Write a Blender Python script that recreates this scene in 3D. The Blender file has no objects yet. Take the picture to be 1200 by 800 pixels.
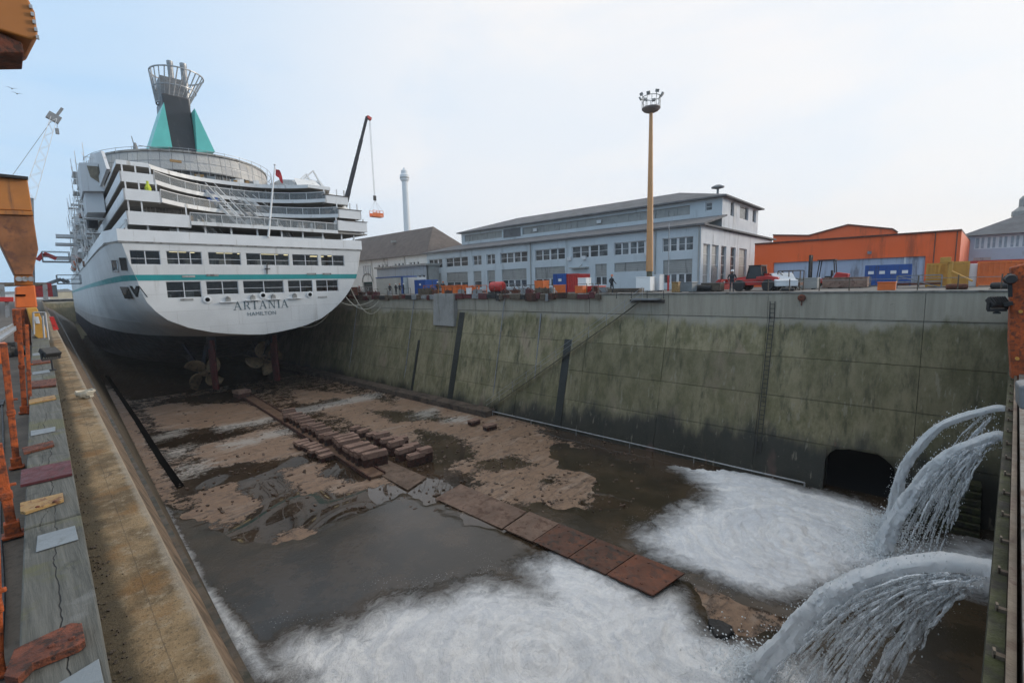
import bpy, bmesh, math, random
import numpy as np
from mathutils import Vector, Matrix
random.seed(7)
SC = bpy.context.scene
COL = SC.collection
# ------------------------------------------------------------------ camera
F, CX, CY = 540.0, 600.0, 400.0
roll = math.atan(0.0268)
nx, ny = math.sin(roll), math.cos(roll)
pitch = math.atan(-(-600.0*nx + -50.0*ny) / F)
UPc = -np.array([nx*math.cos(pitch), ny*math.cos(pitch), math.sin(pitch)])
Yc = np.array([-600.0, -50.0, F]); Yc -= UPc*(Yc@UPc); Yc /= np.linalg.norm(Yc)
Xc = np.cross(Yc, UPc)
RM = np.array([Xc, Yc, UPc])
cam_d = bpy.data.cameras.new('camera'); cam = bpy.data.objects.new('camera', cam_d); COL.objects.link(cam)
cam_d.sensor_width = 36; cam_d.lens = F/1200*36; cam_d.clip_start = 0.05; cam_d.clip_end = 6000
r_, u_, b_ = RM@np.array([1,0,0]), RM@np.array([0,-1,0]), RM@np.array([0,0,-1])
cam.matrix_world = Matrix(((r_[0],u_[0],b_[0],0),(r_[1],u_[1],b_[1],0),(r_[2],u_[2],b_[2],0),(0,0,0,1)))
SC.camera = cam
def ray(px, py): return RM@np.array([px-CX, py-CY, F])
def P(px, py, X=None, Y=None, Z=None):
    """the point of the place seen at photo pixel (px,py) on the plane X=, Y= or Z="""
    r = ray(px, py)
    t = X/r[0] if X is not None else Y/r[1] if Y is not None else Z/r[2]
    return Vector(r*t)
QZ, LZ, FZ = -1.05, -1.6, -13.4
def edgeL(y): return 0.40 + 0.042*y       # left quay edge
def baseL(y): return 3.4 + 0.064*y        # foot of the left dock wall
def gateY(x): return -0.02 - 0.092*x      # line of the dock gate
# ------------------------------------------------------------------ objects
WM = {}
def tag(o, label=None, cat=None, group=None, kind=None):
    if label: o['label'] = label
    if cat: o['category'] = cat
    if group: o['group'] = group
    if kind: o['kind'] = kind
    return o
def empty(name, loc=(0,0,0), rz=0.0, label=None, cat=None, group=None):
    o = bpy.data.objects.new(name, None); COL.objects.link(o)
    o.location = loc; o.rotation_euler = (0,0,rz); o.empty_display_size = .3
    WM[o] = Matrix.Translation(Vector(loc)) @ Matrix.Rotation(rz, 4, 'Z')
    return tag(o, label, cat, group)
def kids(o): return [c for c in bpy.data.objects if c.parent == o]
def copy_tree(o, parent=None):
    c = o.copy(); COL.objects.link(c); c.parent = parent
    if o in WM: WM[c] = WM[o]
    for ch in kids(o): copy_tree(ch, c)
    return c
class MB:
    def __init__(s): s.v=[]; s.f=[]; s.mi=[]; s.cm=0
    def add(s, vs, fs):
        n=len(s.v); s.v += [Vector(v) for v in vs]; s.f += [tuple(i+n for i in f) for f in fs]; s.mi += [s.cm]*len(fs); return s
    def box(s, a, b, M=None):
        x0,y0,z0=a; x1,y1,z1=b
        vs=[Vector(p) for p in ((x0,y0,z0),(x1,y0,z0),(x1,y1,z0),(x0,y1,z0),(x0,y0,z1),(x1,y0,z1),(x1,y1,z1),(x0,y1,z1))]
        if M: vs=[M@v for v in vs]
        return s.add(vs,[(3,2,1,0),(4,5,6,7),(0,1,5,4),(1,2,6,5),(2,3,7,6),(3,0,4,7)])
    def cbox(s, c, size, rz=0, rx=0, ry=0):
        M=Matrix.Translation(Vector(c))@Matrix.Rotation(rz,4,'Z')@Matrix.Rotation(ry,4,'Y')@Matrix.Rotation(rx,4,'X')
        h=[k/2 for k in size]; return s.box((-h[0],-h[1],-h[2]),(h[0],h[1],h[2]),M)
    def bar(s, p, q, w, h=None, up=(0,0,1)):
        p=Vector(p); q=Vector(q); h=h or w; d=(q-p)
        if d.length<1e-6: return s
        d.normalize(); a=d.cross(Vector(up))
        if a.length<1e-3: a=d.cross(Vector((0,1,0)))
        a.normalize(); b=a.cross(d); a*=w/2; b*=h/2
        return s.add([p-a-b,p+a-b,p+a+b,p-a+b,q-a-b,q+a-b,q+a+b,q-a+b],[(3,2,1,0),(4,5,6,7),(0,1,5,4),(1,2,6,5),(2,3,7,6),(3,0,4,7)])
    def tube(s, pts, r, n=8, cap=True):
        pts=[Vector(p) for p in pts]; rs=r if isinstance(r,(list,tuple)) else [r]*len(pts)
        vs=[]; fs=[]; pa=None
        for i,p in enumerate(pts):
            d=(pts[min(i+1,len(pts)-1)]-pts[max(i-1,0)]).normalized()
            a=d.cross(Vector((0,0,1)))
            if a.length<1e-3: a=Vector((1,0,0)) if pa is None else pa
            a.normalize()
            if pa is not None and a.dot(pa)<0: a=-a
            pa=a; b=a.cross(d)
            for k in range(n):
                t=2*math.pi*k/n; vs.append(p+a*math.cos(t)*rs[i]+b*math.sin(t)*rs[i])
        for i in range(len(pts)-1):
            for k in range(n):
                k2=(k+1)%n; fs.append((i*n+k,i*n+k2,(i+1)*n+k2,(i+1)*n+k))
        if cap: fs.append(tuple(range(n))[::-1]); fs.append(tuple((len(pts)-1)*n+k for k in range(n)))
        return s.add(vs,fs)
    def prism(s, poly, z0, z1):
        n=len(poly); vs=[(p[0],p[1],z0) for p in poly]+[(p[0],p[1],z1) for p in poly]
        return s.add(vs,[tuple(range(n))[::-1],tuple(range(n,2*n))]+[(i,(i+1)%n,n+(i+1)%n,n+i) for i in range(n)])
    def extr(s, pts, d):
        n=len(pts); pts=[Vector(p) for p in pts]; d=Vector(d)
        return s.add(pts+[p+d for p in pts],[tuple(range(n))[::-1],tuple(range(n,2*n))]+[(i,(i+1)%n,n+(i+1)%n,n+i) for i in range(n)])
    def lathe(s, c, prof, n=16, M=None):
        c=Vector(c); vs=[]; fs=[]
        for r,z in prof:
            for k in range(n):
                t=2*math.pi*k/n; v=Vector((r*math.cos(t),r*math.sin(t),z)); vs.append(c+(M@v if M else v))
        for i in range(len(prof)-1):
            for k in range(n):
                k2=(k+1)%n; fs.append((i*n+k,i*n+k2,(i+1)*n+k2,(i+1)*n+k))
        fs.append(tuple(range(n))[::-1]); fs.append(tuple((len(prof)-1)*n+k for k in range(n)))
        return s.add(vs,fs)
    def build(s, name, mat, parent=None, local=False, smooth=False, bevel=0, label=None, cat=None, group=None, kind=None):
        me=bpy.data.meshes.new(name)
        vs=s.v
        if parent is not None and not local and parent in WM:
            inv=WM[parent].inverted(); vs=[inv@v for v in vs]
        me.from_pydata([tuple(v) for v in vs],[],s.f)
        mats=mat if isinstance(mat,(list,tuple)) else [mat]
        for m in mats: me.materials.append(m)
        if len(mats)>1: me.polygons.foreach_set('material_index', s.mi)
        bm=bmesh.new(); bm.from_mesh(me); bmesh.ops.recalc_face_normals(bm, faces=bm.faces); bm.to_mesh(me); bm.free()
        if smooth:
            me.polygons.foreach_set('use_smooth',[True]*len(me.polygons))
            try: me.set_sharp_from_angle(angle=math.radians(40))
            except Exception: pass
        me.update()
        o=bpy.data.objects.new(name,me); COL.objects.link(o)
        if parent is not None:
            o.parent=parent
            if parent in WM: WM[o]=WM[parent]
        if bevel:
            b=o.modifiers.new('bevel','BEVEL'); b.width=bevel; b.segments=2; b.limit_method='ANGLE'
        return tag(o,label,cat,group,kind)
# ------------------------------------------------------------------ materials
def srgb(*c): return tuple(((x/255)/12.92 if x/255<=.04045 else ((x/255+.055)/1.055)**2.4) for x in c)
class N:
    def __init__(s, name):
        m=bpy.data.materials.new(name); m.use_nodes=True; s.m=m; s.t=m.node_tree; s.n=s.t.nodes; s.l=s.t.links
        s.b=s.n['Principled BSDF']; s.out=s.n['Material Output']; s.tc=s.n.new('ShaderNodeTexCoord'); s.co=s.tc.outputs['Object']
    def world(s):
        g=s.n.new('ShaderNodeNewGeometry'); s.co=g.outputs['Position']; return s
    def map(s, sc=(1,1,1), rot=(0,0,0), loc=(0,0,0), src=None):
        x=s.n.new('ShaderNodeMapping'); x.inputs['Scale'].default_value=sc; x.inputs['Rotation'].default_value=rot; x.inputs['Location'].default_value=loc
        s.l.new(src or s.co,x.inputs['Vector']); return x.outputs[0]
    def noise(s, scale, detail=6, rough=.6, vec=None, dist=0):
        x=s.n.new('ShaderNodeTexNoise'); x.inputs['Scale'].default_value=scale; x.inputs['Detail'].default_value=detail
        x.inputs['Roughness'].default_value=rough; x.inputs['Distortion'].default_value=dist; s.l.new(vec or s.co,x.inputs['Vector']); return x.outputs['Fac']
    def vor(s, scale, vec=None, feature='F1', out='Distance'):
        x=s.n.new('ShaderNodeTexVoronoi'); x.feature=feature; x.inputs['Scale'].default_value=scale; s.l.new(vec or s.co,x.inputs['Vector']); return x.outputs[out]
    def ramp(s, fac, a, b, ca=0., cb=1.):
        x=s.n.new('ShaderNodeMapRange'); x.interpolation_type='SMOOTHSTEP'
        for k,v in (('From Min',a),('From Max',b),('To Min',ca),('To Max',cb)): x.inputs[k].default_value=v
        s.l.new(fac,x.inputs['Value']); return x.outputs[0]
    def math(s, op, a, b=None):
        x=s.n.new('ShaderNodeMath'); x.operation=op
        for i,v in enumerate((a,b)):
            if v is None: continue
            if isinstance(v,(int,float)): x.inputs[i].default_value=v
            else: s.l.new(v,x.inputs[i])
        return x.outputs[0]
    def mix(s, fac, a, b):
        x=s.n.new('ShaderNodeMix'); x.data_type='RGBA'
        if isinstance(fac,(int,float)): x.inputs[0].default_value=fac
        else: s.l.new(fac,x.inputs[0])
        for i,v in ((6,a),(7,b)):
            if isinstance(v,tuple): x.inputs[i].default_value=(*v[:3],1)
            else: s.l.new(v,x.inputs[i])
        return x.outputs[2]
    def attr(s, name):
        x=s.n.new('ShaderNodeAttribute'); x.attribute_name=name; return x.outputs['Fac']
    def sep(s, src=None):
        x=s.n.new('ShaderNodeSeparateXYZ'); s.l.new(src or s.co,x.inputs[0]); return x.outputs
    def bump(s, h, strength=.3, dist=.05, norm=None):
        x=s.n.new('ShaderNodeBump'); x.inputs['Strength'].default_value=strength; x.inputs['Distance'].default_value=dist
        s.l.new(h,x.inputs['Height'])
        if norm: s.l.new(norm,x.inputs['Normal'])
        return x.outputs[0]
    def set(s, col=None, rough=None, bump=None, metal=None, alpha=None):
        for k,v in (('Base Color',col),('Roughness',rough),('Normal',bump),('Metallic',metal),('Alpha',alpha)):
            if v is None: continue
            if isinstance(v,tuple): s.b.inputs[k].default_value=(*v[:3],1)
            elif isinstance(v,(int,float)): s.b.inputs[k].default_value=v
            else: s.l.new(v,s.b.inputs[k])
        return s.m
def mat(name, col, var=.25, scale=2., rough=.6, metal=0., dirt=None, dirt_amt=.4, streak=False, bump=.15, dscale=None):
    """painted / weathered surface: tone variation, dirt or rust patches, optional vertical streaks"""
    n=N(name)
    a=tuple(c*(1-var) for c in col); b=tuple(min(1,c*(1+var*.6)) for c in col)
    base=n.mix(n.ramp(n.noise(scale,5),.3,.7),a,b)
    if dirt:
        v=n.map((1,1,.12)) if streak else None
        d=n.ramp(n.noise(dscale or scale*2.2,8,.7,v,.3),.62-dirt_amt*.35,.72-dirt_amt*.2)
        base=n.mix(d,base,dirt)
    fine=n.noise(scale*14,4)
    return n.set(base, n.ramp(n.noise(scale*3,4),.3,.7,max(.05,rough-.12),min(1,rough+.12)), n.bump(fine,bump,.02) if bump else None, metal)
def flat(name, col, rough=.5, metal=0.): return N(name).set(col,rough,None,metal)
M={}
RUST=(.13,.035,.012); DK=(.03,.028,.025)
def plated(name,col,rust=.12):
    n=N(name); x=n.sep(); cb=n.n.new('ShaderNodeCombineXYZ'); n.l.new(n.math('ADD',x[0],x[1]),cb.inputs[0]); n.l.new(x[2],cb.inputs[1])
    br=n.n.new('ShaderNodeTexBrick'); br.inputs['Scale'].default_value=1; br.inputs['Brick Width'].default_value=6.; br.inputs['Row Height'].default_value=1.9; br.inputs['Mortar Size'].default_value=.022; br.inputs['Mortar Smooth'].default_value=.6
    for k,v in (('Color1',(1,1,1,1)),('Color2',(.93,.93,.93,1)),('Mortar',(.72,.71,.69,1))): br.inputs[k].default_value=v
    n.l.new(cb.outputs[0],br.inputs['Vector'])
    st=n.noise(.9,8,.7,n.map((1,1,.07)),.2); c=n.mix(n.ramp(n.noise(.25,5),.35,.65),tuple(k*.92 for k in col),tuple(min(1,k*1.04) for k in col))
    mul=n.n.new('ShaderNodeMix'); mul.data_type='RGBA'; mul.blend_type='MULTIPLY'; mul.inputs[0].default_value=1; n.l.new(c,mul.inputs[6]); n.l.new(br.outputs[0],mul.inputs[7]); c=mul.outputs[2]
    c=n.mix(n.ramp(st,.56,.75,0,.45),c,(.30,.27,.23)); c=n.mix(n.ramp(n.noise(2.2,8,.75,n.map((1,1,.05),loc=(3,1,0))),.66,.74,0,.55),c,(.26,.15,.09))
    return n.set(c,n.ramp(st,.3,.7,.32,.55),n.bump(n.math('ADD',n.noise(.5,3,.5),n.math('MULTIPLY',br.outputs['Fac'],-.6)),.12,.05))
M['white']=plated('ship_white',(.68,.675,.66))
M['white2']=mat('parapet_white',(.74,.745,.745),.05,.5,.4,dirt=(.5,.47,.43),dirt_amt=.15,streak=True,bump=.03)
M['shipgrey']=mat('bulkhead_grey',(.34,.33,.31),.3,.8,.6,dirt=(.12,.11,.1),dirt_amt=.35,streak=True)
M['antifoul']=mat('dark_blue_antifouling',(.012,.018,.04),.4,.4,.55,dirt=(.03,.02,.018),dirt_amt=.3,streak=True)
M['teal']=mat('teal_paint',(.015,.27,.27),.1,.5,.4,bump=.02)
M['teal2']=mat('turquoise_paint',(.12,.52,.48),.08,.5,.4,bump=.02)
M['navy']=mat('funnel_black',(.018,.022,.028),.2,.5,.4,dirt=(.05,.05,.05),dirt_amt=.2,streak=True,bump=.03)
M['steel']=mat('galvanised_steel',(.38,.39,.40),.2,2,.45,.5,dirt=(.2,.17,.14),dirt_amt=.25)
M['dark']=flat('painted_dark_void',(.006,.006,.006),1.); M['dark'].node_tree.nodes['Principled BSDF'].inputs['Specular IOR Level'].default_value=0  # near-black colour stands in for the shade inside hollows
M['int']=mat('interior_grey',(.10,.095,.085),.4,1.2,.8)
M['intdark']=mat('saloon_dark_interior',(.22,.19,.14),.4,1.2,.8)
M['glass']=flat('dark_glass',(.02,.024,.027),.06)
M['rust']=mat('rusty_steel',(.15,.042,.02),.5,3,.8,dirt=(.05,.022,.014),dirt_amt=.5,bump=.5)
M['rustplate']=mat('rusty_plate',(.12,.042,.02),.5,.9,.55,dirt=(.035,.022,.016),dirt_amt=.55,bump=.4)
M['redrust']=mat('dark_red_antifouling',(.10,.012,.014),.4,1.5,.7,dirt=(.04,.01,.01),dirt_amt=.4,bump=.3)
M['orange']=mat('faded_orange_paint',(.42,.15,.025),.2,.5,.55,dirt=(.14,.045,.02),dirt_amt=.35,streak=True,bump=.12)
M['orange2']=mat('rusting_orange_paint',(.44,.085,.014),.45,6,.65,dirt=(.13,.035,.015),dirt_amt=.5,streak=False,bump=.5,dscale=16)
M['orange3']=mat('bright_orange_paint',(.70,.15,.025),.12,1.5,.5,dirt=(.35,.09,.02),dirt_amt=.08)
M['yellow']=mat('ochre_paint',(.56,.29,.05),.12,1.5,.55,dirt=(.36,.17,.04),dirt_amt=.12)
M['red']=mat('red_paint',(.48,.03,.025),.15,1.5,.45,dirt=(.12,.02,.02),dirt_amt=.2)
M['blue']=mat('blue_paint',(.02,.09,.34),.12,1.2,.5,dirt=(.05,.06,.1),dirt_amt=.2,streak=True)
M['black']=mat('black_rubber',(.02,.02,.021),.2,5,.6)
M['bronze']=mat('propeller_bronze',(.23,.16,.09),.3,1.,.5,.5,dirt=(.07,.05,.035),dirt_amt=.35)
M['greymetal']=mat('grey_paint',(.22,.23,.24),.2,2,.5,dirt=(.12,.08,.05),dirt_amt=.25)
M['bluegrey']=mat('blue_grey_render',(.52,.57,.60),.06,.3,.8,dirt=(.38,.42,.44),dirt_amt=.2,streak=True,bump=.06)
M['palegrey']=mat('pale_grey_render',(.62,.64,.66),.05,.3,.8,dirt=(.36,.36,.36),dirt_amt=.2,streak=True,bump=.06)
M['whitewall']=mat('white_render',(.86,.86,.84),.03,.3,.8,dirt=(.42,.41,.38),dirt_amt=.2,streak=True)
M['roofdark']=mat('dark_roof_felt',(.15,.15,.155),.2,.6,.9,bump=.2)
M['rooftile']=mat('brown_roof_tiles',(.125,.105,.095),.2,.8,.85,bump=.4)
M['frame']=mat('window_frame_white',(.62,.63,.64),.08,1,.5)
M['shutter']=mat('grey_shutter',(.33,.33,.315),.10,1,.6,dirt=(.12,.12,.12),dirt_amt=.2,streak=True)
M['hallorange']=mat('orange_cladding',(.85,.13,.022),.06,.15,.6,dirt=(.45,.08,.02),dirt_amt=.25,streak=True,bump=.03)
M['halldoor']=mat('blue_grey_cladding',(.44,.49,.60),.08,.3,.6,dirt=(.2,.2,.24),dirt_amt=.25,streak=True)
M['skin']=flat('skin',(.42,.25,.18),.6)
M['clothdark']=mat('dark_workwear',(.022,.026,.035),.3,6,.9)
M['clothred']=mat('red_workwear',(.42,.04,.035),.2,6,.9)
M['rope']=mat('pale_rope',(.45,.41,.33),.25,6,.9)
M['woodblock']=mat('weathered_timber_block',(.26,.165,.125),.3,1.2,.85,dirt=(.11,.055,.04),dirt_amt=.4,bump=.5)
M['blockbase']=mat('rust_dark_block_base',(.085,.03,.02),.4,1.5,.85,dirt=(.02,.015,.012),dirt_amt=.5,bump=.5)
M['quaysurf']=mat('worn_quay_concrete',(.17,.165,.155),.25,.4,.85,dirt=(.09,.08,.07),dirt_amt=.4,bump=.3)
M['algaesteel']=mat('algae_covered_steel',(.035,.04,.012),.5,2.,.8,dirt=(.015,.014,.01),dirt_amt=.5,bump=.6)
M['brownsteel']=mat('brown_weathered_steel',(.11,.085,.06),.4,2.,.7,dirt=(.06,.03,.02),dirt_amt=.4,bump=.4)
M['netting']=None
def lamp_mat(name,col,st):
    n=N(name); n.b.inputs['Emission Color'].default_value=(*col,1); n.b.inputs['Emission Strength'].default_value=st; n.set((.8,.8,.7),.5); return n.m
M['lit']=lamp_mat('lit_ceiling_lamp',(1,.82,.45),1.6)
n=N('shroud_netting')
w=n.n.new('ShaderNodeTexBrick'); w.inputs['Scale'].default_value=1; w.inputs['Color1'].default_value=(.60,.58,.55,1); w.inputs['Color2'].default_value=(.47,.46,.45,1); w.inputs['Mortar'].default_value=(.20,.20,.20,1)
w.inputs['Mortar Size'].default_value=.045; w.inputs['Brick Width'].default_value=1.6; w.inputs['Row Height'].default_value=1.3; w.offset=0
n.l.new(n.tc.outputs['UV'],w.inputs['Vector'])
M['netting']=n.set(n.mix(n.ramp(n.noise(.6,6),.45,.8,0,.7),w.outputs[0],(.62,.58,.50)),.8,n.bump(n.noise(3,4),.6,.2))
def two_glass():
    n=N('window_glass'); tr=n.n.new('ShaderNodeBsdfTransparent'); gl=n.n.new('ShaderNodeBsdfGlossy'); gl.inputs['Roughness'].default_value=.05
    gl.inputs['Color'].default_value=(.8,.85,.9,1); tr.inputs['Color'].default_value=(.62,.65,.64,1)
    mx=n.n.new('ShaderNodeMixShader'); fr=n.n.new('ShaderNodeFresnel'); fr.inputs[0].default_value=1.5
    n.l.new(n.math('MULTIPLY',fr.outputs[0],.8),mx.inputs[0]); n.l.new(tr.outputs[0],mx.inputs[1]); n.l.new(gl.outputs[0],mx.inputs[2]); n.l.new(mx.outputs[0],n.out.inputs[0])
    return n.m
M['clearglass']=two_glass()
# dock wall concrete: pale coping lift, green-brown algae lower, black wet foot
def wallmat(name, zpale, algae=1.0):
    n=N(name).world(); xyz=n.sep(); z=xyz[2]
    big=n.noise(.22,6,.6); stv=n.map((1,1,.07)); st=n.noise(1.6,8,.7,stv,.2); st2=n.noise(.5,6,.6,n.map((1,1,.15),loc=(5,3,1))); fine=n.noise(7,8,.7)
    pale=n.mix(n.ramp(st,.35,.7),(.37,.34,.275),(.275,.25,.20))
    grn=n.mix(n.ramp(n.noise(.7,8,.75,n.map((1,1,.5))),.35,.65),(.14,.13,.062),(.31,.27,.165))
    grn=n.mix(n.ramp(st,.48,.72),grn,(.065,.066,.036))
    grn=n.mix(n.ramp(n.noise(.35,5,.6,n.map((1,1,.6),loc=(9,1,4))),.55,.75),grn,(.32,.25,.18))
    zz=n.math('ADD',z,n.math('ADD',n.math('MULTIPLY',n.math('SUBTRACT',st,.5),2.2),n.math('MULTIPLY',n.math('SUBTRACT',big,.5),2.4)))
    cell=n.n.new('ShaderNodeCombineXYZ'); n.l.new(n.math('FLOOR',n.math('DIVIDE',n.math('ADD',xyz[1],.2),8.2)),cell.inputs[0]); n.l.new(n.math('FLOOR',n.math('DIVIDE',n.math('ADD',z,2.75),2.62)),cell.inputs[1])
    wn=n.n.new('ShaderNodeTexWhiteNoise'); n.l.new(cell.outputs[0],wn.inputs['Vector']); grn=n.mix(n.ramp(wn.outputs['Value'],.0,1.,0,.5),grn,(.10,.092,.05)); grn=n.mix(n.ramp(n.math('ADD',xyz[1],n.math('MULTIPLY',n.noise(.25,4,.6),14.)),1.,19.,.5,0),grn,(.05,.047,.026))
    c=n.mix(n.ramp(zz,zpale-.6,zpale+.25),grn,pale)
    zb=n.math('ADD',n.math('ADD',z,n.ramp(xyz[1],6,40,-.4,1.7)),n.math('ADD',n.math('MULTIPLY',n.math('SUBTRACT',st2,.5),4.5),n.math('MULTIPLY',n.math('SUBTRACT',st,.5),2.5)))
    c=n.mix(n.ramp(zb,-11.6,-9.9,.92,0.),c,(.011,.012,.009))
    c=n.mix(n.ramp(n.math('ADD',n.noise(.45,3,.5,n.map((1,1,.5),loc=(3,8,2))),n.math('MULTIPLY',z,-.055)),1.36,1.44,0,.5),c,(.15,.085,.07))
    c=n.mix(n.ramp(n.noise(3.2,6,.6,n.map((1,1,.035),loc=(2,2,2))),.60,.68,0,.45),c,(.30,.275,.21)); c=n.mix(n.ramp(n.noise(2.2,6,.6,n.map((1,1,.04),loc=(8,3,2))),.63,.70,0,.6),c,(.055,.05,.032)); c=n.mix(n.ramp(n.noise(1.1,6,.65,n.map((1,1,.06),loc=(4,9,1))),.68,.74,0,.5),c,(.20,.10,.05))
    c=n.mix(n.ramp(fine,.58,.75,0,.45),c,(.045,.042,.03)); c=n.mix(n.ramp(n.noise(2.5,7,.8),.66,.72,0,.6),c,(.33,.31,.25))
    h=n.math('ADD',fine,n.math('MULTIPLY',st,.6))
    return n.set(c,n.ramp(zb,-11.6,-9,.42,.85),n.bump(h,.45,.05))
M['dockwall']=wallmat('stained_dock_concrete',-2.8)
n=N('left_quay_concrete').world(); a=n.noise(1.3,8,.7); b=n.noise(9,10,.8); g=n.noise(70,4,.65); dx=n.math('SUBTRACT',n.sep()[0],n.math('ADD',n.math('MULTIPLY',n.sep()[1],.042),.4))
c=n.mix(n.ramp(a,.42,.58),(.31,.22,.12),(.13,.09,.045)); c=n.mix(n.ramp(b,.5,.68),c,(.36,.30,.21)); c=n.mix(n.ramp(n.noise(3,8,.75,None,.5),.56,.64,0,.75),c,(.085,.06,.035))
c=n.mix(n.ramp(n.noise(2.2,6,.65,n.map((1,1,1),loc=(4,2,9))),.52,.64,0,.75),c,(.22,.115,.035)); c=n.mix(n.ramp(g,.56,.66,0,.75),c,(.07,.055,.04)); c=n.mix(n.ramp(n.vor(26),.06,.16,.7,0),c,(.05,.04,.03))
gut=n.math('ADD',dx,n.math('MULTIPLY',n.math('SUBTRACT',n.noise(6,6,.7),.5),.12)); c=n.mix(n.ramp(gut,-.30,-.22,.85,0),c,(.055,.045,.025)); ed=n.math('ADD',dx,n.math('MULTIPLY',n.math('SUBTRACT',b,.5),.10)); c=n.mix(n.ramp(ed,-.07,-.02,0,.6),c,(.36,.32,.26))
c=n.mix(n.ramp(n.math('ABSOLUTE',n.math('ADD',n.math('ADD',dx,.17),n.math('MULTIPLY',n.math('SUBTRACT',n.noise(2.5,5),.5),.03))),.0005,.004,.45,0),c,(.05,.04,.03))
M['leftquay']=n.set(c,.9,n.bump(n.math('ADD',b,n.math('MULTIPLY',g,.7)),1.,.02))
_a=(P(20,760,Z=-1.36)+P(126,760,Z=-1.36))/2; _b=(P(37,406,Z=-1.36)+P(59,406,Z=-1.36))/2; _k=(_b.x-_a.x)/(_b.y-_a.y); _c=_a.x-_k*_a.y
n=N('grey_weathered_timber').world(); v=n.map((26,1.1,6)); gr=n.noise(1.2,10,.75,v,.4); a=n.noise(1.6,6,.65); xyz=n.sep()
u=n.math('SUBTRACT',xyz[0],n.math('ADD',n.math('MULTIPLY',xyz[1],_k),_c))
c=n.mix(n.ramp(gr,.32,.68),(.062,.064,.056),(.135,.135,.12)); c=n.mix(n.ramp(a,.50,.62,0,.7),c,(.105,.105,.045)); 
c=n.mix(n.ramp(n.noise(2.6,7,.7,n.map((2,1,1),loc=(7,7,0)),.8),.56,.68,0,.7),c,(.03,.034,.03)); c=n.mix(n.ramp(n.noise(2.,5,.7,n.map((1,1,1),loc=(1,3,0))),.6,.7,0,.5),c,(.18,.185,.18))
w1=n.math('ABSOLUTE',n.math('ADD',u,n.math('MULTIPLY',n.math('SUBTRACT',n.noise(1.6,4,.55,n.map((1,1,1)),.2),.5),.16)))
w2=n.math('ABSOLUTE',n.math('ADD',n.math('ADD',u,.05),n.math('MULTIPLY',n.math('SUBTRACT',n.noise(2.2,6,.6,n.map((1,1,1),loc=(5,5,5)),.3),.5),.18)))
cm=n.math('MAXIMUM',n.math('MULTIPLY',n.ramp(w1,.0006,.003,1,0),n.ramp(n.noise(1.2,4,.6),.38,.5)),n.math('MULTIPLY',n.ramp(w2,.0005,.002,1,0),n.ramp(n.noise(1.7,3,.5,n.map((1,1,1),loc=(2,5,1))),.5,.6)))
c=n.mix(cm,c,(.008,.008,.007)); c=n.mix(n.ramp(n.noise(60,4,.7),.6,.75,0,.5),c,(.03,.03,.025))
M['timber']=n.set(c,.85,n.bump(n.math('SUBTRACT',gr,n.math('MULTIPLY',cm,2.)),.9,.01))
HAZE=0.0004
# ------------------------------------------------------------------ sky and sun
w=bpy.data.worlds.new('World'); SC.world=w; w.use_nodes=True; t=w.node_tree; nn=t.nodes; L=t.links; bg=nn['Background']
sky=nn.new('ShaderNodeTexSky'); sky.sky_type='NISHITA'; sky.sun_disc=False
SUN_EL, SUN_AZ = math.radians(16), math.radians(118)      # azimuth clockwise from +Y
sky.sun_elevation=SUN_EL; sky.sun_rotation=SUN_AZ; sky.air_density=1.0; sky.dust_density=2.0; sky.ozone_density=1.5
tc=nn.new('ShaderNodeTexCoord'); mp=nn.new('ShaderNodeMapping'); mp.inputs['Scale'].default_value=(1,1,3.2); L.new(tc.outputs['Generated'],mp.inputs['Vector'])
def wn(scale,det,dist,loc):
    m2=nn.new('ShaderNodeMapping'); m2.inputs['Location'].default_value=loc; L.new(mp.outputs[0],m2.inputs['Vector'])
    x=nn.new('ShaderNodeTexNoise'); x.inputs['Scale'].default_value=scale; x.inputs['Detail'].default_value=det; x.inputs['Distortion'].default_value=dist; x.inputs['Roughness'].default_value=.55
    L.new(m2.outputs[0],x.inputs['Vector']); return x.outputs['Fac']
def mr(src,a,b,c,d):
    x=nn.new('ShaderNodeMapRange'); x.interpolation_type='SMOOTHSTEP'
    for k,v in (('From Min',a),('From Max',b),('To Min',c),('To Max',d)): x.inputs[k].default_value=v
    L.new(src,x.inputs['Value']); return x.outputs[0]
def mth(op,a,b):
    x=nn.new('ShaderNodeMath'); x.operation=op
    for i,v in enumerate((a,b)):
        if isinstance(v,(int,float)): x.inputs[i].default_value=v
        else: L.new(v,x.inputs[i])
    return x.outputs[0]
sx=nn.new('ShaderNodeSeparateXYZ'); L.new(tc.outputs['Generated'],sx.inputs[0])
side=mr(sx.outputs[0],.05,.75,0,1)                 # thin cloud sheet thickens towards the east
cl=mr(wn(1.5,8,.8,(2.1,.4,1.3)),.42,.62,0,1)
zen=mr(sx.outputs[2],.55,.9,0,.8)
cover=mth('MINIMUM',mth('ADD',zen,mth('ADD',mth('MULTIPLY',side,.62),mth('ADD',mth('MULTIPLY',cl,.13),.03))),.97)
cc=nn.new('ShaderNodeMix'); cc.data_type='RGBA'; L.new(mr(wn(1.1,5,.3,(7,3,2)),.35,.7,0,1),cc.inputs[0])
cc.inputs[6].default_value=(10.5,9.7,9.0,1); cc.inputs[7].default_value=(9.6,9.35,9.15,1)
mx=nn.new('ShaderNodeMix'); mx.data_type='RGBA'; L.new(cover,mx.inputs[0]); 
hz=nn.new('ShaderNodeMix'); hz.data_type='RGBA'; hz.inputs[0].default_value=.75; L.new(sky.outputs[0],hz.inputs[6]); hz.inputs[7].default_value=(5.3,8.2,11.4,1)
L.new(hz.outputs[2],mx.inputs[6]); L.new(cc.outputs[2],mx.inputs[7])
L.new(mx.outputs[2],bg.inputs['Color']); bg.inputs['Strength'].default_value=.108
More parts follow.
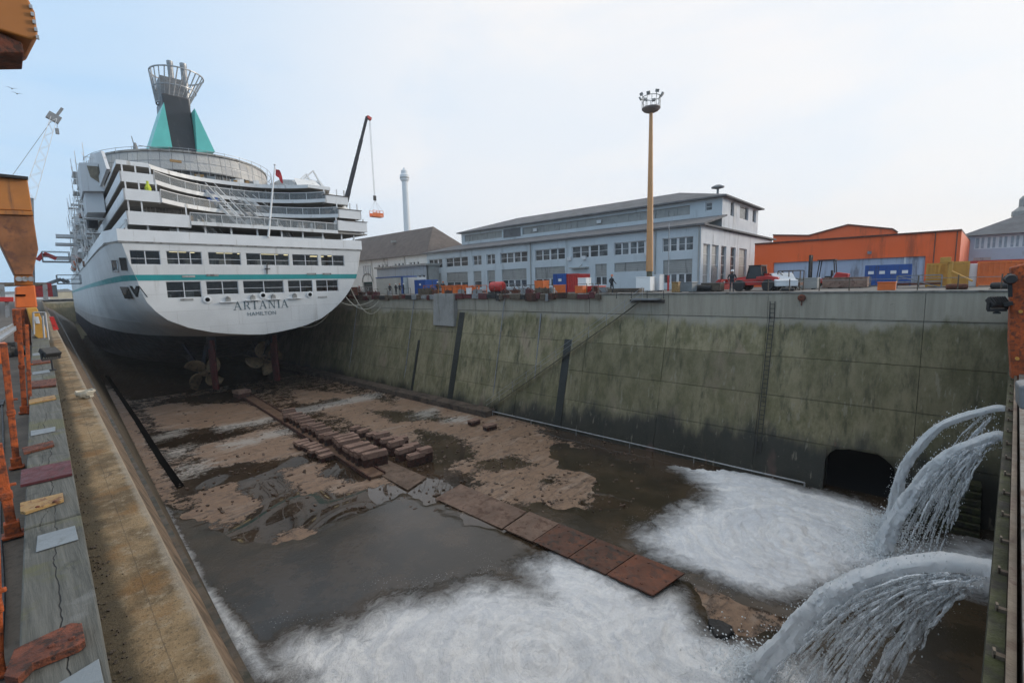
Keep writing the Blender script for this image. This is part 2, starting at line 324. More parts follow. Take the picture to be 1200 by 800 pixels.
sd=bpy.data.lights.new('sun','SUN'); sd.energy=2.0; sd.angle=math.radians(14); sd.color=(1,.90,.78)
so=bpy.data.objects.new('sun',sd); COL.objects.link(so)
sdir=Vector((math.sin(SUN_AZ)*math.cos(SUN_EL),math.cos(SUN_AZ)*math.cos(SUN_EL),math.sin(SUN_EL)))
so.rotation_euler=sdir.to_track_quat('Z','Y').to_euler(); so.location=(40,-40,60)
SC.view_settings.view_transform='Standard'; SC.view_settings.look='None'; SC.view_settings.exposure=0; SC.view_settings.gamma=1
SC.cycles.max_bounces=6; SC.cycles.transparent_max_bounces=16; SC.cycles.diffuse_bounces=3
# ------------------------------------------------------------------ polygon masks
def sdist(px, py, poly):
    poly=np.array(poly,float); d=np.full(px.shape,1e9); ins=np.zeros(px.shape,bool); n=len(poly)
    for i in range(n):
        a=poly[i]; b=poly[(i+1)%n]; ab=b-a; t_=np.clip(((px-a[0])*ab[0]+(py-a[1])*ab[1])/(ab@ab+1e-9),0,1)
        d=np.minimum(d,np.hypot(px-a[0]-t_*ab[0],py-a[1]-t_*ab[1]))
        c=((a[1]>py)!=(b[1]>py))&(px<(b[0]-a[0])*(py-a[1])/(b[1]-a[1]+1e-12)+a[0]); ins^=c
    return np.where(ins,d,-d)
def vnoise(X,Y,sc,seed,octv=3):
    rs=np.random.RandomState(seed); out=np.zeros(X.shape); amp=1.; tot=0.
    for o_ in range(octv):
        g=rs.rand(256,256); x_=(X*sc*2**o_)%255; y_=(Y*sc*2**o_+17)%255; xi=x_.astype(int); yi=y_.astype(int); fx=x_-xi; fy=y_-yi; fx=fx*fx*(3-2*fx); fy=fy*fy*(3-2*fy)
        a=g[xi,yi]*(1-fx)+g[xi+1,yi]*fx; b=g[xi,yi+1]*(1-fx)+g[xi+1,yi+1]*fx; out+=amp*(a*(1-fy)+b*fy); tot+=amp; amp*=.5
    return out/tot-.5
def fl(pts): return [tuple(P(x,y,Z=FZ)[:2]) for x,y in pts]
def z1(pts): return [(200+x/3.333,380+y/3.333) for x,y in pts]
def z2(pts): return [(500+x/2.353,380+y/2.353) for x,y in pts]
MUD=[fl(q) for q in (
 [(120,452),(150,470),(176,520),(196,560),(214,578),(232,578),(255,572),(262,592),(256,616),(236,608),(206,614),(192,592),(168,552),(140,505)],
 z1([(0,560),(40,600),(60,650),(100,640),(190,620),(270,600),(300,640),(370,680),(370,740),(260,760),(200,780),(120,760),(60,790),(0,790)]),
 z1([(400,570),(440,560),(560,545),(600,590),(700,600),(800,590),(860,560),(980,560),(900,600),(760,640),(660,670),(600,650),(500,680),(430,620)]),
 [(330,622),(352,612),(366,612),(372,618),(396,618),(378,630),(360,645),(338,640),(320,628)],
 z2([(30,270),(120,230),(280,260),(330,310),(420,340),(500,380),(560,420),(650,460),(690,500),(600,480),(540,440),(490,440),(420,490),(430,520),(380,530),(330,500),(280,490),(200,490),(100,500),(60,470),(150,440),(100,380),(20,340)]),
 z2([(-60,160),(60,175),(130,235),(60,280),(20,330),(-80,330),(-120,260)]),
 [(340,455),(420,462),(500,485),(560,500),(640,520),(700,545),(760,560),(790,585),(740,575),(680,560),(640,560),(560,560),(520,545),(480,520),(400,490),(350,475)],
 [(215,505),(300,495),(350,515),(400,540),(370,556),(300,560),(262,565),(235,545)],
 [(170,478),(230,468),(330,478),(320,492),(230,505),(190,505)],
 [(815,690),(870,705),(905,720),(870,760),(838,742),(826,712)],
)]
PALE=[fl(q) for q in (
 [(203,549),(243,539),(246,550),(212,562)], [(188,530),(222,521),(226,530),(196,538)], [(300,509),(342,500),(344,508),(305,515)],
 [(340,480),(430,462),(446,460),(442,466),(345,486)], [(255,500),(318,488),(316,494),(258,506)], [(488,483),(512,478),(510,488),(488,490)], [(524,490),(548,488),(548,494),(524,496)],
 [(175,512),(214,503),(216,508),(180,518)], [(258,520),(300,512),(302,518),(262,526)])]
def z3(pts): return [(140+x/2.044,375+y/2.044) for x,y in pts]
WET_SHADE=[fl(z3(q)) for q in (
 [(80,272),(200,260),(330,253),(335,262),(290,275),(250,290),(190,300),(90,297)],
 [(150,400),(175,375),(260,345),(400,328),(470,315),(520,318),(515,335),(440,345),(370,368),(300,380),(215,392),(175,420),(172,450),(158,440)],
 [(300,385),(380,362),(388,395),(430,425),(500,430),(560,425),(620,450),(520,480),(440,490),(380,490),(340,460),(360,430),(300,400)],
 [(505,335),(560,325),(612,350),(612,372),(560,382),(505,360)], [(850,338),(950,322),(1005,345),(940,362),(860,362)], [(700,255),(830,285),(865,330),(790,345),(720,300)],  # first outline here is the keel blocks' shadow, painted into the floor
 [(655,340),(745,320),(760,350),(690,365)], [(590,215),(760,220),(800,240),(660,245)], [(1000,380),(1040,372),(1060,390),(1020,398)], [(420,205),(520,185),(560,195),(450,215)], [(120,190),(260,175),(300,190),(180,205)])]
FOAM=[fl(q) for q in (
 [(757,632),(800,603),(830,592),(838,578),(815,560),(790,543),(860,548),(940,575),(1000,590),(1035,605),(1032,640),(1060,648),(1150,640),(1200,700),(1080,680),(1010,672),(985,697),(930,713),(870,702),(812,672),(780,655)],
 [(322,772),(350,752),(420,738),(452,714),(520,706),(560,690),(600,695),(640,700),(622,665),(655,655),(700,668),(760,706),(805,692),(822,712),(830,742),(885,745),(900,760),(1000,820),(1150,1100),(400,1100),(350,800)],
)]
DRY=[fl([(812,684),(870,706),(930,718),(1000,700),(985,720),(905,742),(880,752),(838,738),(822,712)])]
EDGE=[fl([(186,590),(196,600),(240,685),(285,740),(330,800),(300,800),(262,740),(215,650)])]
FLOOD=[fl(q) for q in ([(186,590),(250,620),(330,640),(420,600),(470,580),(510,590),(560,612),(640,650),(690,640),(600,600),(640,590),(690,600),(730,590),(690,572),(700,560),(660,545),(640,525),(660,520),(760,545),(860,560),(1180,560),(1400,1100),(250,1100)],)]
def mask(X,Y,polys,soft): 
    m=np.full(X.shape,-1e9)
    for q in polys: m=np.maximum(m,sdist(X,Y,q))
    return np.clip(m/soft*.5+.5,0,1)
def grid(name, xs, ys, zfun, m, attrs, **kw):
    X,Y=np.meshgrid(xs,ys); Z=zfun(X,Y); nx_,ny_=len(xs),len(ys)
    me=bpy.data.meshes.new(name); v=np.stack([X,Y,Z],-1).reshape(-1,3)
    i=np.arange((ny_-1)*(nx_-1)); r=i//(nx_-1); c=i%(nx_-1); a=r*nx_+c
    f=np.stack([a,a+1,a+nx_+1,a+nx_],-1)
    keep=kw.pop('keep',None)
    if keep is not None:
        k=keep(X,Y).reshape(-1); f=f[k[f].any(1)]
    me.from_pydata(v.tolist(),[],f.tolist()); me.materials.append(m)
    for n_,fn in attrs.items():
        at=me.attributes.new(n_,'FLOAT','POINT'); at.data.foreach_set('value',fn(X,Y).reshape(-1).astype(np.float32))
    me.polygons.foreach_set('use_smooth',[True]*len(me.polygons)); me.update()
    o=bpy.data.objects.new(name,me); COL.objects.link(o); return tag(o,**kw)
# dock floor
n=N('dock_floor_mud'); mud=n.attr('mud'); pale=n.attr('pale'); fo=n.attr('foam')
v=n.map((.55,1.6,1),rot=(0,0,.1)); a=n.noise(.55,9,.65,v,.4); b=n.noise(3.2,9,.75); c3=n.noise(.25,5,.6)
str_=n.noise(1.0,7,.7,n.map((.5,3.2,1),rot=(0,0,.12)),.5); streak=n.noise(1.,6,.65,n.map((.35,2.6,1),rot=(0,0,-.35)),.3)
yy=n.sep()[1]
mm=n.math('ADD',mud,n.math('MULTIPLY',n.math('SUBTRACT',b,.5),1.5)); mm=n.math('ADD',mm,n.math('MULTIPLY',n.math('SUBTRACT',n.noise(.9,9,.72,None,.5),.5),1.9)); mm=n.math('ADD',mm,n.math('MULTIPLY',n.math('SUBTRACT',streak,.5),.9))
mk=n.ramp(mm,.36,.60)
wet=n.mix(n.ramp(c3,.4,.6),(.030,.020,.012),(.060,.040,.025)); wet=n.mix(n.ramp(b,.5,.75,0,.6),wet,(.055,.04,.03))
dry=n.mix(n.ramp(b,.3,.7),(.165,.10,.062),(.29,.195,.13)); dry=n.mix(n.ramp(a,.5,.7,0,.55),dry,(.36,.30,.25)); dry=n.mix(n.ramp(n.noise(1.3,9,.78,n.map((1,1.3,1),loc=(3,3,3)),.6),.53,.60,0,.7),dry,(.075,.05,.035)); dry=n.mix(n.ramp(str_,.54,.64,0,.6),dry,(.06,.04,.03))
c=n.mix(mk,wet,dry)
pm=n.ramp(n.math('ADD',pale,n.math('ADD',n.math('MULTIPLY',n.math('SUBTRACT',b,.5),1.6),n.math('MULTIPLY',n.math('SUBTRACT',str_,.5),2.))),.28,.75)
c=n.mix(n.math('MULTIPLY',pm,.75),c,(.40,.38,.35))
rg=n.math('SUBTRACT',n.ramp(b,.3,.7,.42,.8),n.math('MULTIPLY',n.math('SUBTRACT',1.,mk),.62))
M['floor']=n.set(c,rg,n.bump(n.math('MULTIPLY',mk,n.math('ADD',b,1.)),.5,.04))
xs=np.arange(2.5,34.3,.22); ys=np.concatenate([np.arange(-6,75,.24),np.arange(75,335,2.)])
rng=np.random.RandomState(3)
grid('dock_floor',xs,ys,lambda X,Y:np.full(X.shape,FZ)+.02*np.sin(X*.9+Y*.31)+.015*np.sin(Y*1.3-X*.6),M['floor'],
  dict(mud=lambda X,Y:np.clip(np.maximum(mask(X,Y,MUD,1.1),np.clip((Y-30)/14,0,.40)*((Y<75)*1.))-.95*mask(X,Y,WET_SHADE,1.0),0,1),pale=lambda X,Y:mask(X,Y,PALE,1.6),foam=lambda X,Y:X*0),kind='structure')
# flooding water with foam
LAND=[(15.4,3.9),(26.2,1.5),(29.0,1.1)]
CEN=[(15.6,5.4),(25.6,4.2),(11.5,9.5)]
n=N('flood_water'); fo=n.attr('foam'); rr=n.attr('ring'); sw=n.attr('swirl')
cmb=n.n.new('ShaderNodeCombineXYZ'); n.l.new(n.math('ADD',n.math('MULTIPLY',rr,.55),n.math('MULTIPLY',n.noise(.35,4,.6),4.)),cmb.inputs[0]); n.l.new(n.math('MULTIPLY',sw,1.3),cmb.inputs[1]); n.l.new(n.math('MULTIPLY',n.noise(.8,5),2.5),cmb.inputs[2])
pol=n.noise(1.0,8,.68,cmb.outputs[0],1.2); a=n.noise(1.1,9,.7,None,1.2); b=n.noise(5,8,.75,None,.6); sp=n.vor(9)
m1=n.math('ADD',fo,n.math('MULTIPLY',n.math('SUBTRACT',a,.5),.42)); cm2=n.n.new('ShaderNodeCombineXYZ'); n.l.new(n.math('MULTIPLY',n.math('ADD',rr,n.math('MULTIPLY',n.noise(.6,4),1.6)),1.9),cm2.inputs[0]); n.l.new(n.math('MULTIPLY',sw,.8),cm2.inputs[1]); rg2=n.noise(1.0,6,.6,cm2.outputs[0],.5)
m1=n.math('ADD',m1,n.math('MULTIPLY',n.math('SUBTRACT',pol,.5),.35)); m1=n.math('ADD',m1,n.math('MULTIPLY',n.math('SUBTRACT',rg2,.5),n.ramp(rr,2,11,.10,.05)))
k=n.ramp(m1,.26,.68)
speck=n.math('MULTIPLY',n.ramp(sp,.10,.2,1,0),n.math('MULTIPLY',n.ramp(n.noise(.7,4),.48,.62),n.ramp(fo,.0,.16)))
k2=n.math('MAXIMUM',k,n.math('MULTIPLY',speck,.45))
white=n.mix(n.ramp(pol,.35,.68),(.74,.78,.83),(.97,.99,1.)); white=n.mix(n.math('MULTIPLY',n.ramp(rg2,.45,.7),n.ramp(rr,1.,12,.32,.12)),white,(.42,.47,.53)); white=n.mix(n.ramp(b,.45,.75,0,.35),white,(.50,.55,.60)); 
wat=n.mix(n.ramp(n.noise(.5,5),.4,.6),(.028,.021,.012),(.052,.036,.021))
c=n.mix(k2,wat,white)
hh=n.math('ADD',n.math('ADD',n.math('MULTIPLY',pol,1.2),n.math('MULTIPLY',rg2,1.2)),n.math('ADD',n.math('MULTIPLY',a,.8),n.math('MULTIPLY',b,.5)))
rip=n.noise(2.4,4,.6,n.map((1,1,1)),1.)
M['water']=n.set(c,n.math('ADD',.2,n.math('MULTIPLY',k2,.6)),n.bump(n.math('ADD',n.math('MULTIPLY',n.math('MULTIPLY',hh,k),2.2),n.math('MULTIPLY',rip,.2)),.8,.07))
def nearest(X,Y):
    R=np.full(X.shape,1e9); T=np.zeros(X.shape)
    for cx_,cy_ in CEN:
        d=np.hypot(X-cx_,Y-cy_); th=np.arctan2(Y-cy_,X-cx_); T=np.where(d<R,th,T); R=np.minimum(R,d)
    return R,T
xs=np.arange(3.0,34.6,.13); ys=np.arange(-4.5,36,.14)
def wz(X,Y):
    f=mask(X,Y,FOAM,1.5)*(1-mask(X,Y,DRY,.8)); fl_=mask(X,Y,FLOOD,1.6)*(1-mask(X,Y,DRY,1.0)); e=mask(X,Y,EDGE,.5)
    R,T=nearest(X,Y); calm=np.exp(-R/7.)
    wx_=X+vnoise(X,Y,.3,9)*3; wy_=Y+vnoise(X,Y,.3,8)*3
    nz=(.42*np.abs(vnoise(wx_,wy_,.9,1,3))+.26*np.abs(vnoise(wx_,wy_,2.6,2,2))+.10*vnoise(X,Y,6,3,1))*(.35+.9*calm)+.03*np.sin(R*2.7+vnoise(X,Y,.5,6)*12)*calm
    fl_=np.where(fl_>.02,fl_*2.4+1.3*vnoise(X,Y,.8,4,4)-.5,0)
    fl_=np.clip(fl_,0,1.0)
    return FZ-.10+.15*fl_+f*(.10+nz)+e*.06
grid('flood_water',xs,ys,wz,M['water'],dict(foam=lambda X,Y:np.maximum(np.maximum(mask(X,Y,FOAM,2.6)*(1-mask(X,Y,DRY,1.4)),mask(X,Y,EDGE,.7)*.85),.13*mask(X,Y,FOAM,12.)),ring=lambda X,Y:nearest(X,Y)[0]*1.7,swirl=lambda X,Y:X*.16+Y*.11),
  keep=lambda X,Y:np.maximum(mask(X,Y,FLOOD,1.6),mask(X,Y,EDGE,.5))>.02,kind='structure')
# ------------------------------------------------------------------ ground sheets
m_=MB(); m_.box((36.9,-400,QZ-.4),(2500,2500,QZ)); m_.build('quay_ground',M['quaysurf'],kind='structure')
m_=MB(); m_.prism([(-2500,-400),(.4-.55,-400),(edgeL(0)-.5,0),(edgeL(330)-.5,330),(edgeL(330)-.5,2500),(-2500,2500)],LZ-.6,LZ-.01)
n=N('left_quay_surface'); a=n.noise(.9,8,.7); b=n.noise(20,5)
M['leftground']=n.set(n.mix(n.ramp(b,.5,.7,0,.5),n.mix(n.ramp(a,.35,.65),(.065,.055,.045),(.125,.105,.085)),(.05,.045,.04)),.9,n.bump(b,.5,.02))
m_.build('quay_ground',M['leftground'],kind='structure')
m_=MB(); m_.prism([(edgeL(330)-.5,330),(36.9,330),(36.9,2500),(edgeL(330)-.5,2500)],LZ-.6,QZ-.02); m_.build('quay_ground',M['quaysurf'],kind='structure')
n=N('harbour_water'); m_=MB(); m_.prism([(-1500,-1500),(36,-1500),(36,-7),(-1500,-7)],-6.6,-6.5); m_.build('harbour_water',n.set((.03,.035,.03),.08,n.bump(n.noise(.6,5),.6,.1)),kind='structure')
# ------------------------------------------------------------------ right dock wall
wall=empty('dock_wall',(36,100,QZ),0,'long stained dock wall with green algae and black wet foot under the workshop quay','dock wall')
levels=[QZ-.02,-2.75,-5.35,-7.95,-10.6,FZ-.1]
def wx(z): return 36.0 if z>-2.76 else 36.0-(-2.75-z)*(36-33.35)/(13.4-2.75)
joints=[-6.0,.2,8.4,15.6,23.,30.5,36.]+[41.6+8.2*i for i in range(36)]
cop=MB(); pan=MB()
TUN=(0.9,4.3)
for j in range(len(joints)-1):
    y0,y1=joints[j]+.012,joints[j+1]-.012
    for k in range(5):
        zt,zb=levels[k],levels[k+1]+.03
        off=random.uniform(-.025,.025)+(0.07 if k==0 else 0)
        mb=cop if k==0 else pan
        ys_=[(y0,y1)]
        if k==4 and j==1:  # tunnel mouth left open
            ys_=[(y0,TUN[0]),(TUN[1],y1)]
        if k==3 and j==1: ys_=[(y0,y1)]
        if k==0 and 15.5<y0<23.5: pass
        for a0,a1 in ys_:
            if a1<=a0: continue
            mb.extr([(wx(zt)-off,a0,zt),(wx(zt)-off,a1,zt),(wx(zb)-off,a1,zb),(wx(zb)-off,a0,zb)],(1.2,0,0))
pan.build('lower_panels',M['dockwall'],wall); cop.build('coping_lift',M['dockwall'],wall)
m_=MB(); m_.extr([(37.3,-8,QZ-.03),(37.3,335,QZ-.03),(35.2,335,FZ-.5),(35.2,-8,FZ-.5)],(3,0,0)); m_.build('wall_core',M['dark'],wall)  # black core closes the tunnel mouth, its darkness is painted
# tunnel mouth arch
m_=MB(); arch=[]
for i in range(13):
    a=math.pi*i/12; jt=random.uniform(.88,1.06) if 0<i<12 else 1; arch.append((2.6-1.7*math.cos(a), -11.6+1.2*math.sin(a)*jt))
for i in range(12):
    (ya,za),(yb,zb)=arch[i],arch[i+1]; xo=wx(-10.6)-.0
    m_.extr([(xo-.03,ya,za),(xo-.03,yb,zb),(xo-.03,yb,-10.58),(xo-.03,ya,-10.58)],(1.2,0,0))
m_.build('tunnel_arch',M['dockwall'],wall)
m_=MB(); m_.box((36.2,.0,FZ-.2),(41,5.2,-9.5)); m_.f.pop(5); m_.mi.pop(5); m_.build('tunnel_dark',M['dark'],wall)
# quay edge coping kerb
m_=MB(); m_.box((35.86,-6,QZ-.02),(36.95,333,QZ+.10)); m_.build('coping_kerb',mat('kerb_concrete',(.20,.195,.18),.2,.6,.85,dirt=(.07,.06,.05),dirt_amt=.4),wall,bevel=.03)
# pale projecting block and dark shafts in the wall
yA=P(512,345,X=36)[1]; yB=P(536,345,X=36)[1]
m_=MB(); m_.extr([(35.5,yB,QZ+.25),(35.5,yA,QZ+.25),(35.2,yA,-4.6),(35.2,yB,-4.6)],(1.,0,0)); m_.build('concrete_pier',mat('pale_pier',(.27,.265,.25),.15,.8,.85,dirt=(.15,.14,.12),dirt_amt=.3,streak=True),wall)
def shaft(y,w,zt,zb,m,out=.04,name='drain_shaft'):
    m_=MB(); m_.extr([(wx(zt)-out,y,zt),(wx(zt)-out,y+w,zt),(wx(zb)-out,y+w,zb),(wx(zb)-out,y,zb)],(.03,0,0)); return m_.build(name,m,wall)
wetm=mat('black_wet_slime',(.018,.02,.016),.4,2,.45,bump=.4)
shaft(39.9,.9,-3.0,-13.3,wetm,.05); shaft(24.6,.8,-5.2,-13.3,wetm,.05); shaft(47.5,.45,-6.6,-13.3,wetm,.05)
m_=MB(); m_.tube([(wx(-2.4)-.12,P(632,378,X=35.6)[1],-2.9),(wx(-8.5)-.12,P(622,450,X=34.3)[1]-.4,-9.2)],.07); m_.build('drain_pipe',M['greymetal'],wall)
for y in (63.5,49.5,33.5):
    m_=MB(); m_.tube([(wx(-1.5)-.1,y,-1.3),(wx(-12)-.1,y+.2,-12.8)],.05); m_.build('drain_pipe',M['greymetal'],wall)
# ladder
lad=empty('wall_ladder',(36,8.1,-1.7),0,'narrow dark steel ladder running down the dock wall below the red tractor','ladder')
m_=MB()
for dy in (-.15,.15): m_.bar((wx(-1.6)-.14,8.1+dy,-1.6),(35.9,8.1+dy,-2.8),.04); m_.bar((35.86,8.1+dy,-2.8),(wx(-11.9)-.16,8.1+dy,-11.9),.04)
m_.build('rail',M['black'],lad)
for i in range(34):
    z=-1.8-i*.3; m_=MB(); m_.bar((wx(z)-.15,7.95,z),(wx(z)-.15,8.25,z),.035); m_.build('rung',M['black'],lad)
# fender bolt on coping
bo=MB(); p=P(940,349,X=35.9); bo.lathe(p,[(.0,0),(.22,.02),(.25,.12),(.15,.2)],10,Matrix.Rotation(-math.pi/2,4,'Y')); 
bo.bar(p,p+Vector((-.1,0,-.5)),.07); tag(bo.build('mooring_eye',M['rust']),'small rusty mooring eye on the pale top of the dock wall right of the ladder','mooring ring')
# stairs cut along the wall
st=empty('dock_stairs',(36,17,QZ),0,'narrow grey stair with thin handrails slanting down the face of the dock wall','stairs')
top=Vector((35.75,17.2,-1.3)); bot=Vector((33.3,33.8,-12.9)); mid=Vector((wx(-3.9)-.4,20.8,-3.9))
m_=MB(); m_.box((35.1,16.2,-1.5),(36.2,18.4,-1.38)); m_.build('landing',M['greymetal'],st)
m_=MB(); m2=MB()
def sl(t_): 
    z=-1.4+(-12.9+1.4)*t_; return Vector((wx(z)-.35,17.6+(33.8-17.6)*t_,z))
N_=20
for i in range(N_): m_.bar(sl(i/N_),sl((i+1)/N_),.3,.04)
m_.build('stringer',mat('stair_concrete',(.13,.12,.085),.3,1,.85,dirt=(.06,.06,.04),dirt_amt=.4),st)
for i in range(0,N_,2): m2.bar(sl(i/N_)+Vector((-.2,0,0)),sl(i/N_)+Vector((-.2,0,.95)),.03)
for h in (.5,.95):
    for i in range(N_): m2.bar(sl(i/N_)+Vector((-.2,0,h)),sl((i+1)/N_)+Vector((-.2,0,h)),.028)
m2.build('handrail',M['steel'],st)
m_=MB(); m_.box((35.75,15.9,-1.75),(36.4,18.9,-1.5)); m_.build('recess',mat('recess_dark',(.06,.055,.05),.4,2,.9),st)  # solid dark box below the stair landing
m_=MB()
for yy_ in (15.8,17.2,18.6,20.): m_.bar((35.5,yy_,-1.4),(35.5,yy_,-.75),.04)
for h in (-.75,-1.05): m_.bar((35.5,15.8,h),(35.5,20,h),.035)
m_.build('guard_rail',M['black'],st)
# toe bench along wall foot + low pipe rail
bn=empty('wall_bench',(33,60,FZ),0,'low muddy concrete bench along the foot of the right dock wall','bench')
m_=MB(); 
for i in range(10):
    ya=33+i*5.6; m_.box((31.9+random.uniform(-.06,.06),ya,FZ-.1),(33.5,ya+5.57,FZ+.62))
m_.build('bench_block',mat('bench_mud',(.095,.07,.052),.35,.6,.8,dirt=(.03,.022,.018),dirt_amt=.45,bump=.5),bn,bevel=.06)
rl=empty('pipe_rail',(33,30,FZ),0,'thin pale pipe rail running along the foot of the right dock wall','pipe')
m_=MB(); m_.tube([(33.0,5.2,FZ+.45),(33.0,34,FZ+.45),(33.15,90,FZ+.5)],.05); m_.tube([(33.0,5.2,FZ+.45),(33.0,5.2,FZ-.1)],.05); m_.build('rail',M['steel'],rl)
m_=MB()
for i in range(16): m_.tube([(33.0,7+i*5.2,FZ+.45),(33.0,7+i*5.2,FZ-.05)],.035,6)
m_.build('stanchions',M['steel'],rl)
# ------------------------------------------------------------------ left dock wall
lw=empty('dock_wall',(1,100,LZ),0,'left dock wall dropping from the worn tan concrete edge beside the timber beam','dock wall')
def strip(name,prof,m,y0=-.3,y1=332,parent=lw,step=None,local=False,bevel=0):
    """prof: list of (dx from the quay edge or from base, z) cross-section polygon swept along the quay"""
    ys_=[y0,1.5,3,5,8,12,18,30,60,120,200,y1]; mb=MB(); ns=len(prof); vs=[]
    for y in ys_:
        for fx,z in prof: vs.append((fx(y),y,z))
    fs=[tuple(range(ns))[::-1],tuple((len(ys_)-1)*ns+i for i in range(ns))]
    for i in range(len(ys_)-1):
        for k in range(ns): k2=(k+1)%ns; fs.append((i*ns+k,i*ns+k2,(i+1)*ns+k2,(i+1)*ns+k))
    mb.add(vs,fs); return mb.build(name,m,parent,bevel=bevel)
E_=lambda d: (lambda y: edgeL(y)+d)
B_=lambda t_,d=0: (lambda y: (edgeL(y)+.55)*(1-t_)+baseL(y)*t_+d)
strip('edge_coping',[(E_(-.62),LZ),(E_(-.015),LZ),(E_(0),LZ-.03),(E_(0),LZ-.7),(E_(-.62),LZ-.7)],M['leftquay'])
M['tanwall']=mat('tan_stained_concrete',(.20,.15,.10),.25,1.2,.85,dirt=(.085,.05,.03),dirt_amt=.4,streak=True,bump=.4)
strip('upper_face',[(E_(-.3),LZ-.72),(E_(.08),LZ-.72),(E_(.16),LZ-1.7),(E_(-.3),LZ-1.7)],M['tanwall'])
strip('painted_shadow_gap',[(E_(-.3),LZ-1.7),(E_(.12),LZ-1.7),(E_(.2),LZ-2.1),(E_(-.3),LZ-2.1)],M['dark'])  # solid black strip; the groove's shadow is in its colour
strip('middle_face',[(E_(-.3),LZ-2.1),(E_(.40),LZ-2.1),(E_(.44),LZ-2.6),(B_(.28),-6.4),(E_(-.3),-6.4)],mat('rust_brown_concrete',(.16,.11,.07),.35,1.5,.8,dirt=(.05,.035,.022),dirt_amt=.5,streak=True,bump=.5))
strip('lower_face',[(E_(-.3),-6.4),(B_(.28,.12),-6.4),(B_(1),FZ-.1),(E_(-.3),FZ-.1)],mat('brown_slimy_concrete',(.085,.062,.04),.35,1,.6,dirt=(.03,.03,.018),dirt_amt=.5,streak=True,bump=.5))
m_=MB(); m_.box((-60,330,FZ-.5),(37,334,QZ-.3)); tag(m_.build('dock_end_wall',M['dockwall']),'distant end wall of the dock beyond the ship','dock wall')
# drain channel in the floor
gt=MB(); pts=[P(x,y,Z=FZ) for x,y in ((212,571),(190,540),(160,492),(125,440))]
for a,b in zip(pts[:-1],pts[1:]):
    gt.bar(a+Vector((0,0,.03)),b+Vector((0,0,.03)),.45,.05)
gt.build('drain_channel',M['dark'],kind='structure')
# ------------------------------------------------------------------ timber beam and straps on the left quay
LA=P(20,760,Z=-1.36); LB=P(37,406,Z=-1.36); RA=P(126,760,Z=-1.36); RB=P(59,406,Z=-1.36)
def tl(y): return LA[0]+(LB[0]-LA[0])*(y-LA[1])/(LB[1]-LA[1])
def tr(y): return RA[0]+(RB[0]-RA[0])*(y-RA[1])/(RB[1]-RA[1])
TZ=-1.36
tb=empty('timber_beam',(.05,3,LZ),0,'long grey weathered timber beam with green stains lying along the left quay edge','timber beam')
yb=[.9,3.9,9.,16.,24.]
for a,b in zip(yb[:-1],yb[1:]):
    m_=MB(); m_.add([(tl(a),a,LZ),(tr(a),a,LZ),(tr(b),b,LZ),(tl(b),b,LZ),(tl(a)+.005,a+.012,TZ),(tr(a)-.005,a+.012,TZ),(tr(b)-.005,b-.012,TZ),(tl(b)+.005,b-.012,TZ)],[(3,2,1,0),(4,5,6,7),(0,1,5,4),(1,2,6,5),(2,3,7,6),(3,0,4,7)])
    m_.build('baulk',M['timber'],tb,bevel=.008)
def plate(name,px,m,th=.012,label=None,z=TZ+.004,cat='steel strap',bolts=()):
    pts=[P(x,y,Z=z) for x,y in px]; mb=MB(); mb.extr(pts,(0,0,th)); root=empty(name,tuple(sum(pts,Vector())/len(pts)),0,label,cat,'straps across the timber beam')
    mb.build('plate',m,root,bevel=.002)
    for bx,by in bolts:
        q=P(bx,by,Z=z+th); mm=MB(); mm.lathe(q,[(.011,0),(.011,.006),(.006,.01)],6); mm.build('bolt',M['rust'],root)
    return root
M['rustraw']=mat('flaking_rust',(.17,.045,.018),.5,9,.75,dirt=(.04,.018,.012),dirt_amt=.5,bump=.7,dscale=25)
M['maroon']=mat('maroon_paint',(.10,.018,.022),.3,8,.6,dirt=(.04,.015,.012),dirt_amt=.3,bump=.3)
M['cream']=mat('worn_yellow_strap',(.34,.21,.075),.2,8,.6,dirt=(.14,.055,.02),dirt_amt=.4,bump=.3)
M['palepaint']=mat('grey_galvanised_patch',(.19,.215,.23),.1,5,.5,dirt=(.12,.13,.13),dirt_amt=.2)
plate('steel_strap',[(6,800),(18,768),(84,737),(97,737),(101,757),(92,764),(40,785),(22,803)],M['rustraw'],.03,'thick flaking rusty strap, nearest of all across the timber beam',bolts=((60,757),(84,748)))
plate('galvanised_patch',[(44,628),(88,616),(92,632),(42,647)],M['palepaint'],.004,'grey galvanised patch on the timber beam between the yellow strap and nearest rusty strap',cat='metal patch')
plate('galvanised_patch',[(50,812),(116,772),(122,800),(122,812)],M['palepaint'],.004,'grey galvanised patch at the bottom edge beside the nearest rusty strap',cat='metal patch')
plate('steel_strap',[(24,592),(74,580),(75,588),(30,603),(24,602)],M['cream'],.02,'worn yellow strap with slots across the timber beam',bolts=((44,594),(64,588)))
plate('steel_strap',[(25,553),(83,541),(85,557),(24,571)],M['maroon'],.02,'broad maroon painted strap across the timber beam')
plate('steel_strap',[(26,527),(62,518),(64,523),(28,533)],M['rustraw'],.02,'thin rusty strap hooked to the railing post beyond the maroon strap')
plate('galvanised_patch',[(36,505),(65,500),(65,505),(36,511)],M['palepaint'],.004,'small pale patch on the timber beam just beyond the thin rusty strap',cat='metal patch')
plate('steel_strap',[(34,470),(64,464),(66,468),(34,474)],M['cream'],.02,'pale dirty strap on the timber beam near the second railing post pair')
plate('steel_strap',[(34,449),(66,445),(66,453),(34,456)],M['rustraw'],.03,'rusty double strap across the timber beam just before the black floodlight')
plate('galvanised_patch',[(38,436),(58,433),(59,436),(38,439)],M['palepaint'],.004,'tiny pale patch on the timber beam behind the rusty double strap',cat='metal patch')
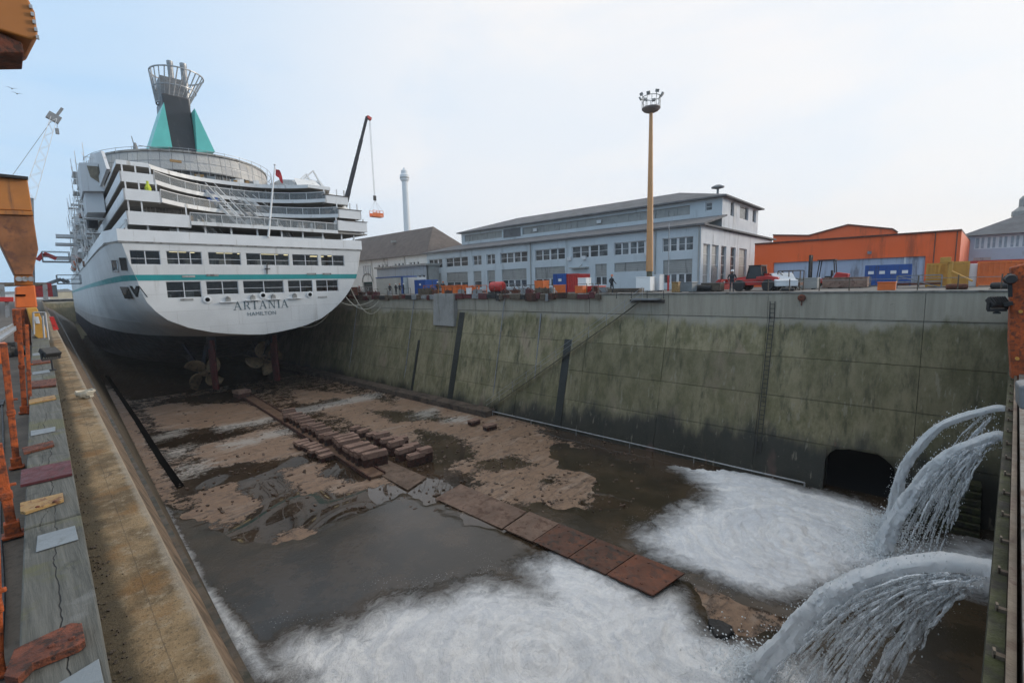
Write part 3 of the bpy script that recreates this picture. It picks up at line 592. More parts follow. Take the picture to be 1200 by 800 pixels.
plate('steel_strap',[(38,424),(60,421),(60,425),(38,428)],M['rustraw'],.03,'small far rusty strap on the timber beam beside the floodlight stand')
plate('galvanised_patch',[(38,414),(57,412),(57,415),(38,417)],M['palepaint'],.004,'farthest pale patch on the timber beam near the crane foot',cat='metal patch')
# dirt groove stones between timber and coping
# ------------------------------------------------------------------ railing posts (orange)
rail=empty('quay_railing',(0,6,LZ),0,'rusty orange railing of leaning posts along the left quay beside the timber beam','railing')
posts=[((16,628),(-4,520),.05),((20,548),(4,402),.048),((29,484),(21,362),.055),((36,484),(31,380),.04),((1,792),(-6,610),.024)]
for (bx,by),(tx,ty),w_ in posts:
    b=P(bx,by,Z=LZ); d=b[1]; tpt=P(tx,ty,Y=b[1]); m_=MB()
    k=w_; k2=k*.62
    a=b; c_=tpt
    m_.bar(a,c_,k,k2,up=(0,1,0)); m_.cbox((a[0],a[1],LZ+.05),(k*1.5,k*1.5,.11)); m_.cbox((a[0],a[1],LZ+.012),(k*2.2,k*2.2,.02))
    m_.cbox(a+(c_-a)*.45,(k*1.25,k*1.1,.05)); m_.bar(a+(c_-a)*.55,a+(c_-a)*.55+Vector((k*1.1,0,0)),.02); 
    m_.build('post',M['orange2'],rail,bevel=.006)
# ------------------------------------------------------------------ floodlights
def floodlight(loc,rz,tilt,label,stand=.55,s=1.,group='black floodlights'):
    r=empty('floodlight',loc,rz,label,'floodlight',group)
    R_=Matrix.Translation((0,0,stand*s))@Matrix.Rotation(tilt,4,'X')@Matrix.Scale(s,4)
    m_=MB(); m_.box((-.2,-.07,-.15),(.2,.07,.15),R_)
    for i in range(7): m_.box((-.17+i*.055,.07,-.13),(-.15+i*.055,.12,.13),R_)
    m_.build('housing',M['black'],r,local=True,bevel=.008)
    m_=MB(); m_.box((-.18,-.075,-.13),(.18,-.071,.13),R_); m_.build('lens',M['glass'],r,local=True)
    m_=MB(); m_.bar((-.22*s,0,stand*s),(-.22*s,0,stand*s-.2*s),.02,.04); m_.bar((.22*s,0,stand*s),(.22*s,0,stand*s-.2*s),.02,.04); m_.bar((-.22*s,0,stand*s-.2*s),(.22*s,0,stand*s-.2*s),.03,.04)
    m_.build('bracket',M['black'],r,local=True)
    m_=MB(); m_.tube([(0,0,0),(0,0,stand*s-.2*s)],.025*s); m_.lathe((0,0,0),[(.08*s,0),(.08*s,.02),(.03*s,.03)],12); m_.build('stand',M['black'],r,local=True)
    return r
q=P(62,434,Z=TZ); floodlight(q+Vector((0,0,0)),.5,-.95,'black floodlight on a short stand at the left quay edge beside the timber beam',.56,.62)
# small debris lump on quay edge
p=P(100,466,Z=LZ); m_=MB()
for i in range(5):
    c_=p+Vector((random.uniform(-.03,.03),random.uniform(-.12,.12),.03+.02*i)); m_.tube([c_+Vector((.06*math.cos(t_*.7)*(1+.2*i),.13*math.sin(t_*.7),.01*math.sin(t_*2))) for t_ in range(10)],.018,6)
tag(m_.build('rope_bundle',M['rope'],smooth=True),'small tan coil of frayed rope lying on the left dock edge','rope coil')
m_=MB(); rg3=random.Random(8)
for i in range(420):
    y=rg3.uniform(1.6,14)*rg3.random()**.4+.3; x_=tr(min(y,20))+abs(rg3.gauss(.01,.035)); s_=rg3.uniform(.002,.011); c_=Vector((x_,y,LZ+s_*.4)); m_.cbox(c_,(s_,s_*rg3.uniform(.7,1.6),s_*.8),rg3.uniform(0,3),rg3.uniform(-.5,.5))
tag(m_.build('grit',mat('dark_grit',(.07,.055,.04),.5,30,.9),kind='stuff'),'dark grit and small stones along the foot of the timber beam','grit')
m_=MB(); m_.tube([(P(2+2*math.sin(k*.9),470+k*26,Z=LZ+.012)) for k in range(12)],.009,6); tag(m_.build('cable',M['black'],smooth=True),'black cable snaking over the ground at the left border behind the orange posts','cable')
# ------------------------------------------------------------------ gantry crane leg at far left (orange)
Yc0=25.
def Q(x,y,Y=Yc0): return P(x,y,Y=Y)
cr=empty('dock_crane',tuple(P(30,395,Z=LZ)),0,'faded orange gantry crane leg tapering to its bogie on the left quay','crane')
def ex(name,px,Y,dep,m,**k):
    m_=MB(); m_.extr([Q(x,y,Y) for x,y in px],(0,dep,0)); return m_.build(name,m,cr,**k)
M['craneor']=mat('faded_orange_crane',(.46,.17,.035),.15,.8,.55,dirt=(.20,.085,.035),dirt_amt=.3,streak=True,bump=.1)
M['cranebr']=mat('brown_orange_crane',(.26,.10,.035),.35,1.2,.6,dirt=(.13,.05,.025),dirt_amt=.45,bump=.15)
ex('upper_girder',[(-70,200),(32,209),(38,247),(-70,243)],25,2.0,M['craneor'],bevel=.03)
ex('girder_lip',[(-70,243.5),(38.2,247.5),(39,252),(-70,249)],24.9,2.1,M['craneor'])
ex('leg_box',[(-20,250),(39,253),(45,292),(38,322),(17,322),(-2,282),(-20,262)],25,1.6,M['cranebr'],bevel=.03)
ex('girder_roof',[(-70,196),(33,207),(33,210),(-70,200)],24.8,2.3,M['black'])
ex('neck',[(17,322),(39,322),(39,334),(17,334)],25.1,1.1,M['orange'],bevel=.02)
ex('hub',[(18,336),(41,334),(44,360),(18,361)],24.9,1.4,M['orange3'],bevel=.04)
ex('hub_band',[(18,345),(30,345),(30,347),(18,347)],24.85,.1,M['dark'])
m_=MB()
for i in range(3): 
    c_=Q(22+7*i,327,25.0); m_.lathe(c_,[(.05,0),(.09,.02),(.09,.25)],10,Matrix.Rotation(math.pi/2,4,'X'))
m_.build('bolt',M['steel'],cr)
ex('bogie_frame',[(14,362),(32,361),(30,400),(26,440),(19,440),(17,400)],23,.7,M['orange2'],bevel=.03)
ex('bogie_cover',[(31,361),(43,360),(52,380),(58,398),(52,401),(40,393)],22.4,.8,M['yellow'],bevel=.02)
m_=MB()
for a,b in (((39,366),(40,392)),((39,366),(53,366)),((53,366),(57,398)),((50,370),(52,396))): m_.tube([Q(*a,22.2),Q(*b,22.2)],.03,6)
m_.build('guard_tube',M['steel'],cr)
ex('bogie_cheek',[(29,362),(36,362),(37,410),(33,432),(29,432)],22.9,.4,M['rust'],bevel=.02)
ex('sign_plate',[(40,371),(45,371),(47,379),(42,379)],22.35,.03,M['white2'])
ex('buffer',[(58,371),(63,371),(69,386),(63,387)],23,.3,M['red'])
# overhead jib end
jb=empty('crane_jib',tuple(P(20,40,Y=12)),0,'rusty orange end of an overhead crane jib in the top left corner','crane jib')
m_=MB(); m_.extr([P(x,y,Y=12) for x,y in ((-40,-30),(33,-2),(41,14),(45,44),(38,47),(-40,22))],(-.1,1.4,.05)); m_.build('boom_end',M['orange'],jb,bevel=.03)
m_=MB(); m_.extr([P(x,y,Y=12.1) for x,y in ((-40,20),(26,50),(28,62),(-40,62))],(0,.9,0)); m_.build('under_bracket',M['rust'],jb,bevel=.02)
m_=MB()
for i in range(5): m_.cbox(P(36+2*i,8+9*i,Y=11.97),(.04,.04,.06))
m_.build('bolt',M['steel'],jb)
# things behind crane on the left quay
def thingbox(name,a,b,m,label,cat,**k):
    m_=MB(); m_.box(a,b); o=m_.build(name,m,bevel=.03); return tag(o,label,cat)
r=empty('portal_frame',tuple(P(40,350,Y=60)),0,'grey brown steel portal behind the orange crane leg','portal frame')
m_=MB(); m_.extr([P(x,y,Y=60) for x,y in ((-10,331),(54,331),(54,334.5),(-10,336))],(0,1,0)); m_.build('beam',M['brownsteel'],r)
for x in (52.5,2):
    m_=MB(); m_.bar(P(x,333,Y=60),P(x+1.5,352,Y=60),.3); m_.build('leg',M['greymetal'],r)
r=empty('crane_beam',tuple(P(5,350,Y=35)),0,'bright red beam on low trestles left of the crane leg','beam')
m_=MB(); m_.extr([P(x,y,Y=35) for x,y in ((-30,348),(16,348),(16,353.5),(-30,353.5))],(0,.6,0)); m_.build('girder',M['red'],r,bevel=.02)
for x in (-6,8):
    m_=MB(); m_.bar(P(x,353,Y=35.2),P(x+1,372,Y=35.2),.15); m_.build('trestle',M['greymetal'],r)
r=empty('gangway_ramp',tuple(P(5,390,Y=20)),0,'pale aluminium ramp resting on the ground left of the crane foot','ramp')
m_=MB(); m_.bar(P(-14,401,Y=16),P(15,383,Y=22),.35,.05); m_.build('deck',M['steel'],r)
m_=MB(); m_.bar(P(-14,399,Y=16),P(15,381,Y=22),.04,.1); m_.build('kerb',M['steel'],r)
m_=MB(); m_.extr([P(x,y,Y=14) for x,y in ((-6,404),(7,402),(9,425),(-6,428))],(0,.5,0)); tag(m_.build('rail_clamp',M['orange3'],bevel=.03),'orange steel rail clamp at the left border beside the railing','rail clamp')
m_=MB()
for i in range(5): m_.cbox(P(6+i*1.5,408+2*i,Y=19),(.5,.4,.3),i)
tag(m_.build('hose_pile',M['black'],bevel=.05),'heap of black hoses on the ground left of the crane foot','hose')
for i,(x,y,Y,l) in enumerate(((66,352,95,'low'),(63,356,70,'near'))):
    pass
m_=MB(); m_.extr([P(x,y,Z=LZ) for x,y in ((-10,470),(6,470),(4,476),(-10,477))],(0,0,.03)); tag(m_.build('floor_plate',M['black']),'dark steel plate on the ground left of the orange posts','plate')
# ------------------------------------------------------------------ far left background
r=empty('lattice_crane',tuple(P(40,335,Y=150)),0,'pale slender lattice crane boom rising behind the orange crane','crane')
def lattice(mb,a,b,w_,nseg,r_=.12):
    a=Vector(a); b=Vector(b); d=(b-a).normalized(); s_=d.cross(Vector((0,1,0))).normalized()*w_/2; t_=Vector((0,1,0))*w_/2
    for sg in ((1,1),(1,-1),(-1,1),(-1,-1)): mb.bar(a+s_*sg[0]+t_*sg[1],b+(s_*sg[0]+t_*sg[1])*.5,r_)
    for i in range(nseg):
        f0,f1=i/nseg,(i+1)/nseg; p0=a+(b-a)*f0; p1=a+(b-a)*f1; k0=1-.5*f0; k1=1-.5*f1
        sg=1 if i%2 else -1
        for tt in (1,-1): mb.bar(p0+s_*sg*k0+t_*tt*k0,p1-s_*sg*k1+t_*tt*k1,r_*.7)
m_=MB(); lattice(m_,P(34,232,Y=150),P(63,138,Y=150),1.9,12,.09); m_.build('boom',M['white2'],r)
m_=MB(); m_.bar(P(62,142,Y=150),P(73,127,Y=150),.5); m_.cbox(P(63,138,Y=150),(2.2,1,1.6),0,0,.5); m_.build('boom_head',M['greymetal'],r)
m_=MB(); m_.bar(P(60,142,Y=150),P(15,205,Y=150),.08); m_.bar(P(67,135,Y=150),P(67,151,Y=150),.08); m_.cbox(P(67,154,Y=150),(.6,.6,1.2)); m_.build('cable',M['greymetal'],r)
m_=MB(); m_.bar(P(34,232,Y=150),P(36,345,Y=150),1.4); m_.build('tower',M['greymetal'],r)
def boomlift(px,Y,label,m):
    r=empty('boom_lift',tuple(P(px[0][0],349,Y=Y)),0,label,'boom lift','boom lifts beside the ship')
    m_=MB(); 
    for a,b in zip(px[:-1],px[1:]): m_.bar(P(*a,Y=Y),P(*b,Y=Y),.45)
    m_.build('arm',m,r)
    q=P(*px[-1],Y=Y); m_=MB(); m_.cbox(q+Vector((0,0,-.4)),(2.4,1.4,.15)); 
    for dx in (-1.2,1.2):
        for dy in (-.7,.7): m_.bar(q+Vector((dx,dy,-.4)),q+Vector((dx,dy,.8)),.08)
    for z_ in (.2,.8):
        m_.bar(q+Vector((-1.2,-.7,z_)),q+Vector((1.2,-.7,z_)),.07); m_.bar(q+Vector((-1.2,.7,z_)),q+Vector((1.2,.7,z_)),.07)
    m_.build('basket',M['greymetal'],r)
    q=P(px[0][0],349,Y=Y); m_=MB(); m_.cbox(q+Vector((0,0,.9)),(2.5,4,1.6)); m_.build('chassis',m,r)
boomlift([(44,305),(51,297),(66,303)],80,'red articulated boom lift reaching to the port side decks of the ship',M['red'])
boomlift([(52,334),(72,327),(77,331),(81,329)],90,'dark boom lift with a bent arm low beside the hull of the ship',M['greymetal'])
# far buildings & tree line beyond the dock head
for i,(xa,xb,yt,Y,m,lab,cat) in enumerate((( 56,84,342,420,'cream2','long pale yellow shed beyond the far end of the dock','shed'),(-40,58,345,380,'palegrey','low pale grey shed far behind the crane foot','shed'),(55,92,338.5,700,'treeline','distant flat line of trees on the horizon beyond the dock','trees'))):
    if m=='cream2': M[m]=mat('pale_yellow_cladding',(.52,.46,.33),.1,.3,.8)
    if m=='treeline': M[m]=mat('distant_foliage',(.10,.13,.11),.3,.1,1.)
    a=P(xa,yt,Y=Y); b=P(xb,yt,Y=Y); 
    if cat=='trees':
        m_=MB()
        for k in range(60):
            f_=random.random(); c_=a+(b-a)*f_*1.1; c_.y+=random.uniform(-8,8); hh_=random.uniform(.7,1.)*(c_.z-LZ); m_.lathe((c_.x,c_.y,LZ),[(3,0),(6,hh_*.35),(5.,hh_*.7),(2,hh_)],7)
        m_.build('tree_line',M[m],kind='stuff',label=lab,cat=cat)
    else:
        r=empty('shed',((a[0]+b[0])/2,Y,LZ),0,lab,cat); m_=MB(); m_.box((a[0],Y,LZ),(b[0],Y+25,a[2])); m_.build('wall',M[m],r)
        m_=MB(); m_.add([(a[0]-.5,Y-.5,a[2]+.02),(b[0]+.5,Y-.5,a[2]+.02),(b[0]+.5,Y+12,a[2]+1.2),(a[0]-.5,Y+12,a[2]+1.2),(a[0]-.5,Y+25.5,a[2]+.02),(b[0]+.5,Y+25.5,a[2]+.02)],[(0,1,2,3),(3,2,5,4)]); m_.build('roof',M['roofdark'],r)
# seagulls
def gull(x,y,Y,lab):
    q=P(x,y,Y=Y); m_=MB(); s=.6
    m_.lathe(q,[(.0,-.25),(.06,-.15),(.09,0),(.06,.15),(.0,.28)],8,Matrix.Rotation(math.pi/2,4,'X'))
    m_.add([q+Vector((0,.1,0)),q+Vector((.35,.12,.16)),q+Vector((.7,0,.05)),q+Vector((.33,-.08,.14)),q+Vector((0,-.1,0)),q+Vector((-.35,.12,.16)),q+Vector((-.7,0,.05)),q+Vector((-.33,-.08,.14))],[(0,1,3,4),(1,2,3),(0,4,7,5),(5,7,6)])
    tag(m_.build('seagull',M['greymetal'],smooth=True),lab,'bird')
gull(14,104,95,'upper of the two small seagulls flying above the orange crane'); gull(20,110,100,'lower of the two small seagulls flying above the orange crane')
# ------------------------------------------------------------------ dock gate on the right
gt=empty('dock_gate',(18,gateY(18),FZ),0,'steel dock gate at the right with mossy top beam, water pouring from it','dock gate')
def gstrip(name,dy0,dy1,z0,z1,m,x0=1.9,x1=36.3,bevel=0):
    m_=MB(); m_.add([(x0,gateY(x0)+dy0,z0),(x1,gateY(x1)+dy0,z0),(x1,gateY(x1)+dy1,z0),(x0,gateY(x0)+dy1,z0),(x0,gateY(x0)+dy0,z1),(x1,gateY(x1)+dy0,z1),(x1,gateY(x1)+dy1,z1),(x0,gateY(x0)+dy1,z1)],[(3,2,1,0),(4,5,6,7),(0,1,5,4),(1,2,6,5),(2,3,7,6),(3,0,4,7)])
    return m_.build(name,m,gt,bevel=bevel)
gstrip('skin_plate',-3.6,-.35,FZ-.3,-1.95,mat('wet_black_gate',(.02,.02,.018),.4,1,.5,dirt=(.05,.025,.015),dirt_amt=.3,streak=True),x0=-.4,x1=37)
gstrip('mossy_beam',-.05,.0,-1.75,-1.42,M['algaesteel'])
gstrip('timber_fender',-.078,-.052,-1.7,-1.38,M['brownsteel'])
gstrip('gap',-.09,-.08,-1.9,-1.6,M['dark'])
gstrip('walkway_edge',-.15,-.092,-1.7,-1.36,mat('pale_steel_channel',(.17,.165,.15),.3,3,.6,dirt=(.08,.045,.03),dirt_amt=.4,streak=False))
gstrip('walkway',-3.4,-.152,-1.9,-1.42,mat('rusty_brown_deck',(.085,.05,.035),.4,2,.75,dirt=(.04,.03,.025),dirt_amt=.4,bump=.4))
x=2.0; i=0
while x<34:
    m_=MB(); y=gateY(x); m_.box((x-.012,y-.052,-1.42),(x+.012,y-.022,-1.405)); m_.box((x-.012,y-.026,-1.42),(x+.012,y-.018,-1.39)); m_.build('bracket',M['brownsteel'],gt); x+=.28+x*.03; i+=1
m_=MB()
for x0 in (3.5,7.5,13): m_.cbox((x0,gateY(x0)-.12,-1.34),(.05,.03,.04))
m_.build('cleat',M['yellow'],gt)
# orange guard panel with lamp
gp=empty('guard_panel',(9,-.9,-1.4),0,'tall rusting orange steel panel standing on the dock gate at the right border','panel')
a=P(1184,310,X=9); m_=MB(); m_.extr([P(x_,y_,X=9) for x_,y_ in ((1185,313),(1240,300),(1240,470),(1196,470),(1186,452),(1183,400))],(.25,0,0)); m_.build('plate',M['orange2'],gp,bevel=.02)
m_=MB(); m_.bar(P(1183,320,X=8.9),P(1184,348,X=8.9),.04); m_.lathe(P(1184,327,X=8.85),[(.05,-.1),(.07,0),(.05,.1)],12,Matrix.Rotation(math.pi/2,4,'Y')); m_.build('hinge',M['black'],gp)
m_=MB(); m_.bar(P(1187,355,X=8.95),P(1176,357,X=8.95),.05); m_.build('lamp_arm',M['black'],gp)
for (x_,y_) in ((1196,365),(1192,420)):
    m_=MB(); m_.lathe(P(x_,y_,X=8.93),[(.02,-.03),(.02,.03)],8,Matrix.Rotation(math.pi/2,4,'Y')); m_.build('bolt',M['yellow'],gp)
q=P(1169,357,X=9); r=floodlight(q+Vector((0,0,-.12)),2.2,.8,'black floodlight fixed to the orange panel above the dock gate, tilted down',.3,.5)
# a square grey block behind
m_=MB(); q=P(1196,462,X=6); m_.extr([P(x_,y_,X=6) for x_,y_ in ((1194,452),(1215,450),(1215,480),(1195,480))],(.3,0,0)); tag(m_.build('junction_box',M['greymetal'],bevel=.02),'grey box on the gate walkway below the orange panel','box')
# ------------------------------------------------------------------ water jets
n=N('jet_water'); v=n.map((1.2,.5,.5)); a=n.noise(2.2,8,.7,v,.8); tr_=n.n.new('ShaderNodeBsdfTransparent'); 
n.set(n.mix(n.ramp(a,.35,.65),(.78,.84,.87),(.97,.99,1.)),.35,n.bump(n.noise(5,6,.6),.5,.05))
mx=n.n.new('ShaderNodeMixShader'); n.l.new(n.ramp(n.noise(4.5,8,.75,n.map((1,1,.6)),.6),.26,.44,.35,1.),mx.inputs[0]); tl2=n.n.new('ShaderNodeBsdfTranslucent'); tl2.inputs['Color'].default_value=(.95,.97,1,1); ad=n.n.new('ShaderNodeMixShader'); ad.inputs[0].default_value=.4; n.l.new(n.b.outputs[0],ad.inputs[1]); n.l.new(tl2.outputs[0],ad.inputs[2])
n.l.new(tr_.outputs[0],mx.inputs[1]); n.l.new(ad.outputs[0],mx.inputs[2]); n.l.new(mx.outputs[0],n.out.inputs[0])
M['jet']=n.m
n=N('jet_spray'); mx=n.n.new('ShaderNodeMixShader'); tr_=n.n.new('ShaderNodeBsdfTransparent'); n.set((.93,.96,.98),.4)
n.l.new(n.ramp(n.noise(2.2,8,.75,n.map((1.5,1.5,.5)),1.),.44,.58,0,.85),mx.inputs[0]); n.l.new(tr_.outputs[0],mx.inputs[1]); n.l.new(n.b.outputs[0],mx.inputs[2]); n.l.new(mx.outputs[0],n.out.inputs[0])
M['spray']=n.m
def spline(pts,t_):
    k=min(int(t_*(len(pts)-1)),len(pts)-2); f_=t_*(len(pts)-1)-k; p=lambda i: Vector(pts[max(0,min(len(pts)-1,i))])
    a,b,c_,d=p(k-1),p(k),p(k+1),p(k+2)
    return .5*((2*b)+(c_-a)*f_+(2*a-5*b+4*c_-d)*f_*f_+(3*b-a-3*c_+d)*f_**3)
def jet(X0,yz,r0,r1,label,ns):
    pts=[(X0,y_,z_) for y_,z_ in yz]; root=empty('water_jet',pts[0],0,label,'water jet','water jets pouring from the dock gate')
    rnd=random.Random(int(X0*10)); N1=110; n2=22
    vs=[];fs=[]
    ph=[rnd.uniform(0,6.28) for _ in range(8)]
    for i in range(N1):
        t_=i/(N1-1); c_=spline(pts,t_); d=(spline(pts,min(1,t_+.01))-spline(pts,max(0,t_-.01))).normalized(); up=Vector((1,0,0)).cross(d).normalized(); 
        if up.z<0: up=-up
        rr=r0+(r1-r0)*t_**1.3
        for k in range(n2):
            a=2*math.pi*k/n2; q=1+(.10+.28*t_)*(math.sin(3*a+ph[0]+t_*5)*.5+math.sin(5*a+ph[1]-t_*9)*.4+math.sin(t_*40+ph[2]+2*a)*.4+rnd.uniform(-.55,.55))
            lower=1.+(.55*t_*(.5+.5*math.sin(t_*31+a*4+ph[4]))+.2*t_ if math.sin(a)<.1 else 0)
            vs.append(c_+Vector((1,0,0))*math.cos(a)*rr*q+up*math.sin(a)*rr*.72*q*lower)
    for i in range(N1-1):
        for k in range(n2): k2=(k+1)%n2; fs.append((i*n2+k,i*n2+k2,(i+1)*n2+k2,(i+1)*n2+k))
    m_=MB(); m_.add(vs,fs); m_.build('stream',M['jet'],root,smooth=True)
    # strands that fall short below the main arc
    m_=MB(); dm=MB(); y0,z0=yz[0]; yE,zE=yz[-1]; K=(z0-zE)/((yE-y0)**2)
    for s_ in range(ns):
        reach=rnd.uniform(.30,.97)**.8; x_=X0+rnd.uniform(-1,1)*(r0+.25); k_=K/(reach**2); ys0=y0+rnd.uniform(0,.2); zz0=z0-rnd.uniform(.0,r0*1.0)
        t0=rnd.uniform(.12,.35); t1=rnd.uniform(.6,1.); path=[]
        for i in range(14):
            u=(t0+(t1-t0)*i/13)*(yE-y0)*reach; z_=zz0-k_*u*u
            if z_<FZ: break
            path.append(Vector((x_+rnd.uniform(-.04,.04)+.1*u*rnd.uniform(-1,1)*.2,ys0+u+rnd.uniform(-.03,.03),z_)))
        if len(path)>3: 
            m_.tube(path,[rnd.uniform(.008,.045) for _ in path],5)
        for i in range(9):
            u=rnd.uniform(.25,1.)*(yE-y0)*reach; z_=zz0-k_*u*u
            if z_>FZ: 
                c_=Vector((x_+rnd.uniform(-.2,.2),ys0+u+rnd.uniform(-.15,.15),z_+rnd.uniform(-.2,.2))); rr=rnd.uniform(.006,.022)
                dm.add([c_+Vector((rr,0,0)),c_+Vector((-rr,0,0)),c_+Vector((0,rr,0)),c_+Vector((0,-rr,0)),c_+Vector((0,0,rr*2)),c_+Vector((0,0,-rr*2))],[(0,2,4),(2,1,4),(1,3,4),(3,0,4),(2,0,5),(1,2,5),(3,1,5),(0,3,5)])
    m_.build('falling_strands',M['spray'],root,smooth=True,kind='stuff')
    # droplets hugging the outer arc and splash at the foot
    for i in range(1500):
        t_=rnd.uniform(.15,1.); c_=spline(pts,t_); rr=(r0+(r1-r0)*t_)*1.25; c_=c_+Vector((rnd.gauss(0,rr*.6),rnd.gauss(0,rr*.5),rnd.gauss(0,rr*.6)-.1)); s_=rnd.uniform(.006,.022)
        dm.add([c_+Vector((s_,0,0)),c_+Vector((-s_,0,0)),c_+Vector((0,s_,0)),c_+Vector((0,-s_,0)),c_+Vector((0,0,s_*1.6)),c_+Vector((0,0,-s_*1.6))],[(0,2,4),(2,1,4),(1,3,4),(3,0,4),(2,0,5),(1,2,5),(3,1,5),(0,3,5)])
    L_=Vector(pts[-1])
    for i in range(2200):
        a=rnd.uniform(0,6.28); rr=abs(rnd.gauss(0,1.1)); c_=L_+Vector((math.cos(a)*rr,math.sin(a)*rr,0)); c_.z=FZ+.15+abs(rnd.gauss(0,.35))*math.exp(-rr*.5); s_=rnd.uniform(.012,.045)
        dm.add([c_+Vector((s_,0,0)),c_+Vector((-s_,0,0)),c_+Vector((0,s_,0)),c_+Vector((0,-s_,0)),c_+Vector((0,0,s_)),c_+Vector((0,0,-s_))],[(0,2,4),(2,1,4),(1,3,4),(3,0,4),(2,0,5),(1,2,5),(3,1,5),(0,3,5)])
    n_=N('droplets') if 'drop' not in M else None
    if n_: M['drop']=n_.set((.8,.85,.88),.3)
    dm.build('droplets',M['drop'],root,kind='stuff')
jet(15.5,[(-1.75,-7.15),(-.58,-7.38),(.41,-8.0),(1.2,-8.75),(1.91,-9.68),(2.74,-11.3),(3.75,-13.35)],.27,.38,'nearest and widest water jet arcing from the dock gate at the lower right',130)
jet(27.0,[(-2.6,-6.75),(-2.2,-6.81),(-.72,-8.21),(.3,-10.51),(1.15,-13.35)],.25,.36,'middle water jet with a ragged curtain pouring from the dock gate',90)
jet(30.0,[(-2.9,-6.15),(-2.3,-6.3),(-.69,-7.41),(.45,-9.65),(.8,-12.0),(.95,-13.3)],.19,.3,'uppermost and farthest thin water jet arcing from the dock gate',12)
# dark step structure between jets
r=empty('altar_steps',(33,-1.5,FZ),0,'dark mossy timber steps beside the tunnel mouth behind the water jets','steps')
for i in range(7):
    m_=MB(); m_.box((31.8+i*.2,-2.6,FZ+.35*i),(33.9,.2-.03*i,FZ+.35*i+.3)); m_.build('step',M['algaesteel'],r,bevel=.03)
# dark stone at floor
p=P(843,739,Z=FZ); m_=MB()
for i in range(5): m_.cbox(p+Vector((random.uniform(-.3,.3),random.uniform(-.2,.2),.12)),(.6,.5,.35),random.uniform(0,3),random.uniform(-.3,.3))
tag(m_.build('broken_stone',M['black'],bevel=.08),'dark broken stones sticking out of the foam near the nearest jet','stones')
# ------------------------------------------------------------------ cruise ship (authored in its own frame: x athwart, y forward from the stern, z as the world)
SM=.06; sn=math.hypot(1,SM); SYV=Vector((SM,1,0))/sn; SXV=Vector((1,-SM,0))/sn; S0=Vector((21.9,61.0,0))
ship=empty('cruise_ship',tuple(S0),-math.atan(SM),'large white cruise ship with teal stripe and black funnel in the dry dock','cruise ship')
def SP(px,py,y):
    r=Vector(ray(px,py)); t_=(y+S0.dot(SYV))/r.dot(SYV); p=r*t_-S0; return Vector((p.dot(SXV),p.dot(SYV),p.z))
def interp(tab,z):
    if z<=tab[0][0]: return tab[0][1]
    for (a,b),(c_,d) in zip(tab[:-1],tab[1:]):
        if z<=c_: return b+(d-b)*(z-a)/(c_-a)
    return tab[-1][1]
OUT=[(-5.25,0.),(-5.0,2.8),(-4.5,5.3),(-3.8,7.4),(-2.8,9.1),(-1.8,10.2),(-.8,11.0),(.5,11.7),(1.7,12.1),(3,12.5),(5.5,13.0),(6.7,13.3)]
def B(z): return interp(OUT,z)
def OX(z): return interp([(-5.25,-.45),(-2.8,-.8),(-.8,-.5),(1.7,0),(6.7,0)],z)   # slight offset of the outline
def sm(a): a=max(0,min(1,a)); return a*a*(3-2*a)
def zk(y): return interp([(0,-5.25),(4,-5.7),(10,-6.8),(20,-9.2),(30,-11.3),(40,-12.1)],y)
def hbw(y,z):
    s_=(z-zk(y))/(6.7-zk(y)); zt=-5.25+s_*11.95
    k=[(0,1.),(0.8,1.035),(2,1.06),(3.6,1.075),(9,1.085)]
    bt=B(zt)*interp(k,y); full=14.1*interp([(0,.80),(.04,.9),(.1,.97),(.18,1.),(1,1.)],s_)
    w_=sm((y-2)/70); bb=bt*(1-w_)+full*w_
    if y>175: bb*=max(.02,1-((y-175)/56)**2*(1-.25*s_))
    return bb
yst=[0,.35,.8,1.4,2.2,3.6,6,10,16,24,34,46,60,80,110,150,175,190,205,218,226,231]
mb=MB(); rows=[]
for y in yst:
    zlow=zk(y); zs=max(-5.35,zlow+.02)
    zz=[zlow+(zs-zlow)*i/6 for i in range(7)]+[zs+(5.45-zs)*(i/10)**.8 for i in range(1,11)]
    row=[]
    for sgn in (-1,1):
        row.append([len(mb.v)+i for i in range(len(zz))]); 
        for z in zz: mb.v.append(Vector((sgn*hbw(y,z)+OX(z)*max(0,1-y/20),y,z)))
    rows.append(row)
for i in range(len(yst)-1):
    for sd_ in (0,1):
        for k in range(16): mb.f.append((rows[i][sd_][k],rows[i][sd_][k+1],rows[i+1][sd_][k+1],rows[i+1][sd_][k])); mb.mi.append(0 if k<6 else 1)
    mb.f.append((rows[i][0][0],rows[i][1][0],rows[i+1][1][0],rows[i+1][0][0])); mb.mi.append(0)
M['hullside_shaded']=plated('hull_side_shaded_white',(.60,.605,.60))  # ship white toned down, the hull side's shade is in the paint
hull=mb.build('hull',[M['antifoul'],M['hullside_shaded']],ship,local=True,smooth=True)
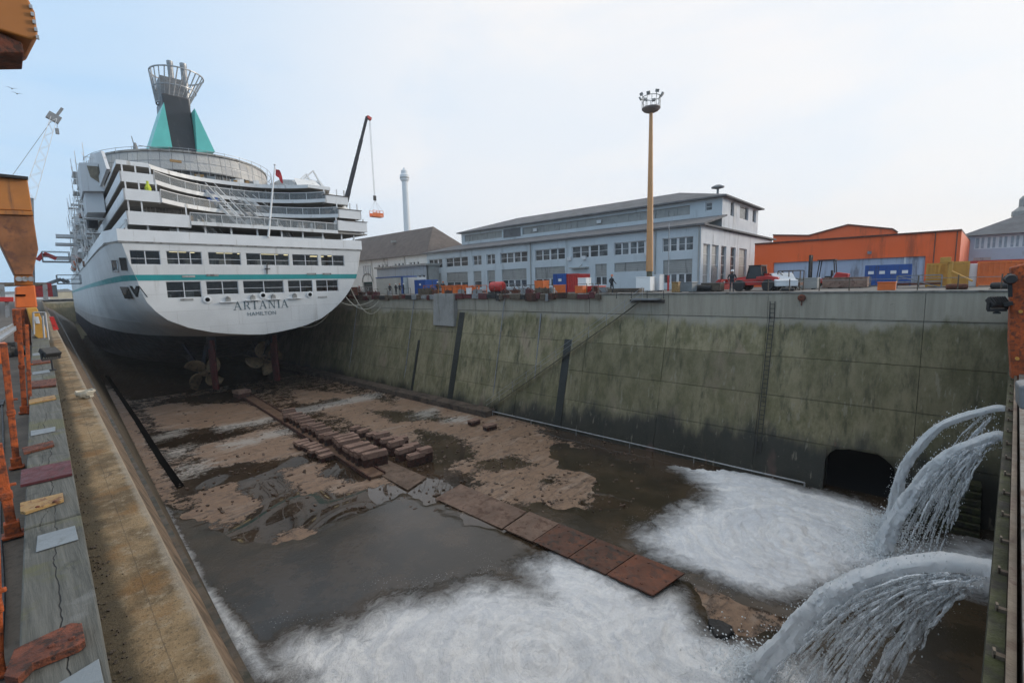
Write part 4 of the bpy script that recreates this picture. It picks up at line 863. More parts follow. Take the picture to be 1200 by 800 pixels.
# transom with window openings
UPW=[(70,262),(295,472),(500,733),(750,890),(905,1030)]; UPX=[tuple((180+a/4.615) for a in q) for q in UPW]
def lx(px,py,y=0): return SP(px,py,y).x
holes=[]
holes.append((lx(152,301),3.15,lx(188,301),4.65,2))
for a,b in UPX: holes.append((lx(a,302),3.2,lx(b,302),4.65,3 if b-a>40 else 2))
LOW=[(68,258),(285,460),(485,705),(728,862),(880,1000)]
for i,(a,b) in enumerate(LOW): holes.append((lx(180+a/4.615,337),-.45 if i==0 else -.2,lx(180+b/4.615,337),1.35,2))
zl=sorted(set([-5.25,-5.1,-4.8,-4.5,-4.1,-3.8,-3.3,-2.8,-2.3,-1.8,-1.3,-.8,.5,2.4,5.45]+[h[1] for h in holes]+[h[3] for h in holes]))
xl=sorted(set([-14,14]+[h[0] for h in holes]+[h[2] for h in holes]+[x_*2. for x_ in range(-6,7)]))
mb=MB(); ded={}
def vtx(p):
    k=(round(p[0],4),round(p[2],4))
    if k not in ded: ded[k]=len(mb.v); mb.v.append(Vector(p))
    return ded[k]
for z0,z1_ in zip(zl[:-1],zl[1:]):
    for x0,x1 in zip(xl[:-1],xl[1:]):
        cx_,cz_=(x0+x1)/2,(z0+z1_)/2
        if any(h[0]<cx_<h[2] and h[1]<cz_<h[3] for h in holes): continue
        cl=lambda x_,z_: max(OX(z_)-B(z_),min(OX(z_)+B(z_),x_))
        q=[vtx((cl(x0,z0),0,z0)),vtx((cl(x1,z0),0,z0)),vtx((cl(x1,z1_),0,z1_)),vtx((cl(x0,z1_),0,z1_))]
        q2=[]
        for i in q:
            if i not in q2: q2.append(i)
        if len(q2)>=3: mb.f.append(tuple(q2)); mb.mi.append(0)
for h in holes:   # reveals
    x0,z0,x1,z1_=h[:4]; mb.add([(x0,0,z0),(x1,0,z0),(x1,0,z1_),(x0,0,z1_),(x0,.35,z0),(x1,.35,z0),(x1,.35,z1_),(x0,.35,z1_)],[(0,1,5,4),(1,2,6,5),(2,3,7,6),(3,0,4,7)])
tr_o=mb.build('transom',M['white'],ship,local=True)
rd=random.Random(5)
for h in holes:
    x0,z0,x1,z1_,nm=h; m_=MB(); d=.06
    for a,b in (((x0,.12,z0),(x1,.2,z0+d)),((x0,.12,z1_-d),(x1,.2,z1_)),((x0,.12,z0+d),(x0+d,.2,z1_-d)),((x1-d,.12,z0+d),(x1,.2,z1_-d))): m_.box(a,b)
    for i in range(1,nm): xx=x0+(x1-x0)*i/nm; m_.box((xx-.045,.1,z0+d),(xx+.045,.2,z1_-d))
    m_.box((x0+d,.13,z0+(z1_-z0)*.42),(x1-d,.18,z0+(z1_-z0)*.42+.05))
    wn_=m_.build('window',M['frame'],ship,local=True)
    m_=MB(); m_.add([(x0+d,.16,z0+d),(x1-d,.16,z0+d),(x1-d,.16,z1_-d),(x0+d,.16,z1_-d)],[(0,1,2,3)]); m_.build('pane',M['clearglass'],wn_,local=True)
m_=MB(); m_.box((-11.8,.4,2.75),(11.9,6,5.2)); m_.box((-11.3,.4,-.8),(11.4,6,2.05))
# open the aft faces of the two rooms
m_.f=[f for i,f in enumerate(m_.f) if i not in (2,8)]; m_.mi=[0]*len(m_.f); m_.build('saloon_interior',M['intdark'],ship,local=True)
m_=MB()
for (x_,z_,w_) in ((-8.9,4.75,1.5),(-7.0,4.72,.4),(-4.4,4.75,1.6),(-2.2,4.7,.5),(.4,4.75,1.9),(3.1,4.7,.5),(6.4,4.6,1.7),(8.8,4.7,.4),(-10.3,1.6,2.1),(-5.1,1.6,1.7),(4.6,1.55,1.3),(-.5,1.5,.4),(2.2,1.5,.4),(8.9,1.5,.5)):
    m_.box((x_,.9,z_-.14),(x_+w_,1.3,z_-.04))
m_.build('ceiling_lamp',M['lit'],ship,local=True)
m_=MB()
for i in range(40): x_=rd.uniform(-11,11); z_=rd.choice((-.8,2.75)); m_.box((x_,rd.uniform(1,3),z_),(x_+rd.uniform(.2,1),4,z_+rd.uniform(.7,1.5)))
m_.build('furniture',M['shipgrey'],ship,local=True)
# teal stripe: on the transom and along the side
def side_strip(name,z0,z1_,m,y0=0,y1=175,off=.03,step=None,thick=.0):
    mb=MB(); ys_=[y for y in yst if y0<=y<=y1]
    for sgn in (-1,1):
        n0=len(mb.v)
        for y in ys_:
            for z in (z0,z1_): mb.v.append(Vector((sgn*(hbw(y,z)+off)+OX(z)*max(0,1-y/20),y-(off if y==0 else 0),z)))
        for i in range(len(ys_)-1): mb.f.append((n0+2*i,n0+2*i+1,n0+2*i+3,n0+2*i+2)); mb.mi.append(0)
    return mb
mb=side_strip('s',1.5,2.1,None); mb.add([(-B(1.5),-.035,1.5),(B(1.5),-.035,1.5),(B(2.1),-.035,2.1),(-B(2.1),-.035,2.1)],[(0,1,2,3)]); mb.build('teal_stripe',M['teal'],ship,local=True)
mb=side_strip('s',5.4,5.52,None,off=.10); mb.add([(-B(5.5),-.1,5.4),(B(5.5),-.1,5.4),(B(5.5),-.1,5.52),(-B(5.5),-.1,5.52)],[(0,1,2,3)]); mb.box((-13.2,-.1,5.38),(13.2,3,5.44)); mb.build('knuckle_rail',M['shipgrey'],ship,local=True)
mb=side_strip('s',-3.35,-3.2,None,y0=10,off=.12); mb.build('rubbing_strake',M['white2'],ship,local=True)
# small fittings on the transom
for px,py,ty in ((219,351,'v'),(243,351,'p'),(267,350,'l'),(296,348,'l'),(308,346,'p'),(320,347,'l'),(345,346,'l'),(363,345,'p'),(378,348,'v'),(221,324,'w'),(249,322.5,'w'),(365,321,'w'),(383,321,'w')):
    q=SP(px,py,-.02); m_=MB()
    if ty=='v': m_.box((q.x-.6,-.05,q.z-.12),(q.x+.6,.0,q.z+.12)); m_.build('vent',M['shipgrey'],ship,local=True)
    elif ty=='w': m_.box((q.x-.6,-.09,q.z-.1),(q.x+.6,-.04,q.z+.12)); m_.build('vent',M['shipgrey'],ship,local=True)
    elif ty=='p':
        m_.lathe(q,[(.42,0),(.42,.1),(.26,.12)],14,Matrix.Rotation(math.pi/2,4,'X')); fr_=m_.build('fairlead',M['white2'],ship,local=True)
        m_=MB(); m_.lathe(q+Vector((0,-.125,0)),[(.24,0),(.24,.01)],14,Matrix.Rotation(math.pi/2,4,'X')); m_.build('opening',M['dark'],fr_,local=True)
    else:
        m_.box((q.x-.85,-.35,q.z-.42),(q.x+.85,.0,q.z-.34)); sh=m_.build('ledge',M['white2'],ship,local=True); m_=MB(); m_.box((q.x-.25,-.2,q.z-.33),(q.x+.25,-.02,q.z+.1)); m_.lathe((q.x,-.15,q.z+.1),[(.2,0),(.1,.2)],8); m_.build('mooring_roller',M['shipgrey'],sh,local=True)
# ship's name in serif capitals and port of registry
def glyph(c,W,H):
    T,t_,s_=.14*H,.05*H,.04*H; q=[]
    R=lambda x0,z0,x1,z1_: q.append([(x0,z0),(x1,z0),(x1,z1_),(x0,z1_)])
    def serif(x_,z_,w_=.16): R(x_-w_*H,z_,x_+w_*H,z_+s_)
    if c=='A': q.append([(0.06*W,0),(.06*W+t_,0),(.5*W+t_*.3,H),(.5*W-t_*.7,H)]); q.append([(.94*W-T,0),(.94*W,0),(.5*W+T*.4,H),(.5*W-T*.6,H)]); R(.25*W,.33*H,.75*W,.33*H+t_); serif(.08*W,0); serif(.9*W-T*.3,0)
    if c=='R':
        R(.15*W,0,.15*W+T,H); serif(.15*W+T/2,0); serif(.12*W+T/2,H-s_,.12); R(.15*W+T,H-t_,.6*W,H); R(.15*W+T,.46*H,.6*W,.46*H+t_)
        q.append([(.6*W,.46*H),(.86*W,.58*H),(.86*W,.86*H),(.6*W,H),(.6*W,H-t_),(.86*W-T*.8,.82*H),(.86*W-T*.8,.62*H),(.6*W,.46*H+t_)]); q.append([(.5*W,.47*H),(.5*W+T,.47*H),(W*1.02,0),(W*1.02-T,0)])
    if c=='T': R(.5*W-T/2,0,.5*W+T/2,H); serif(.5*W,0); R(.02*W,H-t_,.98*W,H); q.append([(.02*W,H-t_),(.02*W+s_,H-t_),(.02*W,H-.24*H)]); q.append([(.98*W,H-t_),(.98*W-s_,H-t_),(.98*W,H-.24*H)])
    if c=='N': R(.13*W,0,.13*W+t_,H); R(.87*W-t_,0,.87*W,H); q.append([(.13*W,H),(.13*W+T,H),(.87*W,0),(.87*W-T*.7,0)]); serif(.14*W+t_/2,0,.12); serif(.13*W,H-s_,.1); serif(.86*W-t_/2,H-s_,.12)
    if c=='I': R(.5*W-T/2,0,.5*W+T/2,H); serif(.5*W,0); serif(.5*W,H-s_)
    return q
xL=SP(274,360,0).x; xR=SP(339,356,0).x; M['lett']=mat('faded_letter_paint',(.10,.14,.155),.2,1,.6); H_=1.0; zB=-2.08; ws={'A':1.0,'R':.9,'T':.9,'N':1.05,'I':.5}; tot=sum(ws[c] for c in 'ARTANIA'); un=(xR-xL)/tot; x_=xL
for k,c in enumerate('ARTANIA'):
    m_=MB(); W_=ws[c]*un*.86
    for j,poly in enumerate(glyph(c,W_,H_)): m_.extr([(x_+a,-.03-.0015*j,zB+b) for a,b in poly],(0,.02,0))
    m_.build('name_letter',M['navy'] if 'lett' not in M else M['lett'],ship,local=True); x_+=ws[c]*un
cu=bpy.data.curves.new('port_name','FONT'); cu.body='HAMILTON'; cu.size=.62; cu.extrude=.008; cu.align_x='CENTER'; cu.space_character=1.06
tmp=bpy.data.objects.new('tmp',cu); COL.objects.link(tmp); bpy.context.view_layer.update(); me=bpy.data.meshes.new_from_object(tmp); bpy.data.objects.remove(tmp)
me.transform(Matrix.Translation((SP(307,366,0).x,-.03,-2.85))@Matrix.Rotation(math.pi/2,4,'X')); me.materials.clear(); me.materials.append(M['lett'])
o=bpy.data.objects.new('port_name',me); COL.objects.link(o); o.parent=ship; WM[o]=WM[ship]
# corner panes on the left quarter
def cornerpane(px0,px1,pt0,pt1,ytop,ybot,name='quarter_window'):
    pts=[]
    for px,py in ((px0,ybot),(px1,ybot),(pt1,ytop),(pt0,ytop)):
        best=None   # intersect with the rounded hull corner
        for i in range(140):
            y=i*.06; q=SP(px,py,y)
            if best is None or abs(q.x+hbw(y,q.z)-OX(q.z))<best[0]: best=(abs(q.x+hbw(y,q.z)-OX(q.z)),q)
        pts.append(best[1]+Vector((-.05,-.06,0)))
    m_=MB(); m_.extr(pts,(-.02,-.03,0)); m_.build(name,M['glass'],ship,local=True)
cornerpane(133,140,131,138,305,319); cornerpane(143,150,140,148,302,317)
cornerpane(147,157,141,150,336,350); cornerpane(160,174,152,164,335,348)
# main deck and bulwark
m_=MB(); 
for s_ in (-1,1): pass
pl=[(-13.2,.0),(13.2,.0),(14.05,3.4),(14.1,60),(14.1,175),(-14.1,175),(-14.1,60),(-14.05,3.4)]
m_.prism(pl,5.45,5.6); m_.build('main_deck',M['shipgrey'],ship,local=True)
def wallstrip(pts,z0,z1_,th,m,name,flare=0):
    """solid parapet following a plan polyline"""
    mb=MB()
    for (a,b) in zip(pts[:-1],pts[1:]):
        a=Vector((*a,0)); b=Vector((*b,0)); d=(b-a).normalized(); nrm=Vector((d.y,-d.x,0))*th
        mb.add([a+Vector((0,0,z0)),b+Vector((0,0,z0)),b+nrm+Vector((0,0,z0)),a+nrm+Vector((0,0,z0)),a+Vector((0,0,z1_)),b+Vector((0,0,z1_)),b+nrm+Vector((0,0,z1_)),a+nrm+Vector((0,0,z1_))],[(3,2,1,0),(4,5,6,7),(0,1,5,4),(1,2,6,5),(2,3,7,6),(3,0,4,7)])
    return mb.build(name,m,ship,local=True)
wallstrip([(-14.15,170),(-14.15,3.4),(-13.25,-.02),(13.25,-.02),(14.15,3.4),(14.15,170)],5.55,6.75,-.12,M['white2'],'bulwark')
# tiers
n=N('screen_glass'); n.set((.22,.24,.25),.5,None,None,.45); M['screenglass']=n.m
def curve_pts(xw,yw,yc,n=16,bow=1.0):
    out=[]
    for i in range(n+1):
        x_=-xw+2*xw*i/n; s_=1-abs(x_/xw)**2.2; out.append((x_,yw+(yc-yw)*s_))
    return out
XL=-12.3
TIERS=[ # floor z, right end, inner left, inner right, wing y, centre y, parapet bottom/top
 (7.75,14.2,-6.8,9.9,0.0,0.0,7.25,8.6,'t2'),(10.0,13.6,-9.2,10.3,.35,5.0,9.75,10.9,'t3'),(12.1,12.4,-9.4,9.2,1.6,7.0,11.8,12.85,'t4'),(14.0,10.6,-9.6,7.6,3.2,7.2,13.85,14.3,'t5')]
M['bandwhite']=mat('deck_edge_white',(.72,.725,.72),.06,.6,.45,dirt=(.4,.38,.35),dirt_amt=.2,streak=True)
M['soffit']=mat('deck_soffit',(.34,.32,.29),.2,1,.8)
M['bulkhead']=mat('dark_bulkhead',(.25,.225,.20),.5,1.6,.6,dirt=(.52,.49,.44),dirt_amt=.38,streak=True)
def tcurve(il,ir,yw,yc,n=22):
    out=[]
    for i in range(n+1):
        x_=il+(ir-il)*i/n; f_=2*i/n-1; out.append((x_,yw+(yc-yw)*(1-abs(f_)**2.4)))
    return out
for ti,(zi,xr,il,ir,yw,yc,p0,p1,nm) in enumerate(TIERS):
    cp=tcurve(il,ir,yw,yc); nxt=TIERS[ti+1][0] if ti<3 else None
    plan=[(XL,170),(XL,yw)]+cp+[(xr,yw),(13.6,yw+8),(13.6,170)]
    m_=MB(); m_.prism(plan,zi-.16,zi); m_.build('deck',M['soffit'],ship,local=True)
    q1=1.0 if nm=='t2' else 0
    wallstrip([(XL,150),(XL,yw-.1),(il,yw-.1)]+([(il,yw+1.)] if nm!='t5' else []),p0,p1,-.12,M['white2'],'wing_parapet')
    wallstrip([(13.6,40),(xr,yw-.1),(ir,yw-.1)][::1]+([(ir,yw+1.)] if nm!='t5' else []),p0+.75*q1,p1+.75*q1,.12,M['white2'],'wing_parapet')
    if nm=='t5': 
        for (xa,xb) in ((XL,il),(ir,xr)): m_=MB(); m_.box((xa-.05,yw-.15,p0),(xb+.05,yw+5,p1-.05)); m_.build('wing_roof',M['white2'],ship,local=True)
    bh=.45 if nm!='t2' else .4
    m_=MB()
    for a,b in zip(cp[:-1],cp[1:]): m_.bar((a[0],a[1]-.07,zi+.02),(b[0],b[1]-.07,zi+.02),.14,bh)
    m_.build('deck_edge',M['bandwhite'],ship,local=True)
    if nm!='t5':
        m_=MB(); gl=MB()
        for i,a in enumerate(cp[::2]): m_.bar((a[0],a[1],zi),(a[0],a[1],zi+1.15),.045)
        for a,b in zip(cp[:-1],cp[1:]): m_.bar((a[0],a[1],zi+1.15),(b[0],b[1],zi+1.15),.08); gl.extr([(a[0],a[1],zi+.25),(b[0],b[1],zi+.25),(b[0],b[1],zi+1.1),(a[0],a[1],zi+1.1)],(0,.02,0))
        m_.build('railing',M['bandwhite'],ship,local=True); gl.build('glass_screen',M['screenglass'],ship,local=True)
    if nxt:
        h=nxt-zi-.2; yb_=TIERS[ti+1][5]+1.4
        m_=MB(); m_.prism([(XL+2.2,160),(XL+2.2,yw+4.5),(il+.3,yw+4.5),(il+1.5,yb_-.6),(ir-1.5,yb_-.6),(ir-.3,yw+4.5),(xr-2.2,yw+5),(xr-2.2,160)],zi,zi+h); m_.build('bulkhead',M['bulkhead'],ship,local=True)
        for i in range(8):
            x_=-6.4+i*1.85; m_=MB(); m_.box((x_-.5,yb_-.68,zi+.45),(x_+.5,yb_-.62,zi+h-.25)); wd=m_.build('deck_window',M['bandwhite'] if (i+ti)%3 else M['shipgrey'],ship,local=True)
            m_=MB(); m_.box((x_-.42,yb_-.72,zi+.52),(x_+.42,yb_-.69,zi+h-.32)); m_.build('pane',M['glass'],wd,local=True)
        for x_ in (XL+.3,XL+1.4,il-.25,-4.3,-.5,3.6,ir+.1,xr-1.3,xr-.25):
            inw=x_<il or x_>ir; yy_=yw+.5 if inw else max(TIERS[ti][5],TIERS[ti+1][5])-.0+.4; m_=MB(); m_.bar((x_,yy_,zi),(x_,yy_,nxt-.15),.13); m_.build('pillar',M['bandwhite'],ship,local=True)
# pillars and back wall on the main deck
for x_ in (-12.4,-10.6,-8,-5.4,-2.8,0,2.8,5.4,8,10.6,12.4):
    m_=MB(); m_.bar((x_,.5,5.6),(x_,.5,7.8),.18); m_.build('pillar',M['bandwhite'],ship,local=True)
m_=MB(); m_.prism([(-12,160),(-12,9),(-9,6.5),(9,6.5),(12,9),(12,160)],5.6,7.75); m_.build('bulkhead',M['bulkhead'],ship,local=True)
m_=MB()   # curved white pool bulwark on the main deck
cp=curve_pts(8.6,1.2,3.4)
for a,b in zip(cp[:-1],cp[1:]): m_.bar((a[0],a[1],6.9),(b[0],b[1],6.9),.15,.55)
m_.build('inner_bulwark',M['bandwhite'],ship,local=True)
# clutter on the terraces: stairs, awnings, crates of the refit
def stair(a,b,w_,m,m2):
    a=Vector(a); b=Vector(b); m_=MB()
    for dx in (-w_/2,w_/2): m_.bar(a+Vector((dx,0,0)),b+Vector((dx,0,0)),.1,.3); m_.bar(a+Vector((dx,0,1)),b+Vector((dx,0,1)),.06)
    for i in range(12): c_=a+(b-a)*(i/12); m_.cbox(c_,(w_,.3,.05))
    m_.build('stair',m,ship,local=True)
stair((-1.,2.2,8.0),(-3.2,6.4,12.6),1.,M['bandwhite'],0); stair((1.4,2.,7.9),(-.8,5.6,11.7),1.,M['steel'],0); stair((2.6,5,10.),(.8,7.5,12.4),1.,M['bandwhite'],0)
stair((-3.,3.2,5.6),(-5.2,1.6,7.9),.8,M['bandwhite'],0); stair((5.2,3.2,5.6),(3.4,1.6,7.9),.8,M['bandwhite'],0)
m_=MB(); m_.extr([(-4.0,7.2,12.9),(-2.8,7.2,12.9),(-2.2,6.0,11.),(-3.4,6.0,11.)],(0,.4,0)); m_.build('blue_tarpaulin',M['blue'],ship,local=True)
a=SP(302,228,8.6); b=SP(334,227,8.6)
zr=12.3
m_=MB(); m_.box((a.x,8.6,zr+.2),(b.x,10,zr+.35))
for i in range(7): x_=a.x+(b.x-a.x)*i/6; m_.bar((x_,8.6,zr),(x_,8.6,zr+1.5),.12)
for h in (zr+.4,zr+.95,zr+1.5): m_.bar((a.x,8.6,h),(b.x,8.6,h),.14)
m_.box((a.x+.2,8.8,zr+.4),(b.x-1.2,9.9,zr+1.3)); m_.build('red_scaffold',M['red'],ship,local=True)
a=SP(234,222,9.); m_=MB(); m_.box((a.x-.6,8.8,a.z-.6),(a.x+.7,9.4,a.z+.7)); m_.build('red_cover',M['red'],ship,local=True)
rd=random.Random(11)
pal=[M['bandwhite'],M['shipgrey'],M['cream'],M['greymetal'],M['white2'],M['woodblock'],M['palepaint']]
for zi,y0 in ((5.6,1.4),(7.75,1.6),(10.0,5.6),(12.1,7.6),(14.,9.)):
    for i in range(34):
        x_=rd.uniform(-9,9.); y=y0+rd.uniform(0,1.8)+ (1-abs(x_)/10)*.5; h=rd.uniform(.35,1.35); m_=MB(); m_.cbox((x_,y,zi+h/2),(rd.uniform(.2,1.0),rd.uniform(.2,.6),h),rd.uniform(-.5,.5)); m_.build('refit_crate',pal[rd.randrange(len(pal))],ship,local=True)
a=SP(174,220,1.2); m_=MB(); m_.lathe((a.x,1.6,10.9),[(.25,0),(.3,.5),(.15,.9),(.15,1.2)],8); m_.build('worker_jacket',mat('hi_vis_yellow',(.55,.62,.05),.1,4,.8),ship,local=True)
m_=MB()
for z0,hw,y0 in ((9.35,14.2,0),(10.92,13.6,.35),(12.87,12.4,1.6)):
    m_.prism([(hw-3.4,y0-.2),(hw+.1,y0-.2),(hw+.3,y0+5),(hw-2.6,y0+5)],z0,z0+.07)
m_.build('cap_rail',M['brownsteel'],ship,local=True)
for (xa,ya_,za,xb,yb3,zb3) in ((10.2,1.4,10.95,13.2,4.5,12.3),(9.2,2.4,12.9,12.3,6,14.0),(7.0,5,14.3,11,9,16.2)):
    m_=MB(); m_.extr([(xa,ya_,za),(xb,ya_+.5,za),(xb,yb3,zb3),(xa+1,yb3,zb3)],(0,.12,.05)); m_.build('wing_screen',M['bandwhite'],ship,local=True)
# rounded shrouded deckhouse
def ell(n,a_,b_,yc_,x0=.3,t0=math.pi,t1=2*math.pi): return [(x0+a_*math.cos(t0+(t1-t0)*i/n),yc_+b_*math.sin(t0+(t1-t0)*i/n)) for i in range(n+1)]
e=[(-12.7,150)]+ell(36,13,17.5,40)+[(13.3,150)]
def arcwall(e,z0,z1_,m,name,lean=0.):
    me=bpy.data.meshes.new(name); vs=[]; fs=[]; uv=[]; L_=0; Ls=[0]
    for a,b in zip(e[:-1],e[1:]): L_+=math.dist(a,b); Ls.append(L_)
    nz=5
    for (x_,y_) in e:
        for k in range(nz+1):
            f_=k/nz; vs.append((x_*(1-lean*f_)+.0,y_+(40-y_)*lean*f_ if y_<41 else y_,z0+(z1_-z0)*f_))
    for i in range(len(e)-1):
        for k in range(nz): fs.append((i*(nz+1)+k,(i+1)*(nz+1)+k,(i+1)*(nz+1)+k+1,i*(nz+1)+k+1)); uv+= [(Ls[i],k*(z1_-z0)/nz),(Ls[i+1],k*(z1_-z0)/nz),(Ls[i+1],(k+1)*(z1_-z0)/nz),(Ls[i],(k+1)*(z1_-z0)/nz)]
    me.from_pydata(vs,[],fs); u=me.uv_layers.new(name='UVMap'); 
    for i,q in enumerate(uv): u.data[i].uv=q
    me.materials.append(m); o=bpy.data.objects.new(name,me); COL.objects.link(o); o.parent=ship; WM[o]=WM[ship]
    sd_=o.modifiers.new('solid','SOLIDIFY'); sd_.thickness=.1; return o
arcwall(e,18.4,21.1,M['netting'],'netting_shroud',.03)
m_=MB(); e2=[(x_*.94,y_+ .9) for x_,y_ in e]; m_.prism(e2,14.0,18.5); m_.build('dark_window_band',mat('dark_window_band',(.07,.072,.075),.4,1.2,.35,dirt=(.25,.25,.24),dirt_amt=.4,streak=True),ship,local=True)
m_=MB(); 
for i in range(0,len(e2)-1,1):
    if e2[i][1]<60: m_.bar((e2[i][0],e2[i][1]-.06,14.0),(e2[i][0],e2[i][1]-.06,18.5),.12)
m_.build('window_mullion',M['steel'],ship,local=True)
m_=MB(); m_.prism([(x_*.985,y_+.2) for x_,y_ in e],21.05,21.3); m_.build('top_roof',M['shipgrey'],ship,local=True)
m_=MB(); m_.prism([(XL,11),(-8,12),(0,14.5),(7.5,13),(10,11),(13.4,20),(13.4,150),(XL,150)],14.0,14.12); m_.build('sun_deck',M['soffit'],ship,local=True)
m_=MB()
for (x_,y_) in e[1:-1:2]: 
    m_.bar((x_*1.03,y_-.5,17.4),(x_*1.03,y_-.5,21.5),.05)
for h in (18.2,19.4,20.6,21.4):
    for a,b in zip(e[1:-2],e[2:-1]): m_.bar((a[0]*1.03,a[1]-.5,h),(b[0]*1.03,b[1]-.5,h),.05)
m_.build('scaffold_tube',M['steel'],ship,local=True)
a=SP(205,190,22); m_=MB(); m_.cbox((a.x,a.y-.6,a.z),(1.4,.2,.35)); m_.build('hi_vis_worker_group',M['cream'],ship,local=True)
# tilted white frames at the right end of the upper terraces
for (px,py,y) in ((358,212,9),(366,208,10.5)):
    q=SP(px,py,y); m_=MB(); m_.bar(q+Vector((-2.4,0,-1.4)),q+Vector((.2,0,1)),.18); m_.bar(q+Vector((.2,0,1)),q+Vector((1.6,0,-1.6)),.18); m_.bar(q+Vector((-3,0,-.9)),q+Vector((2,0,-1.5)),.12); m_.bar(q+Vector((-1.2,0,-.2)),q+Vector((1,0,-.6)),.1); m_.build('awning_frame',M['bandwhite'],ship,local=True)
# port and starboard upper side walls, lifeboats, balconies
for s_,xx in ((-1,-12.7),(1,13.5)):
    m_=MB(); m_.extr([(xx,9,14.4),(xx,13,17.2),(xx,30,20.4),(xx,150,20.4),(xx,150,14.4)],(-s_*.3,0,0)); m_.build('upper_side_wall',M['palegrey'],ship,local=True)
    m_=MB(); m_.extr([(xx-s_*.1,22,12.0),(xx-s_*.1,27,14.2),(xx-s_*.1,150,14.2),(xx-s_*.1,150,12.0)],(-s_*.2,0,0)); m_.build('side_screen',M['white2'],ship,local=True)
    for i in range(24):
        m_=MB(); m_.box((xx+s_*.02,18+i*4,15.6),(xx+s_*.06,20.4+i*4,16.7)); m_.build('side_window',M['glass'],ship,local=True)
    for k in range(7):
        y=70+k*12; zc=8.9; m_=MB(); prof=[]
        for i in range(9):
            t_=-1+2*i/8; w_=1.3*math.sqrt(max(0,1-t_**4))+.02; prof.append((t_*4.4,w_))
        vs=[];fs=[]
        for yy_,w_ in prof:
            for a in range(10): an=2*math.pi*a/10; vs.append((s_*13.1+math.cos(an)*w_,y+yy_,zc+math.sin(an)*w_*.95))
        for i in range(8):
            for a in range(10): a2=(a+1)%10; fs.append((i*10+a,i*10+a2,(i+1)*10+a2,(i+1)*10+a))
        m_.add(vs,fs); lb=m_.build('lifeboat',M['orange3'] if k%2 else M['white2'],ship,local=True,smooth=True)
        m_=MB()
        for dy in (-3.4,3.4): m_.bar((s_*12.4,y+dy,8),(s_*14.4,y+dy,11.4),.25); m_.bar((s_*14.4,y+dy,11.4),(s_*12.4,y+dy,11.8),.25)
        m_.build('davit',M['bandwhite'],lb,local=True)
rd=random.Random(2)
for lvl in range(7):
    m_=MB(); z=6.6+lvl*2.0
    for k in range(16):
        y=24+k*5.5; xo=-13.0-1.7*(.55+.45*math.sin(k*.9+lvl)); 
        m_.bar((-12.3,y,z),(xo,y,z+rd.uniform(-.2,.2)),.09); m_.bar((xo,y,z-.9),(xo,y,z+1.9),.08); m_.bar((xo,y,z+rd.uniform(0,1)),(xo+.2,y+5.5,z+rd.uniform(0,1)),.08); m_.bar((xo,y,z),(xo+.1,y+5.5,z+1.8),.06)
        if rd.random()<.5: m_.box((xo,y,z),(-12.5,y+rd.uniform(2,5),z+.09))
    m_.build('side_scaffold',M['bandwhite'],ship,local=True)
for k in range(46):
    y=rd.uniform(20,110); z=rd.uniform(5.6,15); m_=MB(); m_.cbox((-12.9-rd.uniform(0,1.2),y,z),(rd.uniform(.3,1.2),rd.uniform(.4,2.2),rd.uniform(.3,1.5)),rd.uniform(-.3,.3)); m_.build('side_gear',[M['bandwhite'],M['shipgrey'],M['palegrey'],M['woodblock'],M['clothdark']][k%5],ship,local=True)
for (x0,y0,z0,x1,y1,z1_) in ((-17.2,72,12.6,-13,72,12.2),(-17.4,76,11.2,-13,76,10.9),(-18,88,9.,-13,88,8.6)):
    m_=MB(); m_.box((min(x0,x1),y0,min(z0,z1_)),(max(x0,x1),y0+2.2,max(z0,z1_)+.25)); m_.build('work_platform',M['palegrey'],ship,local=True)
# grey box hanging high on the port side (bridge wing shelter)
m_=MB(); m_.prism([(-14.4,22.),(-12.3,20.5),(-12.3,30),(-14.4,30)],13.8,17.4); m_.prism([(-14.2,23),(-12.4,21.5),(-12.4,30),(-14.2,30)],11.2,13.78); m_.build('wing_shelter',M['palegrey'],ship,local=True)
m_=MB(); m_.extr([(-13.5,21.3,15.6),(-12.45,20.55,14.6),(-12.45,20.55,16.9),(-13.7,21.4,17.0)],(0,-.06,0)); m_.build('shelter_opening',M['intdark'],ship,local=True)
# ---- funnel
y=30; bl=SP(198,172,y); br=SP(232,177,y); tl_=SP(191.5,100,y); tr2=SP(224.5,100,y)
xb0,xb1,xt0,xt1=bl.x,br.x,tl_.x,tr2.x; zb_,zt_=21.2,tl_.z-.3
m_=MB(); m_.add([(xb0,y,zb_),(xb1,y,zb_),(xb1-.3,y+11,zb_),(xb0+.3,y+11,zb_),(xt0,y+2.5,zt_),(xt1,y+2.5,zt_),(xt1-.3,y+10,zt_),(xt0+.3,y+10,zt_)],[(3,2,1,0),(4,5,6,7),(0,1,5,4),(1,2,6,5),(2,3,7,6),(3,0,4,7)])
fn=m_.build('funnel',M['navy'],ship,local=True,bevel=.25)
for (ax,ay,lx0,lx1,ly,s_) in ((192,120,176,202,173,-1),(228,127,231,252,178,1)):
    A=SP(ax,ay,y-.3); p0=SP(lx0,ly,y-.3); p1=SP(lx1,ly,y-.3); m_=MB(); m_.add([A,p0,p1,A+Vector((0,7,0)),p0+Vector((0,9,0)),p1+Vector((0,9,0))],[(0,1,2),(5,4,3),(0,1,4,3),(1,2,5,4),(2,0,3,5)]); m_.build('funnel_fin',M['teal2'],fn,local=True)
c0=Vector(((xt0+xt1)/2,y+6,zt_)); R0=(xt1-xt0)/2*1.0; RT=SP(240,90,y+3).x-c0.x; zt2=SP(205,80,y+3).z
m_=MB(); nb=26
def rg_(r,z,k): a=2*math.pi*k/nb; return Vector((c0.x+r*math.cos(a),c0.y+r*math.sin(a)*1.0,z))
